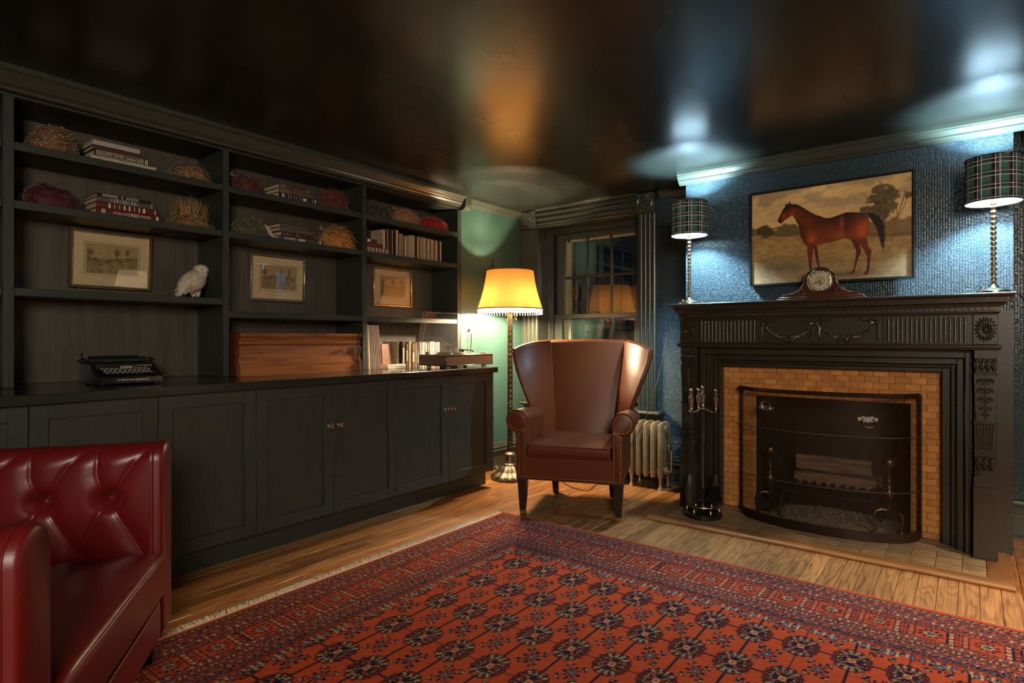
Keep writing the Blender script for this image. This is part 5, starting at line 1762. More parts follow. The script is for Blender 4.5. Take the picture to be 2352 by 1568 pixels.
BODY = [(0.234, 0.831), (0.236, 0.883), (0.243, 0.846), (0.258, 0.859), (0.264, 0.884), (0.272, 0.847), (0.31, 0.835), (0.356, 0.788), (0.401, 0.733), (0.44, 0.693), (0.462, 0.683), (0.5, 0.65), (0.532, 0.649), (0.575, 0.664), (0.617, 0.683), (0.659, 0.682), (0.7, 0.669), (0.736, 0.652), (0.756, 0.613), (0.766, 0.558), (0.764, 0.488), (0.757, 0.437), (0.747, 0.376), (0.68, 0.395), (0.644, 0.405), (0.613, 0.423), (0.57, 0.402), (0.522, 0.391), (0.467, 0.385), (0.44, 0.379), (0.423, 0.377), (0.376, 0.384), (0.367, 0.394), (0.35, 0.443), (0.336, 0.492), (0.333, 0.54), (0.327, 0.597), (0.31, 0.647), (0.298, 0.686), (0.281, 0.723), (0.267, 0.711), (0.24, 0.687), (0.223, 0.671), (0.211, 0.654), (0.199, 0.649), (0.184, 0.673), (0.183, 0.698), (0.199, 0.742), (0.217, 0.796)]
H1 = [(0.68, 0.424), (0.747, 0.405), (0.759, 0.313), (0.777, 0.271), (0.772, 0.206), (0.766, 0.136), (0.765, 0.083), (0.755, 0.036), (0.729, 0.029), (0.734, 0.055), (0.747, 0.076), (0.752, 0.155), (0.749, 0.226), (0.732, 0.281), (0.711, 0.337), (0.691, 0.376)]
H2 = [(0.649, 0.428), (0.675, 0.324), (0.686, 0.287), (0.683, 0.216), (0.675, 0.137), (0.665, 0.084), (0.647, 0.05), (0.673, 0.052), (0.683, 0.109), (0.699, 0.206), (0.716, 0.266), (0.714, 0.301), (0.701, 0.374)]
F2 = [(0.42, 0.397), (0.429, 0.302), (0.44, 0.208), (0.451, 0.143), (0.46, 0.096), (0.471, 0.095), (0.462, 0.141), (0.457, 0.207), (0.451, 0.299), (0.44, 0.394)]
F1 = [(0.376, 0.403), (0.384, 0.289), (0.39, 0.196), (0.396, 0.12), (0.379, 0.048), (0.41, 0.063), (0.41, 0.119), (0.412, 0.23), (0.421, 0.331), (0.426, 0.405)]
TAIL = [(0.733, 0.652), (0.781, 0.652), (0.816, 0.619), (0.841, 0.563), (0.851, 0.491), (0.853, 0.404), (0.851, 0.318), (0.841, 0.263), (0.831, 0.321), (0.821, 0.383), (0.811, 0.454), (0.796, 0.518), (0.776, 0.574), (0.756, 0.626)]
MANE = [(0.272, 0.847), (0.31, 0.835), (0.356, 0.788), (0.401, 0.733), (0.44, 0.693), (0.462, 0.683), (0.429, 0.691), (0.378, 0.746), (0.333, 0.797), (0.298, 0.823), (0.275, 0.832)]
def paint_horse(nx, ny):
    rs = np.random.RandomState(12)
    U, V = np.meshgrid(np.linspace(0, 1, nx), np.linspace(0, 1, ny))
    n1 = fbm(rs, U.shape, 3, 5, (2, 3)); n2 = fbm(rs, U.shape, 14, 4, (1.5, 3)); n3 = fbm(rs, U.shape, 40, 3)
    L = lambda *c: hex2lin(*c)
    sky = L(200, 165, 108) * (1 - V[..., None] * .0) + 0 * V[..., None]
    cl = np.clip((n1 - .44) * 5, 0, 1) * np.clip((V - .62) * 5, 0, 1)
    C = sky * (1 - .62 * cl[..., None]) + L(120, 104, 88) * .62 * cl[..., None]
    lit = np.exp(-(((U - .48) / .14) ** 2 + ((V - .93) / .10) ** 2)); C += lit[..., None] * L(120, 105, 75) * .6
    def over(mask, col, soft=1, a=1.0):
        k = blur(mask.astype(float), soft)[..., None] * a
        return C * (1 - k) + col * k
    # ground
    hor = .55 - .13 * U + .01 * np.sin(U * 20)
    gcol = (L(112, 84, 44)[None, None] * (1 - n2[..., None]) + L(172, 138, 84) * n2[..., None])
    C = over(V < hor, gcol, 2)
    C = over(V < hor - .22, gcol * .85 + L(60, 50, 40) * .2, 6, .8)
    path = (V < .16 + .05 * np.sin(U * 7) + .05 * n1); C = over(path, L(150, 124, 92) * (.7 + .5 * n3[..., None]), 4, .7)
    dk = np.exp(-(((U - .22) / .2) ** 2 + ((V - .17) / .09) ** 2)) * .75; C = C * (1 - dk[..., None] * .6)
    # far trees
    tr = (V < .60 + .05 * n2 * 2 - .03 + .02 * np.sin(U * 30)) & (V > hor - .01) & (U < .345); C = over(tr, L(74, 58, 32) * (.6 + .8 * n3[..., None]), 1, .9)
    tr = (V < .52 + .10 * n2) & (V > hor - .04) & (U > .70); C = over(tr, L(98, 70, 40) * (.6 + .7 * n3[..., None]), 2, .85)
    def fol(cx, cy, rx, ry, col, thr=.50):
        r_ = ((U - cx) / rx) ** 2 + ((V - cy) / ry) ** 2
        return over((r_ + (n3 - .5) * 1.6 + (n2 - .5) * 1.4 < 1), col * (.5 + .9 * n3[..., None]), 1, .92)
    C = fol(.090, .575, .055, .065, L(70, 54, 28))
    for cx, cy, rx, ry in ((.84, .86, .055, .075), (.80, .78, .06, .05), (.885, .79, .05, .07), (.77, .68, .06, .05), (.85, .70, .07, .08), (.82, .62, .06, .05)):
        C = fol(cx, cy, rx, ry, L(78, 66, 36))
    C = fol(.985, .78, .022, .035, L(84, 66, 36))
    def stroke(pts, wd, col, a=.9):
        d = np.full(U.shape, 9.0)
        for (x0, y0), (x1, y1) in zip(pts[:-1], pts[1:]):
            d = np.minimum(d, seg_d(U * 1.48, V, (x0 * 1.48, y0), (x1 * 1.48, y1))[0])
        k = (np.clip(1.5 - d / wd, 0, 1) * a)[..., None]; return C * (1 - k) + col * k
    C = stroke([(.835, .80), (.846, .62), (.853, .36)], .008, L(96, 68, 38))
    C = stroke([(.965, .83), (.950, .72), (.925, .60), (.905, .48), (.893, .34)], .006, L(120, 84, 48)); C = stroke([(.985, .80), (.955, .66), (.93, .58)], .0035, L(104, 74, 44)); C = stroke([(.905, .72), (.925, .60)], .004, L(104, 74, 44))
    C = stroke([(.72, .86), (.76, .80), (.80, .74)], .0025, L(110, 84, 52)); C = stroke([(.72, .76), (.78, .70)], .002, L(110, 84, 52))
    # shadow on the ground
    sh = np.exp(-(((U - .58) / .24) ** 2 + ((V - .055) / .03) ** 2)); C = C * (1 - .55 * sh[..., None])
    # horse
    chest = L(132, 56, 20); dark = L(36, 14, 8); mid = L(98, 38, 15)
    for P_, s_ in ((H2, .62), (F2, .60)):
        mk = poly_mask(U, V, P_); C = over(mk, mid * s_ * (.8 + .4 * n3[..., None]), 0)
    body = poly_mask(U, V, BODY)
    bl = blur(body.astype(float), 13); gy = np.gradient(bl, axis=0); gx = np.gradient(bl, axis=1)
    shade = np.clip(.42 + gy * 9 - gx * 5 + (bl - .8) * .6 + (n2 - .5) * .22 + (n3 - .5) * .12, 0, 1)
    band = np.exp(-(((V - .60) / .055) ** 2)) * ((U > .40) & (U < .68))
    col = dark * (1 - shade[..., None]) + chest * shade[..., None]
    col = col * (1 - .38 * band[..., None])
    for cx, cy, rx, ry, a in ((.72, .47, .035, .07, .8), (.745, .53, .02, .07, .5), (.41, .45, .025, .06, .7), (.60, .46, .05, .04, .45), (.60, .58, .012, .05, .6), (.28, .72, .02, .05, .35), (.225, .72, .012, .04, .4)):
        g = np.exp(-(((U - cx) / rx) ** 2 + ((V - cy) / ry) ** 2)) * a; col = col * (1 - g[..., None]) + L(178, 80, 30) * g[..., None]
    g = np.exp(-(((U - .63) / .02) ** 2 + ((V - .52) / .10) ** 2)) * .6; col = col * (1 - g[..., None]) + dark * g[..., None]
    g = np.exp(-(((U - .19) / .016) ** 2 + ((V - .668) / .03) ** 2)) * .85; col = col * (1 - g[..., None]) + dark * .6 * g[..., None]
    C = over(body, col, 0)
    for P_ in (H1, F1):
        mk = poly_mask(U, V, P_); leg = mid * (.55 + .75 * np.clip((V - .12) * 3, 0, 1))[..., None]
        C = over(mk, leg * (.85 + .3 * n3[..., None]), 0)
    C = over(poly_mask(U, V, TAIL), dark * (.5 + .8 * n3[..., None]), 1); C = over(poly_mask(U, V, MANE), dark * .7, 1)
    C = stroke([(.242, .80), (.247, .795)], .007, dark * .4); C = stroke([(.2, .70), (.232, .74), (.25, .80)], .0018, L(160, 76, 30), .5)
    return np.clip(C * (.88 + .22 * n3[..., None]) * 1.4, 0, 1)
pw, ph = .897, .604
pt = thing('painting', 'framed oil painting of a bay horse standing in a field, above the clock', 'painting', (-.702, 4.056, 1.797), math.radians(-2.6))
MT['canvas'] = vcol('oil_canvas', .42, bump=.12, bscale=260, spec=.4)
xs = np.linspace(-pw / 2 + .010, pw / 2 - .010, 380); zs = np.linspace(-ph / 2 + .010, ph / 2 - .010, 256)
Mz = Matrix(((1, 0, 0, 0), (0, 0, -1, -.012), (0, 1, 0, 0), (0, 0, 0, 1)))
c_ = color_grid('canvas', xs, zs, lambda X, Y: 0 * X, paint_horse(380, 256), MT['canvas'], None, Mz); c_.parent = pt
m = MB()
for a, b, c, d in ((-pw / 2 - .004, -pw / 2 + .006, -ph / 2 - .004, ph / 2 + .004), (pw / 2 - .006, pw / 2 + .004, -ph / 2 - .004, ph / 2 + .004), (-pw / 2 + .006, pw / 2 - .006, -ph / 2 - .004, -ph / 2 + .006), (-pw / 2 + .006, pw / 2 - .006, ph / 2 - .006, ph / 2 + .004)):
    m.box(a, b, -.022, .018, c, d, .001)
obj('frame', m, MT['black_pl'], pt)
obj('backing', MB().box(-pw / 2 + .004, pw / 2 - .004, -.010, .012, -ph / 2 + .004, ph / 2 - .004), MT['darkwood'], pt)

# ------------------------------------------------------------------ mantel clock
MT['mahog'] = pbr('mahogany', (.085, .024, .012), .22, var=.35, vscale=(8, 40, 40), coat=.3)
MT['dial'] = pbr('cream_dial', (.80, .72, .56), .45)
ck = thing('mantel_clock', 'dark mahogany hump-shaped clock with a round roman dial on the mantel', 'clock', (-.708, 3.925, 1.378))
m = MB(); m.box(-.240, .240, -.042, .042, .0006, .012, .002); m.box(-.228, .228, -.037, .037, .012, .024, .003); obj('base', m, MT['mahog'], ck)
half = [(.205, .024), (.207, .034), (.200, .038), (.160, .046), (.128, .060), (.104, .082), (.090, .105), (.086, .126), (.080, .147), (.066, .168), (.046, .184), (.024, .193), (0, .196)]
out = half + [(-x, z) for x, z in half[-2::-1]]
m = MB(); m.prism(out, 'y', -.030, .034, bev=.003); obj('case', m, MT['mahog'], ck)
RX90 = Matrix.Rotation(PI / 2, 3, 'X'); dz = .113; DR = .062
m = MB(); m.lathe([(DR - .003, 0), (DR + .006, 0), (DR + .007, .004), (DR + .002, .009), (DR - .002, .010), (DR - .004, .004)], (0, -.030, dz), 40, rot=RX90, cap=False); bz_ = obj('bezel', m, MT['brass'], ck)
m = MB(); m.lathe([(.0005, .003), (DR - .002, .003), (DR - .002, 0)], (0, -.030, dz), 40, rot=RX90, cap=False); dl = obj('dial', m, MT['dial'], ck)
MT['dial2'] = pbr('gilt_dial_centre', (.62, .50, .28), .4)
m = MB(); m.lathe([(.0005, .0034), (.031, .0034), (.031, .003)], (0, -.030, dz), 32, rot=RX90, cap=False); obj('dial_centre', m, MT['dial2'], dl)
for k, s in enumerate(('XII', 'I', 'II', 'III', 'IV', 'V', 'VI', 'VII', 'VIII', 'IX', 'X', 'XI')):
    a = PI / 2 - k * PI / 6
    M = Matrix.Translation((-.708 + .049 * math.cos(a), 3.925 - .0338, 1.378 + dz + .049 * math.sin(a))) @ Matrix.Rotation(PI / 2, 4, 'X') @ Matrix.Rotation(a - PI / 2, 4, 'Z')
    text('numeral', s, .0215, MT['black_txt'], dl, M)
m = MB()
def hand(ang, L, wd, y):
    a = math.radians(90 - ang); d = Vector((math.cos(a), 0, math.sin(a))); n_ = Vector((-d.z, 0, d.x)); c = Vector((0, y, dz))
    m.add([tuple(c - d * .012), tuple(c + d * L * .5 + n_ * wd), tuple(c + d * L), tuple(c + d * L * .5 - n_ * wd)], [(0, 1, 2, 3)])
    m.tube([tuple(c), tuple(c + d * L)], .0010, 5)
hand(240, .050, .0028, -.0350); hand(170, .030, .0036, -.0345); m.ball((0, -.035, dz), .003, 8, 6)
obj('hands', m, MT['black_txt'], dl)
m = MB(); m.ball((0, -.031, dz), (DR - .003, .010, DR - .003), 28, 12)
m.v = [(x, min(y, -.0352), z) for x, y, z in m.v]
obj('crystal', m, MT['picglass'], ck)
MT['inlay'] = pbr('pale_inlay', (.45, .26, .14), .4)
for sg in (-1, 1):
    m = MB(); m.tube([(sg * x, -.0303, z) for x, z in ((.165, .040), (.075, .036), (.088, .055), (.097, .074), (.118, .054), (.165, .040))], .0008, 4); obj('inlay_line', m, MT['inlay'], ck)

# ------------------------------------------------------------------ framed prints in the bookcase
MT['print'] = vcol('engraved_print', .7, spec=.2)
MT['gilt'] = pbr('gilt_silver_frame', (.62, .52, .38), .30, metal=1.0, var=.3, vscale=(60, 60, 60))
MT['gilt_dk'] = pbr('dark_gilt_frame', (.12, .075, .035), .35, metal=.6)
def engraving(nx, ny, seed, asp):
    rs = np.random.RandomState(seed)
    U, V = np.meshgrid(np.linspace(0, 1, nx), np.linspace(0, 1, ny))
    mat_ = hex2lin(222, 196, 156); ink = hex2lin(66, 46, 32)
    C = np.empty(U.shape + (3,)); C[:] = mat_
    C *= (.95 + .1 * fbm(rs, U.shape, 20, 3))[..., None]
    x0, x1, y0, y1 = .19, .83, .25, .77
    def rectl(d, wd, a=.8):
        k = (((np.abs(U - x0 + d) < wd) | (np.abs(U - x1 - d) < wd)) & (V > y0 - d * asp - wd * asp) & (V < y1 + d * asp + wd * asp)) | (((np.abs(V - y0 + d * asp) < wd * asp) | (np.abs(V - y1 - d * asp) < wd * asp)) & (U > x0 - d) & (U < x1 + d))
        C[k] = C[k] * (1 - a) + ink * a
    rectl(.034, .003, .6); rectl(.022, .0022, .55); rectl(0, .003, .9)
    ins = (U > x0) & (U < x1) & (V > y0) & (V < y1)
    u = (U - x0) / (x1 - x0); v = (V - y0) / (y1 - y0)
    n2 = fbm(rs, U.shape, 10, 4, (1.5, 1)); n3 = fbm(rs, U.shape, 40, 3)
    hl = .58 + .06 * np.sin(u * 5 + seed) + .05 * (n2 - .5)
    tone = np.where(v > hl, .16 + .12 * n2, .45 + .55 * (n2 - .4))
    tone = np.where((v < hl) & (v > hl - .14), .62 + .3 * (n3 - .5), tone)
    for cx, h_, r_ in ((.52, .78, .07), (.85, .80, .05), (.08, .75, .08)):
        cx += .07 * math.sin(seed * 3 + cx * 9)
        q = ((u - cx) / r_) ** 2 + ((v - h_) / .13) ** 2
        tone = np.where(q + (n3 - .5) * 2.4 < .9, .68, tone)
        tone = np.where((np.abs(u - cx) < .010) & (v < h_) & (v > hl - .05), .8, tone)
    tone += .06 * (np.sin(V * ny * 1.3) > .3) + .42 * (n3 - .5) + .25 * (rs.rand(*U.shape) - .5)
    for k in range(9):
        cx, cy = rs.uniform(.15, .85), rs.uniform(.15, .5); q = ((u - cx) / .04) ** 2 + ((v - cy) / .05) ** 2
        tone = np.where(q + (n3 - .5) * 2 < .6, tone * .6 if k % 2 else .75, tone)
    t = np.clip(tone, 0, 1)[..., None]
    P_ = hex2lin(206, 176, 132) * (1 - t) + ink * t
    C = np.where(ins[..., None], P_, C)
    cap = (np.abs(U - .5) < .12) & (np.abs(V - .185) < .006) & (np.sin(U * 400) > -.3); C[cap] = C[cap] * .5
    return C
def picture(lab, y0, y1, z0, z1, seed, fr, dark, lean=0.0, yaw=0.0):
    W_, H_ = y1 - y0, z1 - z0
    t = thing('framed_print', lab, 'picture', (XBK + .0105 + abs(math.sin(lean)) * H_ / 2 + abs(math.sin(yaw)) * W_ / 2, (y0 + y1) / 2, (z0 + z1) / 2), PI / 2, 'prints hung in the bookcase')
    t.rotation_euler = (lean, 0, PI / 2 + yaw)
    xs = np.linspace(-W_ / 2 + fr * .5, W_ / 2 - fr * .5, 150); zs = np.linspace(-H_ / 2 + fr * .5, H_ / 2 - fr * .5, 124)
    c_ = color_grid('print', xs, zs, lambda X, Y: 0 * X, engraving(150, 124, seed, W_ / H_), MT['print'], None, Matrix(((1, 0, 0, 0), (0, 0, -1, -.004), (0, 1, 0, 0), (0, 0, 0, 1)))); c_.parent = t
    obj('glazing', MB().box(-W_ / 2 + fr * .6, W_ / 2 - fr * .6, -.0085, -.0065, -H_ / 2 + fr * .6, H_ / 2 - fr * .6), MT['picglass'], t)
    def moulding(o0, o1, ya, yb_, mat, nm):
        m = MB()
        X0, X1, Z0, Z1 = -W_ / 2 + o0, W_ / 2 - o0, -H_ / 2 + o0, H_ / 2 - o0; q = o1 - o0
        m.box(X0, X0 + q, ya, yb_, Z0, Z1, .0015); m.box(X1 - q, X1, ya, yb_, Z0, Z1, .0015); m.box(X0 + q, X1 - q, ya, yb_, Z0, Z0 + q, .0015); m.box(X0 + q, X1 - q, ya, yb_, Z1 - q, Z1, .0015)
        return obj(nm, m, mat, t)
    if dark:
        moulding(0, fr * .62, -.016, .006, MT['gilt_dk'], 'frame'); moulding(fr * .62, fr, -.013, .002, MT['gilt'], 'slip')
    else:
        moulding(0, fr * .7, -.016, .006, MT['gilt'], 'frame'); moulding(fr * .7, fr, -.012, .002, MT['gilt_dk'], 'slip')
    return t
picture('largest framed landscape print, hung in the left bay beside the white owl', 1.008, 1.390, 1.412, 1.715, 3, .017, True, lean=math.radians(4.3))
picture('silver framed landscape print hung in the middle bay above the oak case', 1.968, 2.352, 1.395, 1.694, 5, .014, False, lean=math.radians(2.1), yaw=-.0275)
picture('silver framed landscape print hung in the right bay above the upright books', 2.955, 3.346, 1.402, 1.702, 8, .014, False)

# ------------------------------------------------------------------ lamp and table standing just right of the frame
MT['linen'] = fabric_shade('white_linen', (.92, .88, .80), .72)
st_ = thing('side_table', 'small round dark side table standing out of frame to the right', 'table', (1.42, 3.10, 0))
m = MB(); m.lathe([(.26, .60), (.27, .605), (.27, .618), (.262, .624)], n=40); obj('tabletop', m, MT['darkwood'], st_)
m = MB(); m.lathe([(.16, .0005), (.17, .010), (.16, .022), (.06, .035), (.03, .06), (.024, .20), (.034, .30), (.024, .42), (.03, .58), (.10, .599)], n=24); obj('pedestal', m, MT['darkwood'], st_)
sl = thing('side_lamp', 'white linen table lamp standing on the out-of-frame side table', 'lamp', (1.42, 3.10, .6242))
m = MB(); m.lathe([(.09, .0005), (.095, .006), (.09, .016), (.05, .03), (.065, .10), (.085, .18), (.075, .26), (.03, .33), (.018, .37)], n=28); obj('base', m, MT['pewter'], sl)
MT['bulb_side'] = emis('soft_white_bulb', BULB_SIDE, W_SIDE, .034)
m = MB(); m.lathe([(.014, .36), (.014, .44), (.010, .445)], n=14); obj('socket', m, MT['brass'], sl)
m = MB(); m.ball((0, 0, .49), (.034, .034, .042), 16, 10); obj('bulb', m, MT['bulb_side'], sl)
m = MB(); m.lathe([(.205, .37), (.15, .66)], n=64, cap=False); sh_ = obj('shade', m, MT['linen'], sl, normals=False)
m = MB()
for z, r in ((.37, .205), (.66, .15)): m.tube([(r * math.cos(a), r * math.sin(a), z) for a in np.linspace(0, 2 * PI, 48, endpoint=False)], .003, 6, closed=True)
for a in (0, 2 * PI / 3, 4 * PI / 3): m.tube([(0, 0, .648), (.15 * math.cos(a), .15 * math.sin(a), .656)], .002, 5)
obj('wire_frame', m, MT['brass'], sh_)
# ------------------------------------------------------------------ feathered hats
def feather_hat(lab, y0, y1, zs, h, style, cols, seed, x=-3.455, depth=.20, extra=None):
    """soft domed hat, its feathers laid as small curved blades"""
    rr = random.Random(seed)
    W_ = (y1 - y0); t = thing('feather_hat', lab, 'hat', (x, (y0 + y1) / 2, zs), 0, 'feathered hats on the bookcase shelves')
    a, b = depth / 2, W_ / 2
    base = pbr('hat_felt_%d' % seed, cols[0], .75, var=.35, vscale=(30, 30, 30), bump=.5, bscale=(90, 90, 90), bdist=.004, sheen=.2)
    fm = pbr('feathers_%d' % seed, cols[1], .55, col2=cols[2], vscale=(45, 45, 45), sheen=.15, spec=.35)
    prof = lambda p: 1 + .06 * noise.noise(Vector((p.x * 2 + seed, p.y * 2, p.z * 2)))
    hh = h * (.92 if style != 'tuft' else .60)
    def surf(az, el):
        ce, se = math.cos(el) ** .72, math.sin(el) ** .85
        d = Vector((math.cos(az) * ce, math.sin(az) * ce, se))
        sk = 1 + .12 * math.sin(az + seed) * ce
        return Vector((d.x * a, d.y * b, max(0.002, d.z) * hh * sk)), d
    m = MB(); vs = []; fs = []; n, k_ = 24, 10
    for i in range(k_ + 1):
        el = PI / 2 * i / k_ * .985
        for k in range(n):
            p, d = surf(2 * PI * k / n, el); q = prof(d)
            vs.append((p.x * q * .95, p.y * q * .95, p.z * q * .96 + .0008))
    for i in range(k_):
        for k in range(n): fs.append((i * n + k, i * n + (k + 1) % n, (i + 1) * n + (k + 1) % n, (i + 1) * n + k))
    fs.append(tuple(range(k_ * n, (k_ + 1) * n))); fs.append(tuple(range(n)))
    m.add(vs, fs); cr = obj('crown', m, base, t, angle=80)
    m = MB()
    cnt = {'speckle': 620, 'long': 300, 'smooth': 220, 'tuft': 420, 'bead': 520}[style]
    for _ in range(cnt):
        az = rr.uniform(0, 2 * PI); el = math.asin(rr.uniform(.35 if style == 'tuft' and _ > 140 else .02, .98))
        p, d = surf(az, el); nrm = Vector((d.x / a, d.y / b, d.z / hh)).normalized()
        fl = Vector((.25 * rr.uniform(-1, 1), rr.uniform(.3, 1.0) if style in ('long', 'smooth') else rr.uniform(-1, 1), -.55 if style != 'tuft' or _ < 140 else 1.6 * rr.random() + .6))
        tg = fl - nrm * fl.dot(nrm)
        if tg.length < 1e-3: tg = nrm.orthogonal()
        tg.normalize(); sd = nrm.cross(tg)
        L = {'speckle': .020, 'long': .085, 'smooth': .045, 'tuft': .075, 'bead': .011}[style] * rr.uniform(.6, 1.2)
        wd = {'speckle': .0060, 'long': .0048, 'smooth': .0060, 'tuft': .0026, 'bead': .0055}[style]
        lift = {'speckle': .006, 'long': .010, 'smooth': .003, 'tuft': .022, 'bead': .006}[style] * rr.uniform(.3, 1.3)
        p0 = p * .97 + nrm * .001; p1 = p0 + tg * L * .5 + nrm * (lift * .8 + .002); p2 = p0 + tg * L + nrm * (lift - .002 if style != 'tuft' else lift)
        if style == 'tuft' and _ >= 140: p2 += Vector((rr.uniform(-.01, .01), rr.uniform(-.025, .025), rr.uniform(.02, .05)))
        for q in (p0, p1, p2):
            q.y = max(-b * 1.1, min(b * 1.1, q.y)); q.x = max(-.17, min(a * 1.1, q.x))
        for q in (p0, p1, p2): q.z = max(q.z, .0015)
        m.add([tuple(p0 - sd * wd * .5), tuple(p0 + sd * wd * .5), tuple(p1 + sd * wd), tuple(p2), tuple(p1 - sd * wd)], [(0, 1, 2, 4), (4, 2, 3)])
    m.v = [(max(-.17, min(.108, p[0])), max(-b * 1.05, min(b * 1.05, p[1])), max(p[2], .0012)) for p in m.v]
    f_ = obj('feathers', m, fm, t, normals=False); f_['kind'] = 'stuff'
    if style in ('speckle', 'bead'):
        m = MB()
        for _ in range(70 if style == 'speckle' else 40):
            az = rr.uniform(0, 2 * PI); el = math.asin(rr.uniform(.05, .95)); p, d = surf(az, el)
            m.ball((p.x, p.y, p.z + .003), (.0035, .0045, .003), 5, 4)
        sp_ = obj('pale_spots', m, pbr('spots_%d' % seed, cols[3], .5), t); sp_['kind'] = 'stuff'
    if extra == 'wisp':
        m = MB()
        for k in range(5): m.tube([(.0, -.2 * b + k * .006, hh * .97), (.01, -.18 * b + k * .01, hh * 1.05), (.012, -.10 * b + k * .014, hh * 1.13)], [.0012, .0010, .0004], 4)
        obj('wisp', m, fm, t)
    if extra == 'quill':
        m = MB(); m.loft([[(.07, b * q - w_, z + .003), (.074, b * q + w_, z + .003), (.072, b * q + w_, z), (.068, b * q - w_, z)] for q, w_, z in ((.55, .003, h * .62), (.72, .012, h * .40), (.92, .012, h * .12), (1.12, .003, .004))])
        obj('quill', m, pbr('pale_quill', (.42, .36, .26), .6), t)
    if extra == 'tip':
        m = MB()
        for k in range(7): m.tube([(.01, -b * .75, hh * .80), (.015, -b * (.95 + .02 * k), hh * (.86 + .02 * (k % 4))), (.012, -b * 1.10 + .004 * k, hh * (.78 + .05 * k))], [.003, .0055, .001], 5)
        obj('tip_feather', m, pbr('pale_tip', (.30, .24, .18), .6), t)['kind'] = 'stuff'
    return t
Z1, Z2, Z3 = 2.020, 1.762, 1.375
feather_hat('largest speckled brown feather hat on the top shelf at far left', .795, 1.000, Z1, .140, 'speckle', [(.16, .075, .03), (.30, .15, .06), (.10, .05, .025), (.55, .42, .28)], 1, extra='wisp')
feather_hat('low tan feather hat on the left bay top shelf, right of the white-spined books', 1.405, 1.612, Z1, .095, 'long', [(.15, .09, .04), (.33, .21, .10), (.14, .08, .04)], 2)
feather_hat('dark crimson hat on the second shelf at far left', .775, 1.012, Z2, .122, 'smooth', [(.06, .006, .008), (.085, .006, .010), (.030, .004, .006)], 3)
feather_hat('brown hat with an upright crest of golden feathers, above the white owl', 1.425, 1.626, Z2, .150, 'tuft', [(.16, .08, .03), (.46, .25, .09), (.20, .10, .04)], 4)
feather_hat('dark red-brown hat on the top shelf of the middle bay, left end', 1.752, 1.942, Z1, .120, 'speckle', [(.07, .016, .010), (.14, .032, .018), (.045, .012, .008), (.30, .18, .13)], 5, extra='tip')
feather_hat('reddish shaggy feather hat on the top shelf of the middle bay, right end', 2.360, 2.580, Z1, .130, 'tuft', [(.10, .022, .008), (.22, .055, .018), (.09, .02, .008)], 6)
feather_hat('olive green beaded feather hat with a pale quill in the middle bay', 1.752, 1.985, Z2, .122, 'bead', [(.05, .05, .018), (.17, .15, .055), (.055, .05, .02), (.42, .38, .20)], 7, extra='quill')
feather_hat('bright orange feather hat at the right end of the middle bay second shelf', 2.360, 2.618, Z2, .155, 'long', [(.42, .17, .030), (.66, .30, .06), (.30, .11, .02)], 8, extra='tip')
feather_hat('dark striped feather hat at the left end of the right bay top shelf', 2.700, 2.935, Z1, .105, 'long', [(.035, .028, .020), (.10, .085, .06), (.03, .025, .02)], 9)
feather_hat('tawny spotted hat with pale front on the right bay top shelf', 2.995, 3.255, Z1, .140, 'speckle', [(.33, .15, .06), (.46, .24, .11), (.26, .10, .04), (.12, .05, .02)], 10, extra='tip')
feather_hat('bright red feather hat at the right end of the right bay top shelf', 3.270, 3.575, Z1, .125, 'smooth', [(.36, .010, .008), (.50, .016, .012), (.24, .006, .006)], 11, extra='wisp')

# ------------------------------------------------------------------ books
BC = {}
def cover(c, r=.45):
    k = tuple(round(v, 3) for v in c)
    if k not in BC: BC[k] = pbr('book_cloth_%d' % len(BC), c, r, var=.14, vscale=(30, 30, 30), bump=.1, bscale=(400, 400, 400), bdist=.0004)
    return BC[k]
def flat_book(lab, y0, y1, z0, th, d, col, xf=-3.400, group=None, txt=None, bands=None, tcol='cream_txt'):
    """book lying flat, spine towards the room"""
    t = thing('book', lab, 'book', (xf - d / 2, (y0 + y1) / 2, z0), 0, group)
    L = (y1 - y0) / 2; c = min(.003, th * .14)
    m = MB()
    m.prism([(-d / 2, 0), (-d / 2, c), (d / 2 - c, c), (d / 2 - c, th - c), (-d / 2, th - c), (-d / 2, th), (d / 2 - .003, th), (d / 2 + .0005, th - .004), (d / 2 + .0012, th / 2), (d / 2 + .0005, .004), (d / 2 - .003, 0)], 'y', -L, L)
    cv = obj('cover', m, cover(col), t)
    obj('pages', MB().box(-d / 2 + .005, d / 2 - c, -L + .005, L - .005, c, th - c), MT['page'], t)
    if bands:
        m = MB()
        for q, w_ in bands: m.box(d / 2 - .002, d / 2 + .0018, -L + 2 * L * q - w_, -L + 2 * L * q + w_, th * .12, th * .88)
        b_ = obj('spine_bands', m, MT[tcol], cv)
        b_['kind'] = 'stuff'
    if txt:
        for s, q, size, fit in txt:
            M = frame_m((xf + .0016, (y0 + y1) / 2 - L + 2 * L * q, z0 + th / 2), (0, 1, 0), (1, 0, 0))
            text('title', s, size, MT[tcol], cv, M, fit)
    return t
g = 'books stacked on the left bay top shelf'
z = Z1 + .0005
flat_book('cream book at the bottom of the top left shelf stack', 1.036, 1.330, z, .030, .21, (.52, .42, .28), group=g, txt=[('LEWIS CARROLL   THE ANNOTATED ALICE', .42, .013, .20), ('N', .93, .014, None)], tcol='grey_txt'); z += .0305
gb = flat_book('dark book titled in cream capitals, second from bottom of the top left stack', 1.050, 1.293, z, .029, .20, (.035, .025, .018), group=g, txt=[("GULLIVER'S TRAVELS \u2022 Jonathan Swift", .47, .019, .195)])
m = MB()
y0_, y1_ = 1.060, 1.268
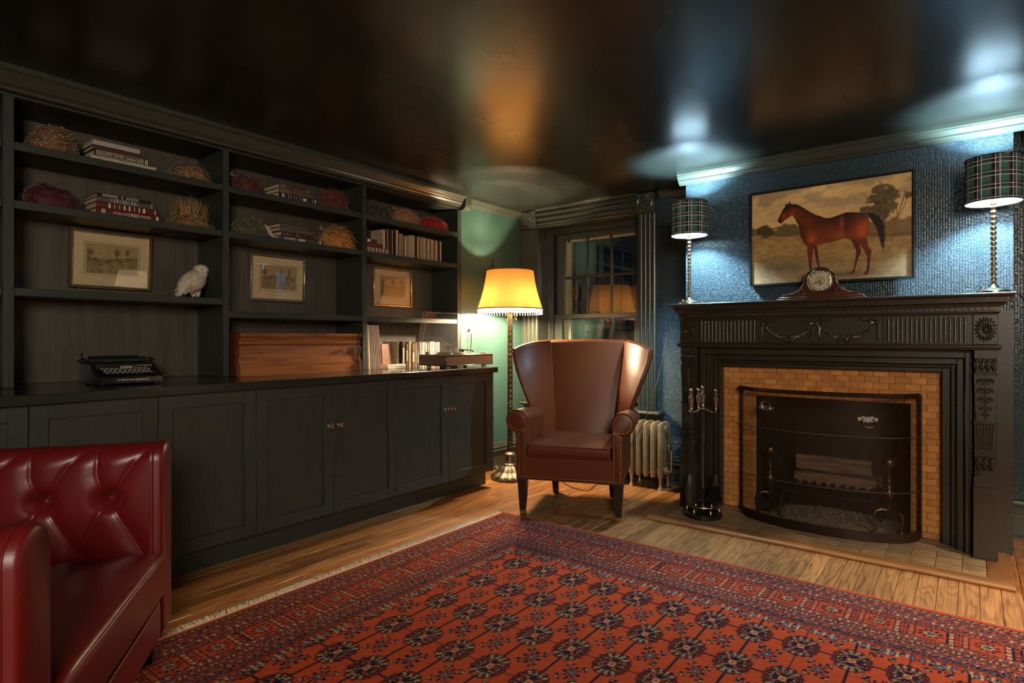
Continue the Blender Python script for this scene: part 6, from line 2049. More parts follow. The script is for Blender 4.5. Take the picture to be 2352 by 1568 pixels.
for a, b, c, d in ((y0_, y1_, z + .0025, z + .0042), (y0_, y1_, z + .0248, z + .0265), (y0_, y0_ + .0035, z + .0025, z + .0265), (y1_ - .0035, y1_, z + .0025, z + .0265), (1.277, 1.281, z + .002, z + .027), (1.285, 1.289, z + .002, z + .027)): m.box(-3.4002, -3.3986, a, b, c, d)
b_ = obj('spine_border', m, MT['cream_txt'], gb, True); b_['kind'] = 'stuff'
z += .0295
flat_book('thin dark brown book, second from top of the top left stack', 1.048, 1.262, z, .022, .17, (.055, .028, .014), group=g); z += .0225
flat_book('grey-white book on top of the top left shelf stack', 1.046, 1.254, z, .025, .16, (.40, .37, .32), xf=-3.404, group=g, bands=[(.10, .0012), (.14, .0012), (.22, .0012), (.48, .004), (.93, .0012)], tcol='grey_txt')
g = 'books stacked on the left bay second shelf'
z = Z2 + .0005
flat_book('lowest dark red atlas lettered in cream in the left bay second stack', 1.058, 1.356, z, .033, .22, (.115, .022, .014), group=g, txt=[('ATLAS of', .335, .0175, .054), ('CURSED', .545, .023, .062), ('PLACES', .745, .0175, .046)], bands=[(.085, .0016), (.105, .0016), (.125, .0016), (.93, .005)]); z += .0335
flat_book('dark red book with cream ornaments above the atlas', 1.060, 1.340, z, .031, .21, (.100, .020, .013), xf=-3.402, group=g, bands=[(.20, .004), (.28, .0012), (.36, .0010), (.44, .0030), (.52, .0030), (.60, .0010), (.68, .0022), (.76, .0048), (.95, .0020)]); z += .0315
flat_book('dark grey book above the two red books in the left bay', 1.064, 1.322, z, .026, .20, (.075, .072, .066), xf=-3.404, group=g, bands=[(.24 + .05 * k, .0016 + .0014 * (k % 3)) for k in range(10)] + [(.95, .003)], tcol='grey_txt'); z += .0265
flat_book('thin black book topping the stack above the atlas', 1.066, 1.308, z, .015, .19, (.015, .014, .013), xf=-3.408, group=g, bands=[(.10 + .026 * k, .0026) for k in range(11)] + [(.45, .004)] + [(.53 + .03 * k, .0024) for k in range(8)], tcol='grey_txt')
g = 'books stacked on the middle bay top shelf'
z = Z1 + .0005
bk3 = flat_book('black book with white rules and sun emblem, bottom of middle bay top stack', 2.032, 2.306, z, .040, .20, (.018, .018, .014), group=g, bands=[(.09, .004), (.14, .002), (.24, .0012), (.30, .0012), (.38, .0008), (.44, .0008), (.52, .0008), (.58, .0008), (.72, .0010), (.86, .0010), (.93, .0030), (.96, .0008)])
m = MB(); c_ = Vector((-3.3985, 2.032 + .274 * .655, z + .020))
for k in range(14):
    a = 2 * PI * k / 14; m.ball((c_.x, c_.y + .009 * math.cos(a), c_.z + .009 * math.sin(a)), (.0008, .0042, .0018), 6, 4, rot=Matrix.Rotation(a, 3, 'X'))
m.ball(tuple(c_), (.0010, .007, .007), 10, 6); obj('sun_emblem', m, MT['cream_txt'], bk3, True)['kind'] = 'stuff'
z += .0405
flat_book('dusty brown book in the middle of the middle bay top stack', 2.036, 2.280, z, .028, .20, (.11, .075, .045), xf=-3.405, group=g, bands=[(.04 + .035 * k, .0009) for k in range(8)], tcol='grey_txt'); z += .0285
flat_book('brown book on top of the middle bay top stack', 2.038, 2.258, z, .026, .19, (.095, .055, .032), xf=-3.408, group=g, bands=[(.07, .002), (.13, .003), (.19, .0015), (.92, .002)], tcol='grey_txt')
g = 'books stacked on the middle bay second shelf'
z = Z2 + .0005
flat_book('brown book lettered in cream capitals, bottom of middle bay second stack', 2.030, 2.352, z, .029, .21, (.105, .060, .048), group=g, txt=[('GNOMES', .24, .022, .080), ], bands=[(.44 + .025 * k, .0022) for k in range(6)] + [(.92, .006)]); z += .0295
flat_book('dark brown leather book above the cream-lettered brown one', 2.050, 2.300, z, .029, .21, (.060, .030, .016), group=g, bands=[(.06, .0015), (.14, .002), (.22, .0015), (.42, .0015), (.48, .0015), (.96, .0015)], tcol='grey_txt'); z += .0295
flat_book('grey book second from top of the middle bay second stack', 2.042, 2.285, z, .025, .20, (.105, .090, .072), xf=-3.404, group=g); z += .0255
flat_book('grey-brown book on top of the middle bay second stack', 2.044, 2.246, z, .023, .19, (.090, .076, .060), xf=-3.406, group=g)
g = 'books lying at the left of the right bay'
z = Z2 + .0005
flat_book('red book with a row of cream ornaments, bottom of the right bay pile', 2.690, 2.905, z, .044, .20, (.125, .028, .018), xf=-3.385, group=g, bands=[(.06 + .075 * k, .0012 + .0028 * (k % 2)) for k in range(13)]); z += .0445
flat_book('plain dark red book in the middle of the right bay pile', 2.686, 2.845, z, .028, .19, (.105, .022, .015), xf=-3.388, group=g); z += .0285
flat_book('small brown book with a white label on top of the right bay pile', 2.690, 2.795, z, .026, .16, (.075, .035, .02), xf=-3.392, group=g, bands=[(.30, .013)])

def upright(lab, y, th, h, d, z0, col, xf=-3.40, lean=0.0, fore=False, group=None, bands=None, tcol='cream_txt', pagecol=None):
    """book standing; fore=True shows the page edges to the room"""
    t = thing('book', lab, 'book', (xf - d / 2, y, z0 + .0004), 0, group)
    if lean: t.rotation_euler = (lean, 0, 0)
    c = min(.0028, th * .16); sg = -1 if fore else 1
    m = MB(); q = d / 2
    sec = [(-q, 0), (-q, c), (q - c, c), (q - c, th - c), (-q, th - c), (-q, th), (q - .002, th), (q, th - .004), (q + .001, th / 2), (q, .004), (q - .002, 0)]
    m.prism([(sg * a, b) for a, b in sec], 'z', 0, h)
    cv = obj('cover', m, cover(col), t)
    P_ = MB(); 
    if fore: P_.box(-q + c, q - .004, c, th - c, .004, h - .004)
    else: P_.box(-q + .004, q - c, c, th - c, .004, h - .004)
    obj('pages', P_, pagecol or MT['page'], t)
    if bands and not fore:
        m = MB()
        for qz, w_ in bands: m.box(q - .002, q + .0018, th * .18, th * .82, h * qz - w_, h * qz + w_)
        obj('spine_bands', m, MT[tcol], cv)['kind'] = 'stuff'
    return t
ordn = ['first', 'second', 'third', 'fourth', 'fifth', 'sixth', 'seventh', 'eighth', 'ninth', 'tenth', 'eleventh', 'twelfth', 'thirteenth', 'fourteenth', 'fifteenth', 'sixteenth']
# fore-edge-out row: (left px of crop, right, height)
def yb3(cx): 
    px = 820 + cx / 5.88
    k = (px - 1176) / 1364; S_, C_ = math.sin(math.radians(37.7)), math.cos(math.radians(37.7))
    return 3.40 * (C_ + k * S_) / (S_ - k * C_)
ROW = [(2.858, .024, .186, 'thick cream'), (2.896, .016, .196, 'cream'), (2.942, .013, .196, 'thin cream'), (2.975, .030, .202, 'tallest cream'), (3.012, .016, .178, 'spotted cream'), (3.036, .018, .180, 'pale'), (3.066, .026, .166, 'squat cream'), (3.112, .020, .176, 'cream'), (3.142, .028, .184, 'broad pale'), (3.190, .026, .182, 'peach-edged'), (3.228, .020, .182, 'tan'), (3.262, .024, .180, 'deckle-edged'), (3.304, .026, .180, 'peach-edged'), (3.348, .026, .178, 'rough-edged'), (3.394, .026, .176, 'rough-edged'), (3.440, .026, .176, 'last and darkest tan')]
br_ = random.Random(4)
for k, (y, th, h, nm) in enumerate(ROW):
    col = br_.choice([(.10, .05, .025), (.42, .33, .20), (.30, .21, .12), (.05, .028, .016), (.36, .22, .12)])
    upright('%s book, %s from the left of the row showing page edges' % (nm, ordn[k]), y, th, h, .135 if k != 3 else .16, Z2, col, xf=-3.398 + br_.uniform(-.004, .004), lean=.03 if k < 2 else 0.0, fore=True, group='books standing page edges out in the right bay')
# books on the worktop of the right bay
ZW = .930
paper_edge = [pbr('magazine_edge_%d' % k, c, .6, var=.15, vscale=(200, 3, 3)) for k, c in enumerate(((.55, .46, .33), (.42, .33, .22), (.50, .40, .28)))]
mg = random.Random(6)
y = 2.682
for k in range(7):
    th = (.024, .009, .009, .010, .009, .011, .010)[k]
    nm = 'wide cream' if k == 0 else ('slim' if k % 2 else 'slim worn')
    upright('%s magazine volume, %s from the left upright beside the oak case' % (nm, ordn[k]), y, th, .315 - .003 * (k % 3), .22, ZW, (mg.uniform(.35, .55), mg.uniform(.28, .44), mg.uniform(.18, .3)), xf=-3.352, lean=.045 + .006 * k, group='tall magazine volumes on the worktop', pagecol=paper_edge[k % 3])
    y += th + .0068
fb_ = thing('book', 'white paperback lying flat under the upright brown book', 'book', (-3.40, 2.925, ZW), 0)
m = MB(); m.box(-.075, .075, -.085, .085, .0005, .030, .001); obj('cover', m, cover((.70, .64, .52)), fb_)
m = MB()
for k in range(13): m.box(.0745, .0754, -.068 + .0102 * k, -.062 + .0102 * k, .011, .020)
obj('title_print', m, MT['grey_txt'], fb_)['kind'] = 'stuff'
fb2 = thing('book', 'brown book with printed cover facing out, standing on the white paperback', 'book', (-3.415, 2.905, ZW + .0308), 0)
fb2.rotation_euler = (0, -.07, .22)
m = MB(); m.box(-.012, .012, -.062, .062, 0, .148, .001); obj('cover', m, cover((.33, .155, .085)), fb2)
m = MB()
for k in range(15):
    L = .046 - .008 * ((k * 7) % 3)
    if k in (1, 2): L *= .5
    m.box(.0121, .0124, -L, L, .135 - k * .0085, .1368 - k * .0085)
obj('cover_print', m, pbr('cover_ink', (.12, .05, .03), .6), fb2)['kind'] = 'stuff'
upright('beige board-covered book standing behind the printed brown cover', 2.985, .012, .165, .17, ZW + .031, (.36, .29, .20), xf=-3.385)
WB = [(3.018, .026, .195, (.050, .024, .016), 'dark brown book lettered in white down its spine', [(.2 + .06 * q, .004) for q in range(10)]),
      (3.055, .022, .178, (.11, .06, .03), 'worn brown book beside the white-lettered dark one', [(.3 + .05 * q, .002) for q in range(9)]),
      (3.084, .022, .196, (.40, .30, .21), 'light tan book between two worn brown ones', None),
      (3.116, .030, .180, (.15, .08, .03), 'brown book with gilt lettering in the worktop row', [(.25 + .05 * q, .003) for q in range(8)]),
      (3.152, .012, .186, (.52, .44, .34), 'thin cream book right of the gilt-lettered brown one', None),
      (3.168, .018, .188, (.10, .07, .05), 'dark book with a white title left of the pale volumes', [(.2 + .06 * q, .003) for q in range(8)]),
      (3.194, .022, .190, (.40, .36, .32), 'grey book next to the whitest volume', [(.3 + .07 * q, .003) for q in range(6)]),
      (3.222, .026, .190, (.72, .66, .56), 'whitest thick volume in the worktop row', [(.22, .002), (.8, .002)]),
      (3.254, .020, .186, (.50, .46, .42), 'pale grey volume seen through the record player lid, leftmost', [(.3 + .07 * q, .003) for q in range(6)]),
      (3.280, .018, .184, (.24, .20, .18), 'dark grey volume seen through the record player lid', None),
      (3.304, .024, .194, (.46, .43, .38), 'tall grey-white volume seen through the record player lid', [(.2, .002), (.5, .002), (.8, .002)]),
      (3.334, .024, .194, (.66, .60, .52), 'tall white volume seen through the record player lid', None),
      (3.364, .018, .188, (.42, .30, .24), 'brownish volume seen through the record player lid', None),
      (3.388, .026, .190, (.52, .42, .36), 'rightmost pink-grey volume seen through the record player lid', [(.3, .003), (.7, .003)])]
for y, th, h, col, lab, bands in WB:
    upright(lab, y, th, h, .145, ZW, col, xf=-3.372, group='books standing on the worktop', bands=bands)

# ------------------------------------------------------------------ white owl (faces the room, head turned right)
ow = thing('owl', 'white stuffed owl standing on the left bay shelf, head turned to the right', 'owl', (-3.465, 1.545, Z3), math.radians(20))
MT['owl'] = pbr('white_plumage', (.62, .54, .42), .8, col2=(.46, .38, .28), vscale=(55, 55, 40), bump=.7, bscale=(70, 70, 40), bdist=.006)
m = MB(); rings = []
SPN = [(.0, -.092, .004, .010, .006), (.0, -.082, .030, .022, .014), (.0, -.066, .054, .038, .032), (.002, -.040, .070, .054, .050), (.006, -.014, .086, .062, .058), (.010, .010, .106, .060, .056), (.012, .026, .126, .050, .048), (.013, .036, .140, .040, .040), (.014, .041, .150, .040, .040), (.015, .044, .163, .042, .041), (.015, .046, .178, .037, .037), (.015, .047, .190, .025, .025), (.015, .047, .196, .006, .006)]
nr = 20
for i, (x, y, z, rx, ry) in enumerate(SPN):
    a = SPN[max(0, i - 1)]; b = SPN[min(len(SPN) - 1, i + 1)]
    tg = Vector((b[0] - a[0], b[1] - a[1], b[2] - a[2])).normalized()
    e1 = Vector((1, 0, 0)); e1 = (e1 - tg * e1.dot(tg)).normalized(); e2 = tg.cross(e1)
    rings.append([tuple(Vector((x, y, z)) + e1 * rx * math.cos(q) + e2 * ry * math.sin(q) * 1.05) for q in np.linspace(0, 2 * PI, nr, endpoint=False)])
m.loft(rings); obj('body', m, MT['owl'], ow, angle=80)
# lower breast and feathered legs
for y in (-.006, .020):
    m = MB(); m.lathe([(.009, .004), (.013, .012), (.018, .035), (.022, .060)], (.014, y, 0), 12); lg = obj('leg', m, MT['owl'], ow)
    m = MB()
    for dy in (-.008, 0, .008): m.tube([(.014, y, .008), (.026, y + dy * .7, .008), (.036, y + dy, .003)], [.004, .0038, .0018], 6)
    obj('toes', m, MT['darkwood'], lg)
for sg in (1, -1):
    m = MB(); rows = []
    for k in range(9):
        q = k / 8
        yy_, zz_, wz = .030 - .112 * q, .138 - .112 * q, .038 * math.sin(PI * min(1, q * .82 + .16)) + .003
        xx_ = (.010 + sg * (.052 - .030 * q))
        rows.append([(xx_ + sg * .006 * math.cos(a) - sg * .004, yy_ + wz * .75 * math.sin(a) * .7, zz_ - wz * math.sin(a) * .72) for a in np.linspace(0, 2 * PI, 12, endpoint=False)])
    m.loft(rows); wg = obj('wing', m, MT['owl'], ow, angle=80)
    m = MB(); rr = random.Random(3)
    for k in range(26):
        q = rr.uniform(.15, .95); off = rr.uniform(-.8, .8)
        p = Vector((.010 + sg * (.060 - .030 * q), .030 - .112 * q + off * .014, .138 - .112 * q - off * .020))
        m.add([tuple(p + Vector((0, .004, .004))), tuple(p + Vector((sg * .003, -.010, -.004))), tuple(p + Vector((sg * .001, -.026, -.024))), tuple(p + Vector((sg * .003, -.004, -.014)))], [(0, 1, 2, 3)])
    obj('wing_feathers', m, MT['owl'], wg, normals=False)['kind'] = 'stuff'
fd = Matrix.Rotation(math.radians(-22), 3, 'Z') @ Matrix.Rotation(math.radians(14), 3, 'Y') @ Matrix.Rotation(math.radians(-24), 3, 'X')
hc = Vector((.015, .044, .162))
m = MB(); m.ball(tuple(hc + fd @ Vector((.020, 0, -.002))), (.024, .034, .032), 18, 12, rot=fd); fc_ = obj('face_disc', m, pbr('owl_face', (.68, .60, .48), .85, bump=.5, bscale=(90, 90, 90), bdist=.003), ow)
for sg in (-1, 1):
    e = obj('eye', MB().ball(tuple(hc + fd @ Vector((.0395, sg * .0145, .004))), (.0036, .0050, .0050), 12, 8, rot=fd), MT['black_pl'], fc_)
    m = MB(); m.tube([tuple(hc + fd @ Vector((.039, sg * (.0145 + .008 * math.cos(a)), .004 + .008 * math.sin(a)))) for a in np.linspace(.1 * PI, .95 * PI, 8)], .0012, 5); obj('brow', m, pbr('owl_brow', (.22, .16, .10), .8), fc_)
m = MB(); m.lathe([(.0001, .017), (.0022, .012), (.0040, .004), (.0045, 0)], tuple(hc + fd @ Vector((.0425, 0, .000))), 10, rot=fd @ Matrix.Rotation(math.radians(165), 3, 'Y')); obj('beak', m, MT['bronze'], fc_)
m = MB()
for k in range(5): m.loft([[(-.012 + .006 * k + w_, y, z), (-.006 + .006 * k - w_, y, z), (-.009 + .006 * k, y, z + .003)] for w_, y, z in ((0, -.066, .052), (-.001, -.092, .020), (.002, -.104, .003))])
obj('tail', m, MT['owl'], ow)['kind'] = 'stuff'

# ------------------------------------------------------------------ typewriter (front towards the room)
ty = thing('typewriter', 'black antique typewriter with four rows of keys on the worktop at left', 'typewriter', (-3.27, 1.128, ZW), 0)
MT['tyblk'] = pbr('black_enamel', (.008, .008, .008), .13, coat=.4)
hw = .138
m = MB()
for y in (-hw, hw - .014):
    m.prism([(.118, .006), (.118, .040), (.108, .048), (.045, .070), (.025, .098), (-.075, .104), (-.118, .100), (-.122, .006)], 'y', y, y + .014, bev=.003)
m.box(.100, .120, -hw + .004, hw - .004, .006, .042, .005)
m.box(-.120, -.100, -hw + .010, hw - .010, .012, .095, .004); m.box(-.11, .108, -hw + .010, hw - .010, .006, .026)
m.loft([[(.10, y, .024), (.10, y, .040), (.03, y, .062), (-.10, y, .085), (-.10, y, .024)] for y in (-hw + .012, hw - .012)])
obj('frame', m, MT['tyblk'], ty)
m = MB(); m.box(-.075, .030, -hw + .016, hw - .016, .080, .094, .004); m.loft([[(.028, y, .066), (.030, y, .094), (.020, y, .096), (.018, y, .068)] for y in (-hw + .016, hw - .016)])
pl_ = obj('front_plate', m, MT['tyblk'], ty)
for dx in (.095, -.100):
    for y in (-.115, .115): obj('foot', MB().lathe([(.008, .0003), (.009, .003), (.008, .0065)], (dx, y, 0), 10), MT['black_pl'], ty)
m = MB(); m2 = MB()
for r in range(4):
    x = .043 + .0170 * r; zk = .072 - .0062 * r
    n = 10 if r else 10
    for k in range(n):
        y = -.098 + .0205 * k + .006 * (r % 2) + (0 if r else -.002)
        m.lathe([(.0072, zk), (.0078, zk + .002), (.0078, zk + .004)], (x, y, 0), 10)
        m2.tube([(x + .0076 * math.cos(a), y + .0076 * math.sin(a), zk + .0046) for a in np.linspace(0, 2 * PI, 10, endpoint=False)], .0013, 4, closed=True)
        m.tube([(x, y, zk), (x - .008, y, zk - .020)], .0012, 4)
kb = obj('keys', m, MT['tyblk'], ty); kb['kind'] = 'stuff'
obj('key_rings', m2, pbr('key_glint_ring', (.55, .52, .46), .35), kb)['kind'] = 'stuff'  # pale ring colour stands in for glints on the key tops
m = MB(); m.box(.095, .104, -.062, .062, .044, .049, .002); obj('space_bar', m, MT['tyblk'], ty)
m = MB(); R_ = Matrix.Rotation(PI / 2, 3, 'X')
m.lathe([(.0165, -.125), (.0165, .125)], (-.058, 0, .112), 20, rot=R_); ca = obj('platen', m, MT['black_pl'], ty)
m = MB(); m.box(-.10, -.078, -.135, .135, .098, .112, .003); m.loft([[(-.092, y, .10), (-.112, y, .134), (-.116, y, .133), (-.098, y, .10)] for y in (-.11, .11)]); obj('paper_table', m, MT['tyblk'], ca)
for y in (-.146, .146):
    m = MB(); m.lathe([(.012, -.010), (.013, -.006), (.013, .006), (.012, .010)], (-.058, y, .112), 14, rot=R_); m.lathe([(.004, -.03), (.004, .03)], (-.058, y * .95, .112), 8, rot=R_); obj('platen_knob', m, MT['black_pl'], ca)
m = MB(); m.tube([(-.05, -.150, .112), (-.03, -.158, .124), (-.02, -.160, .150)], [.003, .0032, .0036], 7); m.tube([(-.06, .150, .110), (-.05, .155, .125)], .0028, 6); obj('return_lever', m, MT['nickel'], ca)
for sg in (-1, 1): obj('spool', MB().lathe([(.022, .094), (.024, .097), (.024, .103), (.020, .106), (.004, .107)], (-.020, sg * .108, 0), 20), MT['tyblk'], ty)
text('lettering', 'CORONA', .013, MT['cream_txt'], pl_, frame_m((-3.27 + .0308, 1.133, ZW + .082), (0, 1, 0), (1, 0, .05)), .052)
text('lettering', 'L C Smith & Corona Typewriters Inc', .0105, MT['cream_txt'], ty, frame_m((-3.27 + .1205, 1.133, ZW + .026), (0, 1, 0), (1, 0, 0)), .135)

# ------------------------------------------------------------------ oak case with scrolled ends
ch = thing('oak_case', 'golden oak wooden case with scrolled dark ends and two small knobs', 'case', (-3.42, 2.150, ZW), 0)
CH = .440
prof = [(-.165, .0008), (.105, .0008), (.105, .062), (.098, .066), (.092, .072), (.086, .160), (.084, .176), (.096, .180), (.104, .188), (.104, .200), (.094, .206), (.086, .214), (.098, .228), (.108, .240), (.108, .246), (.104, .251), (-.165, .251)]
m = MB(); m.prism(prof, 'y', -CH + .016, CH - .016); obj('body', m, MT['chest'], ch, angle=25)
m = MB(); m.tube([(.095, -CH + .010, .240), (.095, CH - .010, .240)], .0125, 10); m.tube([(.095, -CH + .010, .192), (.095, CH - .010, .192)], .0085, 10); obj('rail_moulding', m, MT['chest'], ch)
for sg in (-1, 1):
    out = [(-.168, .0006), (.124, .0006), (.124, .055), (.112, .072), (.104, .092), (.106, .115), (.116, .140), (.116, .155), (.104, .172), (.098, .178), (.106, .184), (.110, .194), (.106, .204), (.100, .210), (.118, .226), (.124, .240), (.118, .254), (.106, .258), (-.168, .258)]
    m = MB(); m.prism(out, 'y', sg * CH - sg * .024, sg * CH, bev=.004); obj('scrolled_end', m, MT['chest_dark'], ch, angle=25)
for y in (-.285, .300):
    m = MB(); m.lathe([(.005, 0), (.0045, .008), (.011, .014), (.0125, .020), (.010, .024), (.002, .025)], (.085, y, .140), 14, rot=Matrix.Rotation(PI / 2, 3, 'Y')); obj('knob', m, MT['chest'], ch)

# ------------------------------------------------------------------ record player
rp = thing('record_player', 'brown record player with mesh front and open clear lid at the end of the worktop', 'record player', (-3.125, 3.350, ZW), 0)
RX, RY = .140, .265
MT['walnut'] = pbr('dark_walnut_vinyl', (.060, .030, .020), .35, var=.15, vscale=(6, 6, 60))
m = MB(); m.box(-RX, RX - .006, -RY, RY, .018, .100, .006); bd_ = obj('cabinet', m, MT['walnut'], rp)
m = MB(); m.box(RX - .008, RX, -RY, RY, .018, .024, .002); m.box(RX - .008, RX, -RY, RY, .094, .100, .002); m.box(RX - .008, RX, -RY, -RY + .006, .018, .100, .002); m.box(RX - .008, RX, RY - .006, RY, .018, .100, .002); obj('front_bezel', m, MT['black_pl'], bd_)
def grille():
    m, nt, out = newmat('woven_brown_grille')
    p = N(nt, 'BsdfPrincipled'); nt.links.new(p.outputs[0], out.inputs[0]); p.inputs['Roughness'].default_value = .5
    tc = N(nt, 'TexCoord'); sx = N(nt, 'SeparateXYZ'); nt.links.new(tc.outputs['Object'], sx.inputs[0])
    def sn(src, per):
        a = N(nt, 'Math', operation='MULTIPLY'); a.inputs[1].default_value = 2 * PI / per; nt.links.new(src, a.inputs[0])
        b = N(nt, 'Math', operation='SINE'); nt.links.new(a.outputs[0], b.inputs[0]); return b.outputs[0]
    ad = N(nt, 'Math', operation='ADD'); sb = N(nt, 'Math', operation='SUBTRACT')
    for q in (ad, sb): nt.links.new(sx.outputs['Y'], q.inputs[0]); nt.links.new(sx.outputs['Z'], q.inputs[1])
    mu = N(nt, 'Math', operation='MULTIPLY'); nt.links.new(sn(ad.outputs[0], .0125), mu.inputs[0]); nt.links.new(sn(sb.outputs[0], .0125), mu.inputs[1])
    gt_ = N(nt, 'Math', operation='GREATER_THAN'); gt_.inputs[1].default_value = .40; nt.links.new(mu.outputs[0], gt_.inputs[0])
    mx = N(nt, 'MixRGB'); mx.inputs[1].default_value = (.055, .014, .006, 1); mx.inputs[2].default_value = (.26, .15, .08, 1); nt.links.new(gt_.outputs[0], mx.inputs[0]); nt.links.new(mx.outputs[0], p.inputs['Base Color'])
    return m
obj('grille', MB().box(RX - .0075, RX - .002, -RY + .005, RY - .005, .023, .095), grille(), bd_)
for dx in (-.10, .10):
    for y in (-.20, .20): obj('foot', MB().lathe([(.017, .0004), (.018, .003), (.018, .010), (.012, .0182)], (dx, y, 0), 14), MT['nickel'], rp)
m = MB(); m.lathe([(.118, .101), (.119, .103), (.119, .110), (.115, .113), (.0005, .113)], (-.012, -.045, 0), 48); pt_ = obj('platter', m, MT['nickel'], rp)
obj('slip_mat', MB().lathe([(.112, .1131), (.112, .1155), (.0005, .1155)], (-.012, -.045, 0), 40), MT['black_pl'], pt_)
obj('spindle', MB().lathe([(.0035, .1150), (.0035, .126), (.001, .129)], (-.012, -.045, 0), 8), MT['nickel'], pt_)
m = MB(); m.lathe([(.020, .100), (.021, .112), (.015, .118), (.013, .132)], (-.085, .165, 0), 18); m.tube([(-.115, .172, .128), (-.085, .165, .130), (.02, .150, .127), (.062, .118, .124)], .0042, 8); m.box(.052, .078, .104, .120, .118, .126, .002); m.lathe([(.011, -.012), (.011, .012)], (-.118, .173, .128), 12, rot=Matrix.Rotation(PI / 2, 3, 'Y')); obj('tonearm', m, MT['black_pl'], rp)
for k in range(3):
    obj('control_knob', MB().lathe([(.0085, .1002), (.0085, .112), (.007, .1135)], (.098, .168 + .026 * k, 0), 14), MT['nickel'], rp)
# open lid: five thin acrylic plates hinged at the rear
m = MB(); LH, LT, T_ = .318, .045, .0026
m.box(-LT, -LT + T_, -RY + .004, RY - .004, 0, LH, .0008)
m.box(-LT + T_, 0, -RY + .004, -RY + .004 + T_, 0, LH, .0008); m.box(-LT + T_, 0, RY - .004 - T_, RY - .004, 0, LH, .0008)
m.box(-LT + T_, 0, -RY + .004 + T_, RY - .004 - T_, LH - T_, LH, .0008)
m.xf(Matrix.Translation((-RX + .012, 0, .103)) @ Matrix.Rotation(math.radians(13), 4, 'Y'))
lid = obj('lid', m, MT['acrylic'], rp, flat=True)
MT['edge'] = pbr('acrylic_edge', (.55, .55, .55), .15)
E_ = [(-LT + .001, -RY + .006, 0), (-LT + .001, -RY + .006, LH - .001), (-LT + .001, RY - .006, LH - .001), (-LT + .001, RY - .006, 0)]
E2 = [(0, -RY + .006, 0), (0, -RY + .006, LH - .001), (0, RY - .006, LH - .001), (0, RY - .006, 0)]
m = MB(); m.tube(E2, .0015, 5); m.tube(E_, .0011, 5); m.xf(Matrix.Translation((-RX + .012, 0, .103)) @ Matrix.Rotation(math.radians(13), 4, 'Y')); obj('lid_edge', m, MT['edge'], lid)
for y in (-.18, .18):
    obj('hinge', MB().box(-RX - .004, -RX + .014, y - .014, y + .014, .088, .118, .003), MT['black_pl'], rp)

# ------------------------------------------------------------------ wall outlet, cords, wall plaque, jar
so = thing('wall_outlet', 'cream double outlet on the green wall above the record player', 'outlet', (XL, 3.720, 1.243), 0)
m = MB(); m.box(.0003, .005, -.037, .037, -.060, .060, .0018); pl_ = obj('cover_plate', m, MT['white_pl'], so)
for z in (-.022, .022):
    m = MB(); m.prism([(.015 * math.cos(a), z + .016 * math.sin(a)) for a in np.linspace(0, 2 * PI, 16, endpoint=False)], 'x', .005, .0066); r_ = obj('receptacle', m, MT['cream'], pl_)
    m = MB()
    for y in (-.006, .006): m.box(.0063, .0069, y - .001, y + .001, z - .001, z + .007)
    m.ball((.0064, 0, z - .007), (.0008, .0022, .0022), 8, 5); obj('slots', m, MT['black_pl'], r_)['kind'] = 'stuff'
def cord(lab, pts, r, n=6, mat=None, base=None):
    P3 = spl([Vector(p) for p in pts], 6) if len(pts) > 2 else [Vector(p) for p in pts]
    m = MB(); m.tube(P3, r, n)
    return single('power_cord', m, mat or MT['cord'], lab, 'cord', tuple(P3[0]) if base is None else base)
def spl3(pts, n=6):
    return spl(pts, n)
m = MB(); m.box(-.0001, .018, -.013, .013, -.012, .012, .004); m.v = [(p[0] + XL + .0067, p[1] + 3.720, p[2] + 1.221) for p in m.v]
m.tube(spl([Vector(p) for p in ((XL + .022, 3.722, 1.216), (XL + .030, 3.726, 1.19), (XL + .026, 3.728, 1.12), (XL + .030, 3.715, 1.04), (XL + .08, 3.66, .985), (XL + .12, 3.619, .958))], 6), .0042, 7)
single('power_cord', m, MT['cord'], 'black cord plugged into the green wall outlet, dropping behind the record player', 'cord', (XL + .01, 3.72, 1.221))
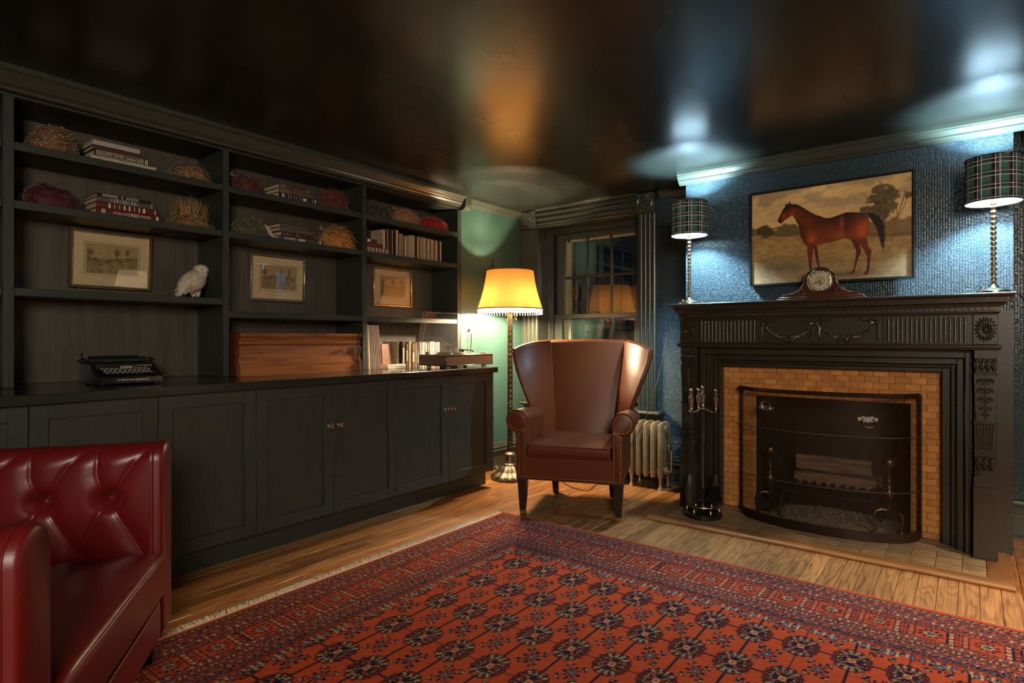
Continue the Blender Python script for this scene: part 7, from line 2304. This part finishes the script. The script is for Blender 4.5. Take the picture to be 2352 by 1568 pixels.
cord('thin black cord hanging from the left tartan lamp past the mantel to the radiator', [(-1.560, 3.93, 1.381), (-1.606, 3.95, 1.381), (-1.640, 4.05, 1.372), (-1.745, 4.20, 1.30), (-1.781, 4.22, 1.205), (-1.839, 4.22, .977), (-1.856, 4.215, .878), (-1.891, 4.20, .745), (-1.944, 4.19, .576), (-1.998, 4.185, .455), (-2.097, 4.18, .276), (-2.16, 4.17, .12), (-2.25, 4.14, .010), (-2.32, 4.09, .006), (-2.29, 3.95, .005), (-2.30, 3.875, .005), (-2.45, 3.91, .005), (-2.60, 4.02, .005), (-2.72, 4.18, .005)], .0027)
cord('short black cord leaving the right tartan lamp over the mantel end', [(.158, 3.91, 1.381), (.180, 3.93, 1.380), (.200, 3.98, 1.366), (.222, 4.05, 1.335), (.30, 4.40, 1.20), (.36, 4.48, .9), (.38, 4.46, .23)], .0027)
cord('pale cord running from the floor lamp base to the baseboard', [(-3.145, 3.93, .040), (-3.20, 3.97, .030), (-3.28, 4.02, .026), (-3.306, 4.05, .030)], .0036, mat=pbr('pale_cord', (.45, .38, .28), .5))
oh = thing('wall_plaque', 'round dark-rimmed wall plaque hanging on an iron hook behind the lamp shade', 'plaque', (XL, 4.035, 1.640), 0)
RYm = Matrix.Rotation(PI / 2, 3, 'Y')
m = MB(); m.lathe([(.082, .002), (.098, .004), (.108, .014), (.104, .026), (.092, .030), (.084, .020)], n=36, rot=RYm, cap=False); obj('rim', m, MT['darkwood'], oh)
m = MB(); m.lathe([(.0005, .016), (.084, .014), (.086, .002)], n=36, rot=RYm, cap=False); obj('face', m, MT['cream'], oh)
m = MB(); m.tube([(.006, 0, .108), (.012, .004, .130), (.012, -.010, .150), (.012, .006, .166), (.012, -.006, .182), (.012, .002, .196)], .0042, 7); m.tube([(.012, .012 * math.cos(a), .150 + .014 * math.sin(a)) for a in np.linspace(0, 2 * PI, 14, endpoint=False)], .0032, 6, closed=True); m.ball((.008, 0, .200), .008, 8, 6)
obj('hook', m, MT['iron'], oh)
jr = thing('jar', 'small cream jar at the extreme left edge of the worktop', 'jar', (-3.40, .655, ZW), 0)
m = MB(); m.lathe([(.018, .0004), (.024, .003), (.025, .010), (.025, .055), (.019, .066), (.019, .072)], n=20); obj('body', m, MT['cream'], jr)
obj('lid', MB().lathe([(.0215, .0722), (.0215, .086), (.019, .089), (.0005, .0895)], n=18), MT['darkwood'], jr)
